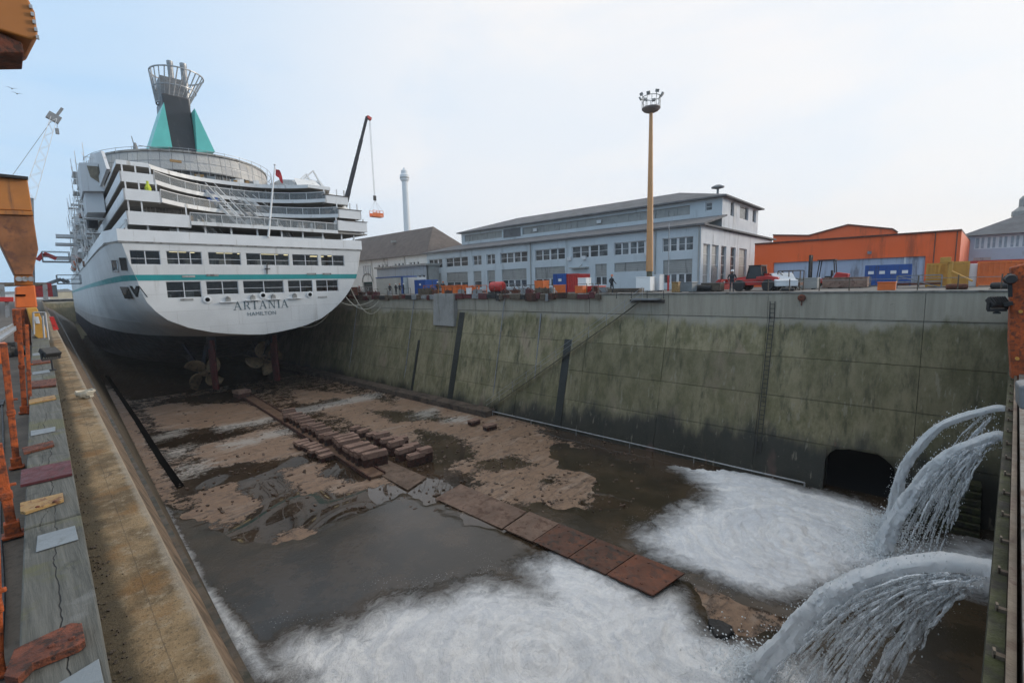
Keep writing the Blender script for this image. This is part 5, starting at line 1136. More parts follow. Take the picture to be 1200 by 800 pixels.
ctop=SP(207.5,92,y+6).x-c0.x; RT=(SP(238,95,y+6).x-SP(176,95,y+6).x)/2; off_=lambda z: Vector((ctop*(z-zt_+.6)/(zt2-zt_+.6),0,0))
for rr_,z_ in ((R0*1.15,zt_-.6),(RT,zt2)):
    for k in range(nb): m_.bar(rg_(rr_,z_,k)+off_(z_),rg_(rr_,z_,k+1)+off_(z_),.17)
for k in range(nb): m_.bar(rg_(R0*1.15,zt_-.6,k),rg_(RT,zt2,k)+off_(zt2),.13)
for k in range(nb): m_.bar(rg_((R0*1.15+RT)/2,(zt_-.6+zt2)/2,k)+off_((zt_+zt2)/2),rg_((R0*1.15+RT)/2,(zt_-.6+zt2)/2,k+1)+off_((zt_+zt2)/2),.14)
m_.build('funnel_cage',M['steel'],fn,local=True)
for (px0,px1,yt_) in ((195,202,71),(210.5,218,74)):
    a=SP(px0,yt_,y+5); b=SP(px1,yt_,y+5); m_=MB(); m_.lathe(((a.x+b.x)/2,y+5,zt_-.5),[((b.x-a.x)/2,0),((b.x-a.x)/2,a.z-zt_-.1),((b.x-a.x)/2*1.1,a.z-zt_),((b.x-a.x)/2*1.1,a.z-zt_+.5)],16); m_.build('exhaust_pipe',M['steel'],fn,local=True,smooth=True)
m_=MB(); m_.box((c0.x-1.6,y+4,zt_-.3),(c0.x+1.7,y+7,zt_+3.2)); m_.build('uptake',M['greymetal'],fn,local=True)
# aerials next to the funnel
m_=MB(); q=SP(159,176,28); m_.lathe((q.x,q.y,21.2),[(.25,0),(.3,.6),(.15,1.3)],8); m_.bar((q.x,q.y,21.2),(q.x-.3,q.y,23.4),.1); m_.bar((q.x+.4,q.y,22.2),(q.x+3.4,q.y,22.2),.08); m_.build('roof_gear',M['greymetal'],ship,local=True)
# ---- flagstaff and flag
a=SP(314.5,278,-.2); b=SP(322,194,-.2+1.2); m_=MB(); m_.tube([a,b],[.14,.07]); m_.lathe(b,[(.12,0),(.15,.12),(.02,.2)],8); fs_=m_.build('flagstaff',M['bandwhite'],ship,local=True)
m_=MB(); m_.bar(SP(313,310,-.1),SP(313,321,-.1),.1); m_.bar(SP(313,310,-.12)+Vector((-.3,0,-.5)),SP(313,310,-.12)+Vector((.3,0,-.5)),.1); m_.build('stern_lamp',M['black'],ship,local=True)
fv=[];ff=[]; top=b+Vector((0,0,-.2))
for i in range(9):
    for j in range(6): u=i/8; v_=j/5; fv.append(top+Vector((.05+u*.75+.06*math.sin(v_*4),.2*math.sin(u*7+v_*3),-u*.9*(.6+.4*u)-v_*1.0-.1*math.sin(u*9))))
for i in range(8):
    for j in range(5): ff.append((i*6+j,(i+1)*6+j,(i+1)*6+j+1,i*6+j+1))
m_=MB(); m_.add(fv,ff); o=m_.build('flag',mat('red_flag',(.42,.03,.04),.15,2,.8),fs_,local=True,smooth=True)
# ---- rudders and propellers
for s_,(px_b,py_b) in ((-1,(255,456)),(1,(327,446))):
    q=SP(px_b,py_b,5.5); x_=q.x; m_=MB(); zt3=-5.9; zb3=q.z
    secs=[]
    for z_,ln in ((zb3,2.1),(-9,2.6),(zt3,2.4)):
        for a in range(14):
            an=2*math.pi*a/14; secs.append((x_+.33*math.sin(an),5.2+ln/2*(1-math.cos(an))*1.0,z_))
    m_.add(secs,[tuple(range(14))[::-1],tuple(range(28,42))]+[(i*14+k,i*14+(k+1)%14,(i+1)*14+(k+1)%14,(i+1)*14+k) for i in range(2) for k in range(14)]); m_.build('rudder',M['redrust'],ship,local=True,smooth=True)
    m_=MB(); m_.lathe((x_,6.3,-7.0),[(.5,0),(.55,1.2),(.6,1.8)],12); m_.build('rudder_stock',M['antifoul'],ship,local=True)
    pc=SP(240,437,9.5) if s_<0 else SP(310,420,9.5); px_=pc.x; pz=pc.z
    m_=MB(); m_.lathe((px_,9.9,pz),[(.05,-.9),(.35,-.6),(.5,0),(.5,.9)],14,Matrix.Rotation(-math.pi/2,4,'X')); hub=m_.build('propeller_hub',M['bronze'],ship,local=True,smooth=True)
    for k in range(4):
        a0=k*math.pi/2+.5+(.6 if s_>0 else 0); vs=[];fs=[]
        for i in range(9):
            r_2=.4+(2.45-.4)*i/8; w_=1.15*math.sin(math.pi*(.12+.80*i/8))**.7; tw=math.radians(62-36*i/8); sk=.45*(i/8)**2
            for j in range(6):
                c_=(j/5-.5)*w_*2; an=a0+sk+c_*math.cos(tw)/max(r_2,.8); yy_=c_*math.sin(tw)*.6
                vs.append((px_+r_2*math.cos(an)*(-s_),9.6+yy_,pz+r_2*math.sin(an)))
        for i in range(8):
            for j in range(5): fs.append((i*6+j,(i+1)*6+j,(i+1)*6+j+1,i*6+j+1))
        m_=MB(); m_.add(vs,fs); o=m_.build('propeller_blade',M['bronze'],hub,local=True,smooth=True); sd_=o.modifiers.new('s','SOLIDIFY'); sd_.thickness=.09
    m_=MB(); m_.tube([(px_,10.7,pz),(px_*.9,30,-8.8)],.4,12); m_.build('propeller_shaft',M['antifoul'],ship,local=True)
    m_=MB(); m_.bar((px_,11.2,pz),(px_-1.1*s_,12.,-6.6),.5,.25); m_.bar((px_,11.2,pz),(px_+1.6*s_,12.,-6.6),.5,.25); m_.build('shaft_bracket',M['antifoul'],ship,local=True)
# mooring ropes from ship to quay
def rope(a,b,sag,label):
    a=Vector(a); b=Vector(b); pts=[a+(b-a)*(i/16)+Vector((0,0,-sag*4*(i/16)*(1-i/16))) for i in range(17)]
    m_=MB(); m_.tube(pts,.055,6); tag(m_.build('mooring_rope',M['rope'],smooth=True),label,'rope','mooring ropes from the ship to the quay')
qa=P(448,347,X=36.2); qb=P(452,347,X=36.2); qc=P(444,347,X=36.4)
def W_(px,py,y): return WM[ship]@SP(px,py,y)
rope(W_(404,346,.3),qa,1.9,'lower pale mooring rope sagging deepest between the stern and the quay')
rope(W_(397,353,.3),qc,.9,'upper pale mooring rope between the stern and the quay, sagging less')
rope(W_(411,338,1.),qb,3.0,'pale mooring rope starting highest at the ship corner and crossing the others')
rope(W_(350,382,.6),W_(385,368,9),.8,'thin pale line looped under the right side of the stern')
# ------------------------------------------------------------------ floor furniture
def keel_block(sx,sy,h):
    r=empty('keel_block',(0,0,0)); m_=MB()
    for i in range(3): m_.box((-sx/2,-sy/2+.02,h*.2*i),(sx/2,sy/2-.02,h*.2*(i+1)-.025))
    for i in range(5): m_.box((-sx/2+sx*(i+.15)/5,-sy/2-.05,0),(-sx/2+sx*(i+.4)/5,sy/2+.05,h*.6))
    m_.build('base',M['blockbase'],r,local=True,bevel=.008)
    m_=MB(); m_.box((-sx/2-.05,-sy/2,h*.62),(sx/2+.05,sy/2,h*.8)); m_.box((-sx/2,-sy/2+.02,h*.8+.01),(sx/2,sy/2-.02,h)); m_.build('timber_cap',M['woodblock'],r,local=True,bevel=.01)
    return r
def row(proto_args,p0,p1,n,label,group,jit=.16,skip=()):
    pr=keel_block(*proto_args); used=False
    for i in range(n):
        if i in skip: continue
        o=pr if not used else copy_tree(pr); used=True
        f_=i/max(1,n-1); o.location=(p0[0]+(p1[0]-p0[0])*f_+random.uniform(-jit,jit),p0[1]+(p1[1]-p0[1])*f_,FZ+.06)
        o.rotation_euler=(0,0,math.atan2(-(p1[0]-p0[0]),(p1[1]-p0[1]))+random.uniform(-.1,.1)); o.scale=(random.uniform(.88,1.06),1,random.uniform(.82,1.08)); tag(o,label,'keel block',group)
f=lambda x,y: P(x,y,Z=FZ)
G='keel blocks standing on the dock floor'
row((1.3,.38,1.05),f(338,492),f(390,522),12,'brown timber-capped keel block in the straight far row nearest the rudders','keel blocks of the far row')
row((1.9,.55,1.1),f(402,524),f(438,547),8,'large timber-capped keel block in the wide middle row on the dock floor','keel blocks of the wide middle row')
row((1.4,.6,1.05),f(446,520),f(486,545),5,'keel block in the short right-hand row nearest the water','keel blocks of the short right row')
row((1.2,.7,1.0),f(470,524),f(497,541),3,'keel block in the last outer row on the right, beside the wet floor','keel blocks of the outer right row')
row((.9,.6,.7),f(416,508),f(436,515),3,'small low keel block standing behind the wide middle row','small keel blocks behind the middle row')
row((1.1,.6,.55),f(352,523),f(384,539),7,'low weathered block lying left of the keel track','low blocks left of the keel track')
row((1.6,1.6,1.0),f(284,466),f(296,470),1,'single timber block on the keel track close under the stern','block under the stern',0)
row((1.1,.7,.5),f(556,497),f(575,503),2,'low broken block by the toe of the right wall bench','low blocks by the right wall')
# keel track
kt=empty('keel_track',tuple(f(380,520)),0,'narrow brown rusty track running along the dock floor towards the rudders','track')
a=f(278,458); b=f(442,560); m_=MB()
for i in range(14):
    p0=a+(b-a)*(i/14); p1=a+(b-a)*((i+.97)/14); m_.bar(p0+Vector((.1,0,.08)),p1+Vector((.1,0,.08)),1.0,.16)
m_.build('track_plate',mat('brown_track',(.15,.085,.05),.35,1,.75,dirt=(.07,.035,.02),dirt_amt=.4,bump=.4),kt,bevel=.02)
m_=MB(); 
for s_ in (-.55,.65): m_.bar(a+Vector((s_,0,.14)),b+Vector((s_,0,.14)),.09,.28)
m_.build('track_rail',M['blockbase'],kt)
m_=MB(); m_.extr([f(x,y) for x,y in ((430,548),(455,540),(500,560),(478,575))],(0,0,.08)); tag(m_.build('base_slab',mat('mud_slab',(.16,.11,.08),.3,1,.85,dirt=(.07,.045,.03),dirt_amt=.4),bevel=.02),'flat muddy slab at the near end of the keel block rows','slab')
m_=MB(); rg3=random.Random(21)
for i in range(900):
    q=f(rg3.uniform(200,760),rg3.uniform(455,600)); 
    if q.x<5 or q.x>33: continue
    s_=rg3.uniform(.03,.16); m_.cbox((q.x,q.y,FZ+.03),(s_,s_*rg3.uniform(.5,2.5),s_*.5),rg3.uniform(0,3),rg3.uniform(-.4,.4))
tag(m_.build('debris',mat('wet_debris',(.10,.065,.045),.5,3,.6),kind='stuff'),'small chips of timber and stone strewn over the muddy dock floor','debris')
# steel plates
e0a,e0b=f(620,602),f(803,680); e1a,e1b=f(590,622),f(766,706)
pm=[M['rustplate'],mat('brighter_rust_plate',(.16,.05,.022),.45,.9,.5,dirt=(.07,.03,.02),dirt_amt=.5,bump=.4),mat('muddy_plate',(.17,.11,.08),.3,.9,.7,dirt=(.08,.04,.025),dirt_amt=.4,bump=.3)]
ts=[0,.24,.5,.74,1.0]
labs=['steel plate third from the near end of the rust plate track','steel plate in the middle of the rust plate track with dark stains','second steel plate from the near end of the rust plate track','nearest rust red steel plate, its end standing in the foam']
labs=['muddy rust plate at the far end of the four tilted steel plates','dark stained rust plate, second from the far end of the four','rust plate with orange spots, second from the near end of the four','nearest bright rust red steel plate reaching into the foam']
for i in range(4):
    t0,t1=ts[i]+.004,ts[i+1]-.004; zz=.10+.05*i
    q=[e0a+(e0b-e0a)*t0,e0a+(e0b-e0a)*t1,e1a+(e1b-e1a)*t1,e1a+(e1b-e1a)*t0]; q=[v+Vector((0,0,zz+(.03 if j in (1,2) else 0))) for j,v in enumerate(q)]
    c_=sum(q,Vector())/4; r=empty('steel_plate',tuple(c_),0,labs[i],'steel plate','rusty steel plates on the dock floor')
    m_=MB(); m_.extr(q,(0,0,.07))
    for a_ in (.08,.35,.65,.92):
        for b_ in (.15,.5,.85): v=q[0]*(1-a_)*(1-b_)+q[1]*a_*(1-b_)+q[2]*a_*b_+q[3]*(1-a_)*b_; m_.cbox(v+Vector((random.uniform(-.05,.05),0,.085)),(.10,.07,.015),random.uniform(0,3))
    m_.build('plate',pm[(2,0,0,1)[i]],r)
q=[f(540,568),f(617,600.5),f(588,620.5),f(510,585)]; m_=MB(); m_.extr([v+Vector((0,0,.03)) for v in q],(0,0,.05)); tag(m_.build('steel_plate',pm[2]),'pale mud covered plate beyond the four rust plates','steel plate','rusty steel plates on the dock floor')
# ------------------------------------------------------------------ buildings
def facade(parent,O,u,H0,H1,Wd,holes,m,name='wall',depth=.35,n=None,slope=0):
    """wall with real openings: O base point, u along, holes (u0,z0,u1,z1) relative to O"""
    O=Vector(O); u=Vector(u).normalized(); n=Vector(n)
    us=sorted(set([0,Wd]+[h[0] for h in holes]+[h[2] for h in holes])); zs=sorted(set([H0,H1]+[h[1] for h in holes]+[h[3] for h in holes])); mb=MB()
    for a,b in zip(us[:-1],us[1:]):
        for c_,d in zip(zs[:-1],zs[1:]):
            if any(h[0]<(a+b)/2<h[2] and h[1]<(c_+d)/2<h[3] for h in holes): continue
            mb.add([O+u*a+Vector((0,0,c_)),O+u*b+Vector((0,0,c_)),O+u*b+Vector((0,0,d)),O+u*a+Vector((0,0,d))],[(0,1,2,3)])
    for h in holes:
        q=[O+u*h[0]+Vector((0,0,h[1])),O+u*h[2]+Vector((0,0,h[1])),O+u*h[2]+Vector((0,0,h[3])),O+u*h[0]+Vector((0,0,h[3]))]; q2=[v-n*depth for v in q]
        mb.add(q+q2,[(0,1,5,4),(1,2,6,5),(2,3,7,6),(3,0,4,7)])
    return mb.build(name,m,parent)
def win(parent,O,u,h,nmul,n,rows=1,mf=None,mp=None,depth=.22,name='window'):
    O=Vector(O); u=Vector(u).normalized(); n=Vector(n); f_=.09; m_=MB()
    def bx(a,b,c_,d,w=.06):
        p=[O+u*a+Vector((0,0,c_))-n*(depth-w),O+u*b+Vector((0,0,c_))-n*(depth-w),O+u*b+Vector((0,0,d))-n*(depth-w),O+u*a+Vector((0,0,d))-n*(depth-w)]; m_.extr(p,-n*w)
    u0,z0,u1,z1_=h
    bx(u0,u1,z0,z0+f_); bx(u0,u1,z1_-f_,z1_); bx(u0,u0+f_,z0+f_,z1_-f_); bx(u1-f_,u1,z0+f_,z1_-f_)
    for i in range(1,nmul): x=u0+(u1-u0)*i/nmul; w_=.1 if i%2 else .16; bx(x-w_,x+w_,z0+f_,z1_-f_,.05)
    for i in range(1,rows+1): z=z0+(z1_-z0)*i/(rows+1); bx(u0+f_,u1-f_,z-.03,z+.03,.04)
    fr=m_.build(name,mf or M['frame'],parent)
    p=[O+u*u0+Vector((0,0,z0)),O+u*u1+Vector((0,0,z0)),O+u*u1+Vector((0,0,z1_)),O+u*u0+Vector((0,0,z1_))]; m_=MB(); m_.add([v-n*(depth+.01) for v in p],[(0,1,2,3)]); m_.build('pane',mp or M['officeglass'],fr)
n=N('office_glass'); M['officeglass']=n.set(n.mix(n.ramp(n.noise(.8,3),.4,.6),(.03,.035,.04),(.12,.13,.135)),.12)
WX=56.0
wk=empty('workshop_hall',(WX,45,QZ),0,'long blue grey workshop hall with grey shutters and white windows behind the light mast','workshop')
def fy(px,py=300): return P(px,py,X=WX)[1]
yS=fy(821,300); yN=fy(500,300); ZE=P(818,262,X=WX).z-.25
O=(WX,yN,0); ud=(0,-1,0); Wd=yN-yS
def uy(px,py): return yN-fy(px,py)
UP=[(500,513,303,288.5),]
ups=[((502,518),(292,305),3),((522,548),(290,303),3),((554,564),(288.5,301),2),((570,580),(288,300),2),((586,618),(285.5,298),4),((627,662),(281,295.5),4),((670,712),(277.5,292),4),((719.5,765),(272.5,288),5),((776,812),(268,283.5),4)]
def rz(px,py): return P(px,py,X=WX).z
hs=[]; spec=[]
for (a,b),(t_,bt),nm in ups:
    z1_=rz((a+b)/2,t_); z0=rz((a+b)/2,bt); hs.append((uy(a,300),4.1-QZ-1.05+0*z0,uy(b,300),5.55,)); spec.append((nm,1))
hs=[(h[0],3.55,h[2],5.2) for h in hs]
lows=[((502,517),2,'s'),((523,548),3,'s'),((555,564),1,'s'),((571,580),1,'s'),((588,617),4,'s'),((627,662),4,'s'),((697.5,711),2,'s'),((720,764),1,'w'),((777,811),4,'s')]
for (a,b),nm,ty in lows: hs.append((uy(a,320),-.35 if ty=='s' else 1.35,uy(b,320),2.55))
hs=[(max(.4,h[0]),h[1],h[2],h[3]) for h in hs]
facade(wk,O,ud,QZ-.1,ZE,Wd,hs,M['bluegrey'],n=(-1,0,0))
for h,(nm,_) in zip(hs[:9],spec): win(wk,O,ud,h,nm,(-1,0,0))
for h,((a,b),nm,ty) in zip(hs[9:],lows):
    # grey roller shutter over the upper part, glazing below
    if ty=='s':
        win(wk,O,ud,(h[0],h[1],h[2],.85),max(1,nm),(-1,0,0),0)
    m_=MB(); zb0=.85 if ty=='s' else h[1]; k=0; z=zb0
    while z<h[3]-.01: m_.box((WX+.12,yN-h[2]+.02,z),(WX+.2,yN-h[0]-.02,min(z+.2,h[3]))); m_.box((WX+.10,yN-h[2]+.02,z+.0),(WX+.12,yN-h[0]-.02,z+.03)); z+=.22
    m_.build('roller_shutter',M['shutter'],wk)
# end wall
nE=(0,-1,0); O2=(WX,yS,0); XE=P(905,276,Y=yS)[0]; 
def ux(px,py): return P(px,py,Y=yS)[0]-WX
cols=[(824,832,QZ,5.4),(834,842,QZ,5.4),(845,851,QZ,5.4),(856,862,QZ,5.4),(866,875,QZ,5.4)]
hs2=[(ux(a,300),-.6,ux(b,300),4.3) for a,b,_,_ in cols]
facade(wk,O2,(1,0,0),QZ-.1,ZE,XE-WX,hs2,M['palegrey'],'end_wall',n=nE)
for i,h in enumerate(hs2):
    win(wk,O2,(1,0,0),h,1,nE,3,None,M['shutter'] if i in (0,1,4) else None,.25,'tall_window')
m_=MB(); m_.box((WX+ux(839,300)-1,yS+.1,QZ),(WX+ux(843,300)+.3,yS+.14,1.6)); m_.build('door',M['greymetal'],wk)
# lower roof: dark, overhanging, sloping up to the clerestory block
XU=WX+7.5; yU0=P(846,262,X=XU)[1]; yU1=P(541,285,X=XU)[1]; ZU=P(846,231,X=XU).z
m_=MB(); m_.add([(WX-.5,yS-.5,ZE),(WX-.5,yN+.5,ZE),(XU+.1,yN+.5,ZE+1.7),(XU+.1,yS-.5,ZE+1.7),(WX-.5,yS-.5,ZE+.22),(WX-.5,yN+.5,ZE+.22),(XU+.1,yN+.5,ZE+1.92),(XU+.1,yS-.5,ZE+1.92)],[(3,2,1,0),(4,5,6,7),(0,1,5,4),(1,2,6,5),(2,3,7,6),(3,0,4,7)])
m_.add([(WX-.45,yS-.55,ZE),(XE+.5,yS-.55,ZE+.0),(XE+.5,yS+.2,ZE+.0),(WX-.45,yS+.2,ZE),(WX-.45,yS-.55,ZE+.2),(XE+.5,yS-.55,ZE+.2),(XE+.5,yS+.2,ZE+.2),(WX-.45,yS+.2,ZE+.2)],[(3,2,1,0),(4,5,6,7),(0,1,5,4),(1,2,6,5),(2,3,7,6),(3,0,4,7)])
m_.box((XU,yS,ZE-.1),(XE,yN,ZE+.15)); m_.build('lower_roof',M['roofdark'],wk)
# upper block
O3=(XU,yU1,0); XU2=P(889,238,Y=yU0)[0]
def uyu(px): return yU1-P(px,270,X=XU)[1]
z0u,z1u=ZE+1.9,ZU-.15
H3=[(uyu(544),z0u+.55,uyu(588),z1u-.3),(uyu(612),z0u+.55,uyu(808),z1u-.3)]
facade(wk,O3,ud,ZE+.5,ZU,yU1-yU0,H3+[(uyu(826),z0u+.75,uyu(834),z1u-.3)],M['bluegrey'],'upper_wall',n=(-1,0,0))
win(wk,O3,ud,H3[0],5,(-1,0,0),0,M['shutter'],M['shutter']); win(wk,O3,ud,H3[1],16,(-1,0,0),0,M['shutter'],M['shutter']); win(wk,O3,ud,(uyu(826),z0u+.75,uyu(834),z1u-.3),1,(-1,0,0))
m_=MB(); a_,b_=P(590,270,X=XU)[1],P(610,270,X=XU)[1]; m_.box((XU-.06,b_,z0u+.4),(XU-.01,a_,z1u-.2)); m_.build('dark_louvre',M['roofdark'],wk)
for px_,s_ in ((627,1),(702,1)):
    yy=P(px_,262,X=XU)[1]; m_=MB(); m_.box((XU-.1,yy-.4,z0u+.9),(XU+.05,yy+.4,z1u-.7)); m_.build('vent_window',M['frame'],wk)
def uxu(px): return P(px,250,Y=yU0)[0]-XU
H4=[(uxu(856),z0u+.2,uxu(860),z0u+2.1),(uxu(867),z0u+.2,uxu(877),z0u+2.0),(uxu(882),z0u+.2,uxu(886),z0u+2.1)]
facade(wk,(XU,yU0,0),(1,0,0),ZE+.1,ZU,XU2-XU,H4,M['palegrey'],'upper_end_wall',n=nE)
for h in H4: win(wk,(XU,yU0,0),(1,0,0),h,1,nE,0)
m_=MB(); m_.add([(XU-.7,yU0-.7,ZU),(XU2+.7,yU0-.7,ZU),(XU2+.7,yU1+.7,ZU),(XU-.7,yU1+.7,ZU),(XU-.7,yU0-.7,ZU+.2),(XU2+.7,yU0-.7,ZU+.2),(XU2+.7,yU1+.7,ZU+.2),(XU-.7,yU1+.7,ZU+.2),((XU+XU2)/2,yU0+9,ZU+2.9),((XU+XU2)/2,yU1-8,ZU+2.9)],[(3,2,1,0),(0,1,5,4),(1,2,6,5),(2,3,7,6),(3,0,4,7),(4,5,8),(5,6,9,8),(6,7,9),(7,4,8,9)]); m_.build('upper_roof',M['roofdark'],wk)
m_=MB(); m_.box((XU+.5,yU0+.3,ZE),(XU2-.3,yU1-.3,ZU-.1)); m_.box((WX+.6,yS+.5,QZ),(XE-.5,yN-.5,ZE-.05)); m_.build('inner_core',M['int'],wk)
# rainwater pipes, roof vents
m_=MB()
for px_ in (622,768,819): 
    yy=fy(px_,300); m_.tube([(WX-.1,yy,QZ),(WX-.1,yy,ZE)],.08,8)
m_.build('rain_pipe',M['shutter'],wk)
q=P(841,228,X=XU+5); m_=MB(); m_.tube([(q.x,q.y,ZU),(q.x,q.y,ZU+2.2)],.16); m_.lathe((q.x,q.y,ZU+2.0),[(.25,0),(.85,.15),(.85,.3),(.3,.55)],14); m_.build('roof_ventilator',M['greymetal'],wk)
q=P(824,228,X=XU+5); m_=MB(); m_.tube([(q.x,q.y,ZU),(q.x,q.y,ZU+1.3)],.07); m_.build('roof_pipe',M['greymetal'],wk)
m_=MB(); m_.box((WX-.8,fy(690),2.1),(WX,fy(670),2.25)); m_.bar((WX-.7,fy(682),2.2),(WX,fy(682),2.7),.08); m_.build('wall_bracket',M['shutter'],wk)
for px_ in (668,685,760): 
    m_=MB(); yy=fy(px_,290); m_.box((WX-.35,yy-.3,3.3),(WX,yy+.3,3.8)); m_.build('wall_unit',M['frame'],wk)
# ---- white building with hipped brown roof behind the ship
bw=empty('white_building',(58,88,QZ),0,'white building with steep brown hipped roof and arched door beside the ship','building')
BX=58.; ya=P(501,303,X=BX)[1]; yb2=P(395,303,X=BX)[1]+8; zE2=P(470,301,X=BX).z; zR=P(450,273,X=BX+5).z
O=(BX,yb2,0); w_=yb2-ya
def ub(px): return yb2-P(px,310,X=BX)[1]
hz=[]; 
for px_ in (441.5,447,451,456,461): pass
for px_ in (446.7,449.4,452,454.7,457.6)[:4]: hz.append((ub(px_)-.0,3.0,ub(px_)+.55,5.2))
for g_ in ((443.5,448,452.5),(461.5,466,470.5),(479.5,484,488)): pass
for g_ in ((463,),): pass
sm_=[(444,),]
ww=[(lambda q:(ub(q),4.3,ub(q)+.65,5.2))(q) for q in (463.5,468,472.5,482.3,487,491.5)]
hz=[(ub(q),2.9,ub(q)+.5,5.4) for q in (425.2,427.6,430.2,432.8)]
ww=[(ub(q),4.35,ub(q)+.75,5.25) for q in (443.,447.4,452,462.2,466.3,470.6,480,484,488.5)]
facade(bw,O,(0,-1,0),QZ-.1,zE2,w_,hz+ww+[(ub(424),QZ,ub(435),1.6)],M['whitewall'],n=(-1,0,0))
for h in hz: win(bw,O,(0,-1,0),h,1,(-1,0,0),3)
for h in ww: win(bw,O,(0,-1,0),h,1,(-1,0,0),0)
m_=MB(); m_.box((BX+.25,yb2-ub(435),QZ),(BX+.3,yb2-ub(424),1.6)); dr=m_.build('arched_door',M['glass'],bw)
yc_=(yb2-ub(429.5)); rr_=(ub(435)-ub(424))/2; m_=MB()
for i in range(12):
    a0=math.pi*i/12; a1=math.pi*(i+1)/12; m_.extr([(BX-.1,yc_+rr_*math.cos(a0),1.6+rr_*.9*math.sin(a0)),(BX-.1,yc_+rr_*math.cos(a1),1.6+rr_*.9*math.sin(a1)),(BX-.1,yc_+(rr_+.3)*math.cos(a1),1.6+(rr_+.3)*.9*math.sin(a1)),(BX-.1,yc_+(rr_+.3)*math.cos(a0),1.6+(rr_+.3)*.9*math.sin(a0))],(.15,0,0))
m_.build('door_arch',M['shutter'],dr)
m_=MB(); D=14; m_.add([(BX-.8,ya-.8,zE2),(BX-.8,yb2+.8,zE2),(BX+D,yb2+.8,zE2),(BX+D,ya-.8,zE2),(BX+D/2,ya+D/2-.5,zR),(BX+D/2,yb2-3,zR)],[(0,1,5,4),(1,2,5),(2,3,4,5),(3,0,4),(3,2,1,0)]); m_.build('roof',M['rooftile'],bw)
m_=MB(); m_.box((BX+.5,ya+.3,QZ),(BX+D-.5,yb2-.3,zE2-.02)); m_.build('inner_core',M['int'],bw)
m_=MB(); q=P(497,290,X=BX+8); m_.box((q.x-.5,q.y-.4,zE2),(q.x+.3,q.y+.4,P(497,281,X=BX+8).z)); m_.build('chimney',M['greymetal'],bw)
m_=MB(); q=P(462,283,X=BX+3); m_.box((q.x-.6,q.y-.5,q.z-.3),(q.x+.2,q.y+.5,q.z+.2)); m_.build('skylight',M['shutter'],bw)
# low annex in front
an=empty('annex',(52,76,QZ),0,'low pale blue annex with flat grey roof in front of the white building','annex')
AX=53.; a0=P(442,320,X=AX)[1]; a1=P(500,320,X=AX)[1]; zt5=P(470,313,X=AX).z
O=(AX,a0,0); ua=lambda px: a0-P(px,325,X=AX)[1]
hh=[(ua(474),.9,ua(480),2.2),(ua(490),.9,ua(493),2.3),(ua(494.5),.9,ua(498),2.3)]
facade(an,O,(0,-1,0),QZ-.1,zt5,a0-a1,hh,mat('pale_blue_render',(.40,.45,.50),.08,.5,.8,dirt=(.3,.31,.32),dirt_amt=.25,streak=True),n=(-1,0,0))
for h in hh: win(an,O,(0,-1,0),h,1,(-1,0,0),0)
m_=MB(); m_.box((AX-.4,a1-.3,zt5),(BX,a0+.4,zt5+.35)); m_.box((AX+.4,a1,QZ),(BX-.1,a0-.1,zt5-.01)); m_.build('roof',M['shutter'],an)
# light grey garage box at the quay
gb=empty('site_cabin',(47,68,QZ),0,'pale grey site cabin with blue corner posts behind the mooring bollards','cabin')
GX=48.; g0=P(441,330,X=GX)[1]; g1=P(472,330,X=GX)[1]; zt6=P(455,325.5,X=GX).z
m_=MB(); m_.box((GX,g1,QZ),(GX+3,g0,zt6)); m_.build('body',mat('pale_cabin',(.44,.47,.47),.08,.6,.7,dirt=(.3,.3,.3),dirt_amt=.2,streak=True),gb,bevel=.03)
m_=MB(); m_.box((GX-.05,g1-.1,zt6),(GX+3.05,g0+.1,zt6+.18)); m_.box((GX-.06,g1-.02,QZ),(GX+.1,g1+.5,zt6)); m_.build('corner_trim',M['blue'],gb)
m_=MB(); g2=P(483,330,X=GX)[1]; m_.box((GX+1,g2,QZ),(GX+3,g1-.2,zt6-.1)); tag(m_.build('white_container',M['white2'],bevel=.03),'small bright white container right of the pale site cabin','container')
def container(px0,px1,pyT,X,m,label,dep=2.4,zt=None,labelmarks=0,group=None,name='container',ribs=True):
    y0=P(px0,325,X=X)[1]; y1=P(px1,325,X=X)[1]; zt=P((px0+px1)/2,pyT,X=X).z
    r=empty(name,(X+dep/2,(y0+y1)/2,QZ),0,label,'container',group); m_=MB(); m_.box((X,y1,QZ+.12),(X+dep,y0,zt)); b=m_.build('body',m,r,bevel=.03)
    m_=MB(); n_=max(3,int((y0-y1)/.28))
    for i in range(n_+1): y=y1+(y0-y1)*i/n_; m_.box((X-.05,y-.05,QZ+.2),(X,y+.05,zt-.12)) if ribs else None
    m_.box((X-.06,y1-.03,zt-.13),(X+.02,y0+.03,zt+.03)); m_.box((X-.06,y1-.03,QZ+.08),(X+.02,y0+.03,QZ+.22)); m_.build('ribs',m,r)
    for y in (y1,y0): m_=MB(); m_.box((X-.08,y-.06,QZ),(X+.06,y+.06,zt+.03)); m_.build('corner_post',m,r)
    for k in range(labelmarks):
        y=y0+(y1-y0)*(k+.5)/labelmarks; m_=MB(); m_.box((X-.075,y-.22,zt-.85),(X-.06,y+.22,zt-.55)); m_.build('label_plate',M['white2'],r)
    return r
container(486,498.5,328,44,M['blue'],'small dark blue container beside the workers at the white site cabin',labelmarks=1)
container(649,664,321,44,M['blue'],'dark blue half of the blue and red container pair on the quay',labelmarks=1)
container(664.5,678,321,44,M['red'],'dark red container beside the blue one on the quay')
container(1014,1067,310.5,58,M['blue'],'long bright blue container with four white labels in front of the orange hall',labelmarks=4,dep=3)
container(1146,1198,306,50,M['orange3'],'long orange container at the right behind the pale door',group='orange containers')
container(1101,1134,307,50.5,M['yellow'],'ochre container between the yellow post and the white door gap',group='orange containers')
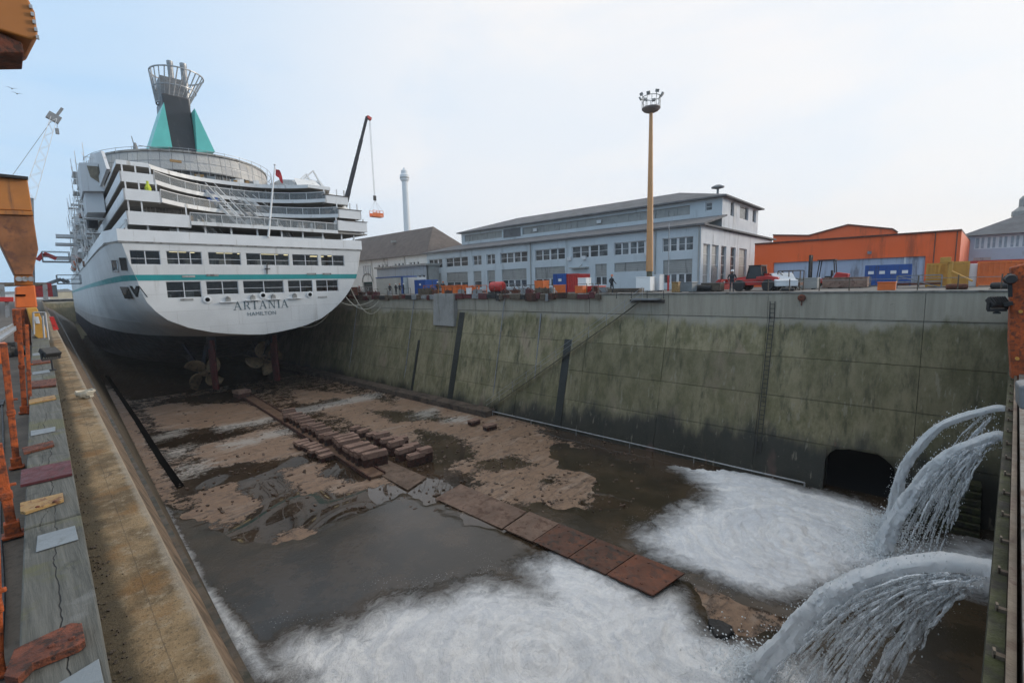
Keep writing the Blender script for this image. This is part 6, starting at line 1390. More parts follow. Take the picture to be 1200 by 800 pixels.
container(1086,1100,309,49.5,M['yellow'],'short ochre tank container left of the yellow post')
thingbox('site_toilet',(50.5,P(1145,320,X=50.5)[1],QZ),(52,P(1135.5,320,X=50.5)[1],P(1140,309,X=50.5).z),M['white2'],'narrow white cabin between the ochre and the orange container','cabin')
m_=MB(); q=P(1112,333,X=48); m_.bar((48,q.y,QZ),(48,q.y,.9),.25); m_.bar((48,q.y,.2),(47,q.y-1.2,-.6),.12); m_.cbox((48,q.y+.3,1.0),(.9,.6,.4)); tag(m_.build('valve_post',M['yellow'],bevel=.03),'bright yellow post with pipe in front of the ochre container','post')
# ---- orange hall
def WPT(px,py,Z): return P(px,py,Z=Z)
A=WPT(1127,272.5,3.95); Bp=WPT(885,285,4.3); 
oh=empty('orange_hall',tuple((A+Bp)/2-Vector((0,0,5))),0,'long bright orange hall with blue grey sliding doors along its front','hall')
u=(Vector((A.x,A.y,0))-Vector((Bp.x,Bp.y,0))); Lh=u.length; u.normalize(); nrm=Vector((-abs(u.y),u.x*(1 if u.y<0 else -1),0)); 
if nrm.x>0: nrm=-nrm
def uo(px,py):  # distance along the facade for a pixel
    r=Vector(ray(px,py)); o=Vector((Bp.x,Bp.y,0)); den=r.x*u.y-r.y*u.x; t_=(o.x*u.y-o.y*u.x)/den; return (r*t_-o).dot(u), (r*t_).z
d0=uo(906,320)[0]; d1=uo(1083,320)[0]; zd0=uo(906,308)[1]; zd1=uo(1083,300)[1]; zd=(zd0+zd1)/2
facade(oh,(Bp.x,Bp.y,0),u,QZ-.1,4.1,Lh,[(d0,QZ,d1,zd)],M['hallorange'],n=nrm)
m_=MB(); o_=Vector((Bp.x,Bp.y,0)); 
m_.extr([o_-nrm*.25+u*(d0)+Vector((0,0,QZ)),o_-nrm*.25+u*d1+Vector((0,0,QZ)),o_-nrm*.25+u*d1+Vector((0,0,zd)),o_-nrm*.25+u*d0+Vector((0,0,zd))],-nrm*.1)
for i in range(40):
    c_=o_-nrm*.22+u*(d0+(d1-d0)*(i+.5)/40); m_.bar(c_+Vector((0,0,QZ)),c_+Vector((0,0,zd)),.06)
m_.build('sliding_door',M['halldoor'],oh)
m_=MB(); c_=o_-nrm*.18+u*(d1-1.6); m_.bar(c_+Vector((0,0,QZ)),c_+Vector((0,0,zd)),.16); m_.build('door_post',M['frame'],oh)
m_=MB(); top=[o_+nrm*.15,o_+nrm*.15+u*Lh,o_-nrm*32+u*Lh,o_-nrm*32]; m_.add([v+Vector((0,0,4.1)) for v in top]+[v+Vector((0,0,4.28)) for v in top],[(3,2,1,0),(4,5,6,7),(0,1,5,4),(1,2,6,5),(2,3,7,6),(3,0,4,7)]); m_.build('roof_edge',M['rust'],oh)
m_=MB(); m_.extr([o_+u*(Lh-.02)+Vector((0,0,QZ)),o_-nrm*32+u*(Lh-.02)+Vector((0,0,QZ)),o_-nrm*32+u*(Lh-.02)+Vector((0,0,4.1)),o_+u*(Lh-.02)+Vector((0,0,4.1))],u*.02); m_.build('side_wall',M['hallorange'],oh); m_=MB(); m_.extr([o_+Vector((0,0,QZ)),o_-nrm*32+Vector((0,0,QZ)),o_-nrm*32+Vector((0,0,4.1)),o_+Vector((0,0,4.1))],-u*.02); m_.build('side_wall',M['hallorange'],oh)
m_=MB(); dd,zz_=uo(1019,296); c_=o_+u*dd+nrm*.02+Vector((0,0,zz_)); m_.cbox(c_,(.25,.35,.3)); m_.build('wall_lamp',M['greymetal'],oh)
m_=MB(); 
for k in (Lh-.3,Lh-1.9): c_=o_+u*k+nrm*.04; m_.bar(c_+Vector((0,0,QZ)),c_+Vector((0,0,4.1)),.07)
m_.build('rain_pipe',M['brownsteel'],oh)
# rear orange gable
oz=110; pts=[P(x,y,X=oz) for x,y in ((906,276),(948,276.5),(994,264),(1046,269),(1052,273),(1052,300),(906,300))]
rg=empty('gabled_orange_hall',(oz,15,QZ),0,'taller gabled orange hall behind the long orange hall','hall')
m_=MB(); m_.extr(pts,(30,0,0)); m_.build('wall',M['hallorange'],rg)
m_=MB(); 
for a,b in zip(pts[:4],pts[1:5]): m_.bar(a+Vector((-.1,0,.1)),b+Vector((-.1,0,.1)),.4,.25)
m_.build('roof_edge',M['rust'],rg)
# right pale building
rx=86.; y0=P(1127,290,X=rx)[1]; y1=y0-26; ze=P(1160,275,X=rx).z
rb=empty('office_building',(rx,y0-13,QZ),0,'pale grey office building with dark pitched roof and window row at the far right','building')
O=(rx,y0,0); ur=lambda px: y0-P(px,288,X=rx)[1]
hr=[(ur(1142),P(1160,288,X=rx).z,ur(1240),P(1160,278,X=rx).z)]; hr=[(hr[0][0],3.0,hr[0][2],4.55)]
facade(rb,O,(0,-1,0),QZ-.1,ze,26,hr,mat('pale_lilac_render',(.42,.45,.52),.06,.4,.8,dirt=(.35,.36,.4),dirt_amt=.15),n=(-1,0,0))
win(rb,O,(0,-1,0),hr[0],14,(-1,0,0),0,None,mat('curtained_glass',(.32,.36,.40),.2,1.5,.3))
m_=MB(); m_.add([(rx-.6,y0+.4,ze),(rx-.6,y1,ze),(rx+14,y1,ze),(rx+14,y0+.4,ze),(rx+7,y0-7,ze+3.4),(rx+7,y1+2,ze+3.4)],[(0,1,5,4),(1,2,5),(2,3,4,5),(3,0,4),(3,2,1,0)]); m_.build('roof',M['roofdark'],rb)
m_=MB(); q=P(1197,258,X=rx+7); m_.lathe((rx+7,q.y,ze+2.6),[(1,0),(1,.6),(.4,1.2),(.4,2.2),(.1,2.6)],12); m_.build('roof_turret',M['shutter'],rb)
m_=MB(); m_.box((rx+.5,y1,QZ),(rx+13,y0-.1,ze-.02)); m_.build('side_wall',M['palegrey'],rb)
m_=MB(); a=P(1141,305,X=70); b=P(1161,304,X=70); m_.box((70,b.y,a.z-.2),(70.4,a.y,a.z+.25)); m_.bar((70.2,(a.y+b.y)/2,a.z),(70.2,(a.y+b.y)/2,QZ),.2); tag(m_.build('sign_gantry',M['shutter']),'grey beam on a post in front of the pale office building','beam')
m_=MB(); a=P(1130,306,X=64); b=P(1200,305,X=64); m_.box((64,b.y-3,QZ),(64.5,a.y,a.z)); tag(m_.build('red_fence',M['red']),'low red fence behind the orange containers','fence')
# ---- control tower far away
tx=200.; tw=empty('radar_tower',(tx,P(480.5,330,X=tx)[1],QZ),0,'tall slender pale grey tower far behind the white building','tower')
cy_=P(480.5,330,X=tx)[1]; wb_=abs(P(473.4,270,X=tx)[1]-P(482,270,X=tx)[1])/2*.56; zt7=P(475,210,X=tx).z; zt8=P(475,197,X=tx).z
M['towerc']=mat('pale_tower_concrete',(.72,.74,.75),.04,.1,.8)
m_=MB(); m_.lathe((tx,cy_,QZ),[(wb_*1.1,0),(wb_*.82,zt7-QZ)],20); m_.build('shaft',M['towerc'],tw,smooth=True)
m_=MB(); m_.lathe((tx,cy_,zt7-.4),[(wb_*.8,-1.5),(wb_*1.25,0),(wb_*1.3,3.2),(wb_*.95,4.),(wb_*.9,6.3),(wb_*.5,6.8),(.3,8.5)],20); m_.build('head',M['towerc'],tw)
m_=MB(); m_.lathe((tx,cy_,zt7+.4),[(wb_*1.32,0),(wb_*1.34,.8)],20); m_.build('window_ring',M['shutter'],tw)
# ---- light mast
mx_=44.; my=P(761,338,X=mx_)[1]; zl=P(758,133,X=mx_).z
lm=empty('light_mast',(mx_,my,QZ),0,'tall ochre light mast with a ring of floodlights on a round platform','light mast')
zc_=P(761,318,X=mx_).z
m_=MB(); m_.lathe((mx_,my,QZ),[(.42,0),(.42,.1),(.30,.15),(.29,zc_-QZ)],14); m_.build('base_section',mat('mast_base_green',(.12,.12,.085),.3,1,.7,dirt=(.2,.18,.14),dirt_amt=.3),lm,smooth=True)
m_=MB(); m_.lathe((mx_,my,zc_),[(.36,0),(.36,.2),(.27,8),(.17,zl-zc_)],14); m_.build('pole',mat('ochre_mast',(.60,.31,.13),.10,.6,.5,dirt=(.45,.22,.09),dirt_amt=.25,streak=True),lm,smooth=True)
m_=MB(); m_.lathe((mx_,my,zl),[(.2,-.1),(.7,.12),(.88,.3),(.86,.4)],20); m_.build('platform',mat('platform_grey',(.26,.22,.20),.2,2,.7),lm)
m_=MB(); nb=12
for k in range(nb):
    a=2*math.pi*k/nb; a2=2*math.pi*(k+1)/nb; c1=Vector((mx_+.85*math.cos(a),my+.85*math.sin(a),zl+.4)); c2=Vector((mx_+.85*math.cos(a2),my+.85*math.sin(a2),zl+.4))
    m_.bar(c1,c1+Vector((0,0,.95)),.035); m_.bar(c1+Vector((0,0,.95)),c2+Vector((0,0,.95)),.045); m_.bar(c1+Vector((0,0,.5)),c2+Vector((0,0,.5)),.025)
m_.build('guard_ring',M['palepaint'],lm)
for k in range(8):
    a=2*math.pi*k/8+.2; c_=Vector((mx_+1.05*math.cos(a),my+1.05*math.sin(a),zl+1.45+.12*(k%2))); m_=MB(); m_.cbox(c_,(.16,.32,.26),a,0,.5); m_.bar(c_,Vector((mx_+.85*math.cos(a),my+.85*math.sin(a),zl+1.3)),.05); m_.build('floodlight_head',M['shutter'],lm)
# second thin mast right of it
r=empty('lamp_post',(47,P(783,338,X=47)[1],QZ),0,'thin grey and red pole standing on the quay just right of the ochre mast','pole')
m_=MB(); q=P(781,262,X=47); yy=P(783,338,X=47)[1]; m_.tube([(47,yy,QZ),(47,yy,q.z)],.05); m_.build('pole',M['steel'],r); m_=MB(); m_.tube([(47,yy,QZ),(47,yy,QZ+1.6)],.11); m_.build('base',M['red'],r)
# ---- mobile crane boom behind the ship, hook and basket
cb=empty('mobile_crane',(54,96,QZ),0,'black and red telescopic crane boom rising behind the ship, hook block hanging from it','crane')
a=P(399,262,Y=90); b=P(430,137,Y=90); m_=MB(); secs=[(0,.30,.75,'black'),(.30,.52,.66,'maroon'),(.52,.62,.6,'black'),(.62,.78,.55,'maroon'),(.78,1.0,.45,'black')]
for s0,s1,w_,mm in secs:
    m_=MB(); m_.bar(a+(b-a)*s0,a+(b-a)*s1,w_); m_.build('boom_section',M[mm] if mm=='red' else M['clothdark'],cb)
m_=MB(); m_.bar(b,b+Vector((.9,0,-.3)),.6); m_.build('boom_tip',M['red'],cb)
a2=Vector((a.x-14.5*0-3,90,QZ+1)); m_=MB(); m_.bar(a,a+(a-b)*.30,1.0); m_.build('boom_section',M['clothdark'],cb)
c0_=a+(a-b)*.30; m_=MB(); m_.cbox((c0_.x,c0_.y,QZ+1.6),(3,8,2.2)); m_.cbox((c0_.x,c0_.y,QZ+3.2),(2.2,3,1.4)); m_.build('carrier',M['red'],cb,bevel=.1)
m_=MB()
for dy in (-2.8,-1,1,2.8):
    for dx in (-1.4,1.4): m_.lathe((c0_.x+dx,c0_.y+dy,QZ+.6),[(.6,-.2),(.6,.2)],14,Matrix.Rotation(math.pi/2,4,'Y'))
m_.build('wheel',M['black'],cb)
tip=P(432.5,139,Y=90); hk=P(435,230,Y=90); m_=MB(); m_.bar(tip,Vector((tip.x+.1,90,hk.z)),.05); m_.bar(tip+Vector((.25,0,0)),Vector((tip.x+.3,90,hk.z)),.04); m_.build('hoist_rope',M['greymetal'],cb)
m_=MB(); hx=tip.x+.2; m_.cbox((hx,90,hk.z-.3),(.55,.35,1.0)); m_.build('hook_block',M['black'],cb)
bt_=P(437,250,Y=90); ob=empty('work_basket',(hx+.2,90,bt_.z-.8),0,'orange work basket hanging from the crane hook beside the ship','work basket')
m_=MB(); w_=1.25
m_.box((hx-w_+.2,89.3,bt_.z-.75),(hx+w_+.2,90.7,bt_.z-.55)); m_.box((hx-w_+.2,89.28,bt_.z-.5),(hx+w_+.2,89.34,bt_.z+.1)); m_.box((hx-w_+.2,90.66,bt_.z-.5),(hx+w_+.2,90.72,bt_.z+.1)); m_.build('tray',M['orange3'],ob)
m_=MB()
for dx in (-w_,-.4,.4,w_):
    for y in (89.3,90.7): m_.bar((hx+.2+dx,y,bt_.z-.6),(hx+.2+dx,y,bt_.z+.55),.07)
for y in (89.3,90.7): m_.bar((hx+.2-w_,y,bt_.z+.55),(hx+.2+w_,y,bt_.z+.55),.07)
m_.build('guard_rail',M['orange3'],ob)
m_=MB()
for dx in (-w_,w_):
    for y in (89.3,90.7): m_.bar((hx+.2+dx,y,bt_.z+.5),(hx,90,hk.z-.8),.03)
m_.build('sling',M['greymetal'],ob)
# ------------------------------------------------------------------ people
def person(loc,rz,label,jacket,pose=0,h=1.75):
    r=empty('person',loc,rz,label,'person','workers on the quay'); k=h/1.75
    me=bpy.data.meshes.new('body'); bm=bmesh.new()
    sp=.12+.06*pose; arm=.12+.1*(pose==1)
    V={'pel':(0,0,.95),'ch':(0,.02,1.25),'ne':(0,.02,1.48),'hd':(0,-.01,1.62),'ht':(0,-.01,1.72),
       'hl':(-.1,0,.9),'kl':(-.11-.02*pose,-.06*pose-.02,.5),'al':(-.12-.03*pose,.08*pose,.09),'fl':(-.13-.03*pose,-.13+.08*pose,.05),
       'hr':(.1,0,.9),'kr':(.11+.02*pose,.02,.5),'ar':(.12+.03*pose,-.04*pose,.09),'fr':(.13+.03*pose,-.17,.05),
       'sl':(-.19,.02,1.42),'el':(-.25-arm*.4,.03,1.15),'wl':(-.24,-.12-.15*pose,.95),'dl':(-.23,-.18-.18*pose,.88),
       'sr':(.19,.02,1.42),'er':(.26+arm*.3,.05,1.15),'wr':(.24,-.08,.92),'dr':(.24,-.11,.83)}
    R_={'pel':.15,'ch':.17,'ne':.07,'hd':.095,'ht':.07,'hl':.1,'kl':.065,'al':.05,'fl':.04,'hr':.1,'kr':.065,'ar':.05,'fr':.04,'sl':.08,'el':.055,'wl':.04,'dl':.035,'sr':.08,'er':.055,'wr':.04,'dr':.035}
    ids={n_:bm.verts.new([c*k for c in v]) for n_,v in V.items()}
    for a,b in (('pel','ch'),('ch','ne'),('ne','hd'),('hd','ht'),('pel','hl'),('hl','kl'),('kl','al'),('al','fl'),('pel','hr'),('hr','kr'),('kr','ar'),('ar','fr'),('ch','sl'),('sl','el'),('el','wl'),('wl','dl'),('ch','sr'),('sr','er'),('er','wr'),('wr','dr')): bm.edges.new((ids[a],ids[b]))
    names=list(V); bm.to_mesh(me); bm.free()
    o=bpy.data.objects.new('body',me); COL.objects.link(o)
    md=o.modifiers.new('skin','SKIN'); 
    for i,n_ in enumerate(names): sv=me.skin_vertices[0].data[i]; sv.radius=(R_[n_]*k,R_[n_]*k*.85); sv.use_root=(n_=='pel')
    o.modifiers.new('sub','SUBSURF').levels=1
    dg=bpy.context.evaluated_depsgraph_get(); bpy.context.view_layer.update(); me2=bpy.data.meshes.new_from_object(o.evaluated_get(bpy.context.evaluated_depsgraph_get())); bpy.data.objects.remove(o)
    me2.materials.clear(); 
    for m_ in (jacket,M['clothdark'],M['skin']): me2.materials.append(m_)
    for p in me2.polygons:
        z=p.center.z/k; p.material_index=2 if z>1.53 or (z<.93 and abs(p.center.x)>.2) else (0 if z>.92 else 1); p.use_smooth=True
    o=bpy.data.objects.new('body',me2); COL.objects.link(o); o.parent=r; WM[o]=WM[r]
    m_=MB(); m_.lathe((0,-.01*k,1.66*k),[(.125*k,0),(.12*k,.05*k),(.08*k,.11*k),(.01,.13*k)],12); m_.box((-.07*k,-.17*k,1.66*k),(.07*k,-.1*k,1.675*k)); m_.build('helmet',M['white2'] if pose==0 else M['orange3'],r,local=True,smooth=True)
    return r
def pq(px,X,lab,jacket,pose,rz=1.57): 
    y=P(px,338,X=X)[1]; person((X,y,QZ),rz,lab,jacket,pose)
pq(717,39,'worker in dark clothes standing alone on the quay left of the ochre mast',M['clothdark'],1,1.2)
pq(857.5,38.5,'worker in dark clothes in front of the red tractor bucket',M['clothdark'],0,-1.2)
pq(464,43,'worker in dark clothes, leftmost in front of the white container',M['clothdark'],0)
pq(468.5,43.5,'worker in dark clothes second from the left in front of the white container',M['clothdark'],1,2.2)
pq(473,43,'worker in dark clothes nearest to the small dark blue container',M['clothdark'],0,1.)
pq(457,44,'worker in dark clothes in front of the pale site cabin',M['clothdark'],1,2.)
pq(513,40,'left one of the two workers beside the orange skip',M['clothdark'],0)
pq(519.5,40.5,'right one of the two workers, close against the orange skip',M['clothdark'],1,2.5)
pq(421,40,'worker in a red jacket standing at the mooring bollard close to the stern',M['clothred'],0)
# ------------------------------------------------------------------ vehicles
def wheel(mb,c,r_,w_): mb.lathe(c,[(r_*.9,-w_/2),(r_,-w_/2+.04),(r_,w_/2-.04),(r_*.9,w_/2)],18,Matrix.Rotation(math.pi/2,4,'Y'))
def loader(loc,rz,label):
    r=empty('telehandler',loc,rz,label,'loader'); m_=MB()
    m_.box((-.95,-1.9,.55),(.95,1.3,1.15)); m_.extr([(-.95,1.3,.6),(-.95,2.4,.75),(-.95,2.3,1.25),(-.95,1.3,1.45),(-.95,.3,1.35),(-.95,.3,.6)],(1.9,0,0)); m_.build('body',M['red'],r,local=True,bevel=.06)
    m_=MB(); 
    for x in (-1.1,1.1): wheel(m_,(x,-1.2,.55),.55,.4); wheel(m_,(x,1.5,.55),.55,.4)
    m_.build('wheel',M['black'],r,local=True)
    m_=MB(); m_.extr([(-.7,-.7,1.15),(-.7,.8,1.15),(-.7,.6,2.35),(-.7,-.4,2.4)],(1.4,0,0)); cbn=m_.build('cab',M['glass'],r,local=True,bevel=.05)
    m_=MB()
    for x in (-.72,.72):
        m_.bar((x,-.7,1.15),(x,-.4,2.4),.09); m_.bar((x,.8,1.15),(x,.6,2.35),.09)
    m_.box((-.78,-.5,2.36),(.78,.7,2.46)); m_.build('cab_frame',M['black'],cbn,local=True)
    m_=MB(); m_.bar((-.2,1.2,1.5),(-.2,-3.0,1.0),.3,.35); m_.bar((.5,-.8,1.1),(.5,-3,.7),.12); m_.build('boom',M['red'],r,local=True)
    m_=MB(); m_.extr([(-1.1,-3.1,.15),(-1.1,-4.3,.1),(-1.1,-4.4,.25),(-1.1,-3.3,1.2),(-1.1,-3.,1.2)],(2.2,0,0)); m_.build('bucket',M['red'],r,local=True)
    m_=MB(); 
    for x in (-.6,.3): m_.box((x,-3.0,.75),(x+.3,-2.96,1.0))
    m_.build('head_lamp',M['white2'],r,local=True)
    m_=MB(); m_.tube([(.9,.9,1.4),(.9,.9,2.2)],.06); m_.build('exhaust',M['black'],r,local=True)
    return r
q=P(890,338,X=43); o=loader((43.5,q.y+.4,QZ),math.pi-.1,'red wheel loader with cab and bucket at the dock edge right of the worker'); o.scale=(.85,.85,.88)
def forklift(loc,rz,label):
    r=empty('forklift',loc,rz,label,'forklift'); m_=MB(); m_.extr([(-.6,-.9,.4),(-.6,1.4,.35),(-.6,1.5,1.1),(-.6,.7,1.25),(-.6,.5,.8),(-.6,-.9,.7)],(1.2,0,0)); m_.build('body',M['red'],r,local=True,bevel=.06)
    m_=MB(); 
    for x in (-.68,.68): wheel(m_,(x,-.75,.4),.4,.28); wheel(m_,(x,1.05,.36),.36,.25)
    m_.build('wheel',M['black'],r,local=True)
    m_=MB()
    for x in (-.5,.5): m_.bar((x,-.6,.7),(x,-.45,2.2),.07); m_.bar((x,.6,1.2),(x,.5,2.2),.07)
    m_.box((-.6,-.6,2.2),(.6,.6,2.27)); m_.build('overhead_guard',M['black'],r,local=True)
    m_=MB()
    for x in (-.35,.35): m_.bar((x,-1.15,.1),(x,-1.15,2.7),.14,.16)
    for z in (.4,1.4,2.6): m_.bar((-.35,-1.15,z),(.35,-1.15,z),.1)
    m_.build('mast',M['black'],r,local=True)
    m_=MB()
    for x in (-.3,.3): m_.box((x-.06,-2.2,.12),(x+.06,-1.2,.17))
    m_.box((-.5,-1.26,.15),(.5,-1.2,.8)); m_.build('fork',M['greymetal'],r,local=True)
    m_=MB(); m_.box((-.25,-.1,.8),(.25,.35,.95)); m_.box((-.25,.3,.95),(.25,.42,1.4)); m_.build('seat',M['black'],r,local=True)
    return r
q=P(968,336,X=52); o=forklift((52,q.y,QZ),math.pi,'red forklift with tall black mast in front of the grey hall doors'); o.scale=(1.15,1.15,1.15)
# parked car silver
def car(loc,rz,label):
    r=empty('parked_car',loc,rz,label,'car'); m_=MB(); pr=[(-2.1,.35),(-2.1,.75),(-1.3,.9),(-.7,1.4),(.7,1.45),(1.5,.95),(2.1,.85),(2.1,.35)]
    m_.extr([(-.8,y,z) for y,z in pr],(1.6,0,0)); m_.build('body',M['palegrey'],r,local=True,bevel=.08)
    m_=MB(); m_.extr([(-.82,-1.1,.95),(-.82,-.65,1.33),(-.82,.65,1.37),(-.82,1.25,.98)],(1.64,0,0)); m_.build('window',M['glass'],r,local=True)
    m_=MB()
    for x in (-.75,.75): wheel(m_,(x,-1.3,.33),.33,.2); wheel(m_,(x,1.3,.33),.33,.2)
    m_.build('wheel',M['black'],r,local=True)
q=P(907,338,X=44); car((44.2,q.y-.3,QZ),math.pi/2+.5,'small pale grey car parked in front of the orange hall, right of the red loader')
# ------------------------------------------------------------------ clutter along the dock edge
cl=[]
def clut(px,X,w_,h,d,m,name,label,cat,rz=0,top=None,group=None,style='box'):
    y=P(px,339,X=X)[1]; r=empty(name,(X,y,QZ),rz,label,cat,group); m_=MB()
    if style=='box':
        m_.box((-d/2,-w_/2,.08),(d/2,w_/2,h)); m_.box((-d/2-.03,-w_/2-.03,h-.08),(d/2+.03,w_/2+.03,h)); b=m_.build('body',m,r,local=True,bevel=.03)
        for s_ in (-1,1): m_=MB(); m_.box((-d/2+.05,s_*w_*.35-.06,0),(d/2-.05,s_*w_*.35+.06,.08)); m_.build('skid',M['black'],r,local=True)
    elif style=='skip':
        m_.extr([(-d/2,-w_/2,.1),(-d/2,w_/2,.1),(-d/2,w_/2+.15,h),(-d/2,-w_/2-.15,h)],(d,0,0)); b=m_.build('body',m,r,local=True,bevel=.03)
        m_=MB(); 
        for i in range(5): m_.box((-d/2-.05,-w_/2+w_*i/4-.04,.1),(-d/2,-w_/2+w_*i/4+.04,h))
        m_.box((-d/2-.06,-w_/2-.2,h-.08),(d/2+.06,w_/2+.2,h+.02)); m_.build('rib',m,r,local=True)
    elif style=='tank':
        m_.lathe((0,-w_/2,h*.55),[(.0,0),(h*.3,.03),(h*.38,.15),(h*.38,w_-.15),(h*.3,w_-.03),(0,w_)],16,Matrix.Rotation(-math.pi/2,4,'X')); m_.build('drum',m,r,local=True,smooth=True)
        m_=MB(); m_.box((-d/2,-w_/2,0),(d/2,w_/2,h*.2)); m_.build('cradle',M['black'],r,local=True)
    elif style=='frame':
        for x in (-d/2,d/2):
            for y_ in (-w_/2,0,w_/2): m_.bar((x,y_,0),(x,y_,h),.07)
            m_.bar((x,-w_/2,h),(x,w_/2,h),.07); m_.bar((x,-w_/2,h*.5),(x,w_/2,h*.5),.06); m_.bar((x,-w_/2,0),(x,w_/2,h),.05)
        m_.build('frame',m,r,local=True)
        m_=MB(); m_.box((-d/2,-w_/2,h*.25),(d/2,w_/2,h*.4)); m_.build('load',M['rust'],r,local=True)
    return r
clut(532,39,2.8,1.2,1.6,M['orange3'],'skip','bright orange skip right of the two workers','skip',style='skip')
clut(509,40,3.2,1.3,1.2,M['orange'],'pipe_rack','faded orange pipe rack left of the orange skip','rack',style='frame')
clut(557,39.5,2.6,1.1,1.4,M['orange3'],'winch','orange winch frame with load between the skip and the red tank','winch',style='frame')
clut(551,40.5,1.2,1.0,1.2,M['orange3'],'tool_box','squat orange box behind the orange winch frame','box')
clut(583,39.5,2.0,1.6,1.2,M['red'],'tank','bright red cylindrical tank on a black cradle','tank',style='tank')
clut(598,40.5,2.6,1.2,1.4,M['greymetal'],'pump_frame','grey pump frame right of the red tank','frame',style='frame')
clut(617,40,2.4,1.0,1.3,M['greymetal'],'pump_frame','low grey frame left of the orange cabinet','frame',style='frame')
clut(635,39.5,1.2,1.45,1.1,M['orange3'],'cabinet','tall orange cabinet left of the blue container','cabinet')
clut(656,39,.9,.95,.9,M['orange3'],'cabinet','small orange box in front of the dark blue container','cabinet')
clut(681,39,.9,.8,.9,M['orange3'],'cabinet','small orange box in front of the dark red container','cabinet')
clut(685,41,1.0,1.6,1.,M['whitewall'],'cabinet','pale cabinet just right of the dark red container','cabinet')
clut(694,40.5,2.4,.75,1.3,M['red'],'pallet_stack','low red and grey stack of material left of the lone worker','stack')
clut(705,40,1.6,.6,1.2,M['greymetal'],'pallet_stack','low grey stack beside the lone worker','stack')
clut(733,39.5,3.2,.45,1.1,M['brownsteel'],'pallet_stack','low brown stack of beams right of the lone worker','stack')
clut(756,43,1.5,1.5,1.,M['whitewall'],'cabinet','white switch cabinet left of the mast foot','cabinet')
clut(768,44.5,1.3,1.7,1.,M['palegrey'],'cabinet','pale grey cabinet right of the mast foot','cabinet')
clut(792,38.5,.55,.95,.5,M['cream'],'bollard_cover','cream coloured post cover at the dock edge right of the mast','post')
clut(803,40,1.6,.9,1.2,M['palepaint'],'tarpaulin_stack','pale tarpaulin covered stack right of the cream post','stack')
clut(824,41,1.5,.7,1.1,M['black'],'hose_reel','dark hose reel left of the red bucket','reel',style='tank')
clut(835,41.5,1.6,.8,1.1,M['brownsteel'],'scrap_box','brown scrap box between the hose reel and the loader','box')
clut(926,44,1.6,1.6,1.4,M['brownsteel'],'pump_frame','brown machine frame in front of the left end of the hall doors','frame',style='frame')
clut(923,39,.9,.35,.7,M['black'],'fender','black tyre fender lying at the dock edge right of the pale car','fender',style='tank')
clut(940,47,2.4,1.0,1.4,M['shutter'],'pallet_stack','grey stack of goods left of the forklift','stack')
clut(990,50,3.2,.95,1.4,M['woodblock'],'crate','long low wooden crate right of the forklift','crate')
clut(1004,52,1.8,.9,1.4,M['greymetal'],'pump_frame','grey frame between the wooden crate and the long blue container','frame',style='frame')
clut(1039,38.3,.9,.62,.8,M['orange3'],'bollard','orange mooring bollard at the dock edge in front of the blue container','bollard')
clut(1121,38.2,1.,.45,.9,M['rust'],'bollard','rusty mooring bollard at the dock edge in front of the ochre container','bollard',style='tank')
clut(1076,48,2.6,.95,1.2,M['greymetal'],'barrier','grey railing frame right of the long blue container','barrier',style='frame')
clut(1174,38.6,1.0,.5,.8,M['black'],'winch','black winch at the dock edge near the corner with the gate','winch',style='tank')
clut(499,39.2,2.,.9,1.2,M['brownsteel'],'pallet_stack','brown stack of parts right of the small dark blue container','stack')
clut(428,39.,2.4,1.35,1.2,M['greymetal'],'pump_frame','grey frame beside the worker in the red jacket','frame',style='frame')
clut(413,38.8,2.6,1.4,1.4,M['rust'],'winch','rusty mooring winch with white cover close to the stern','winch')
clut(436,38.4,1.8,.6,.9,M['rust'],'bollard','rusty mooring bollard where the ropes are made fast','bollard',style='tank')
clut(549.5,36.8,.55,.85,.4,M['white2'],'marker_stone','small white pointed marker on the edge below the orange winch','marker')
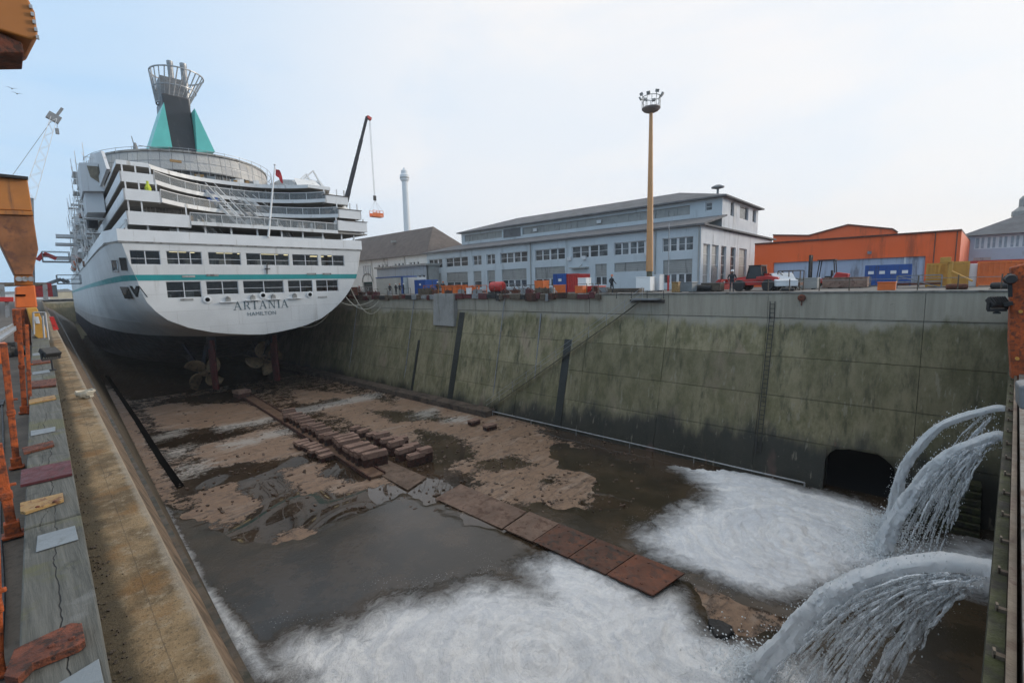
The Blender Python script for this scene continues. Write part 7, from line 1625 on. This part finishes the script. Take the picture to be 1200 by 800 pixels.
def post_row():
    r=empty('safety_barrier',(37.2,50,QZ),0,'long dirty red brown safety barrier along the dock edge under the clutter','barrier')
    rd=random.Random(4); y=P(710,345,X=36.6)[1]; yE=104; ms=[M['rust'],M['brownsteel'],M['redrust'],M['greymetal'],M['blockbase'],M['rust']]
    pats=[M['rust'],M['brownsteel'],M['redrust'],M['brownsteel'],M['blockbase'],M['maroon'],M['black'],M['greymetal']]
    while y<yE:
        L2=rd.uniform(.3,1.5); m_=MB(); h=rd.uniform(.0,.25); zb=QZ-rd.uniform(.3,.6); m_.box((35.55+rd.uniform(0,.12),y,zb),(35.84,y+L2-.05,QZ+h)); m_.build('barrier_section',pats[rd.randrange(8)],r,bevel=.03)
        if rd.random()<.5: m_=MB(); m_.bar((35.7,y+.2,QZ-.3),(35.7,y+.2,QZ+1.0),.05); m_.bar((35.7,y+.2,QZ+1.),(35.7,y+L2,QZ+.95),.04); m_.build('barrier_post',M['brownsteel'],r)
        if rd.random()<.45: m_=MB(); q=(36.6+rd.uniform(-.2,.5),y+.4,QZ+.1); m_.cbox((q[0],q[1],QZ+.35),(.5,rd.uniform(.3,1.2),rd.uniform(.3,.7)),rd.uniform(-.4,.4)); m_.tube([(q[0],q[1]-.6,QZ+.2),(q[0]-.2,q[1],QZ+.75),(q[0],q[1]+.6,QZ+.2)],.05,5); m_.build('barrier_gear',pats[rd.randrange(8)],r)
        y+=L2
post_row()
r=empty('chain_fence',(36.6,2,QZ),0,'thin brown posts with a chain along the bare right part of the dock edge','fence')
for px in (960,995,1075,1122,1173,925,900):
    y=P(px,340,X=36.7)[1]; m_=MB(); m_.bar((36.7,y,QZ+.1),(36.7,y,QZ+.95),.06); m_.build('post',M['brownsteel'],r)
m_=MB(); m_.tube([(36.7,-2.8,QZ+.8),(36.7,14,QZ+.8)],.015,4); m_.build('chain',M['greymetal'],r)
# haze over the whole yard
hz_=MB(); hz_.box((-900,-500,-15.5),(900,900,95)); n=N('haze_air'); n.n.remove(n.b); pv=n.n.new('ShaderNodeVolumePrincipled'); pv.inputs['Color'].default_value=(.86,.9,.95,1); pv.inputs['Density'].default_value=HAZE; pv.inputs['Anisotropy'].default_value=.2
n.l.new(pv.outputs[0],n.out.inputs['Volume'])
if HAZE>0: hz_.build('haze',n.m,kind='stuff')
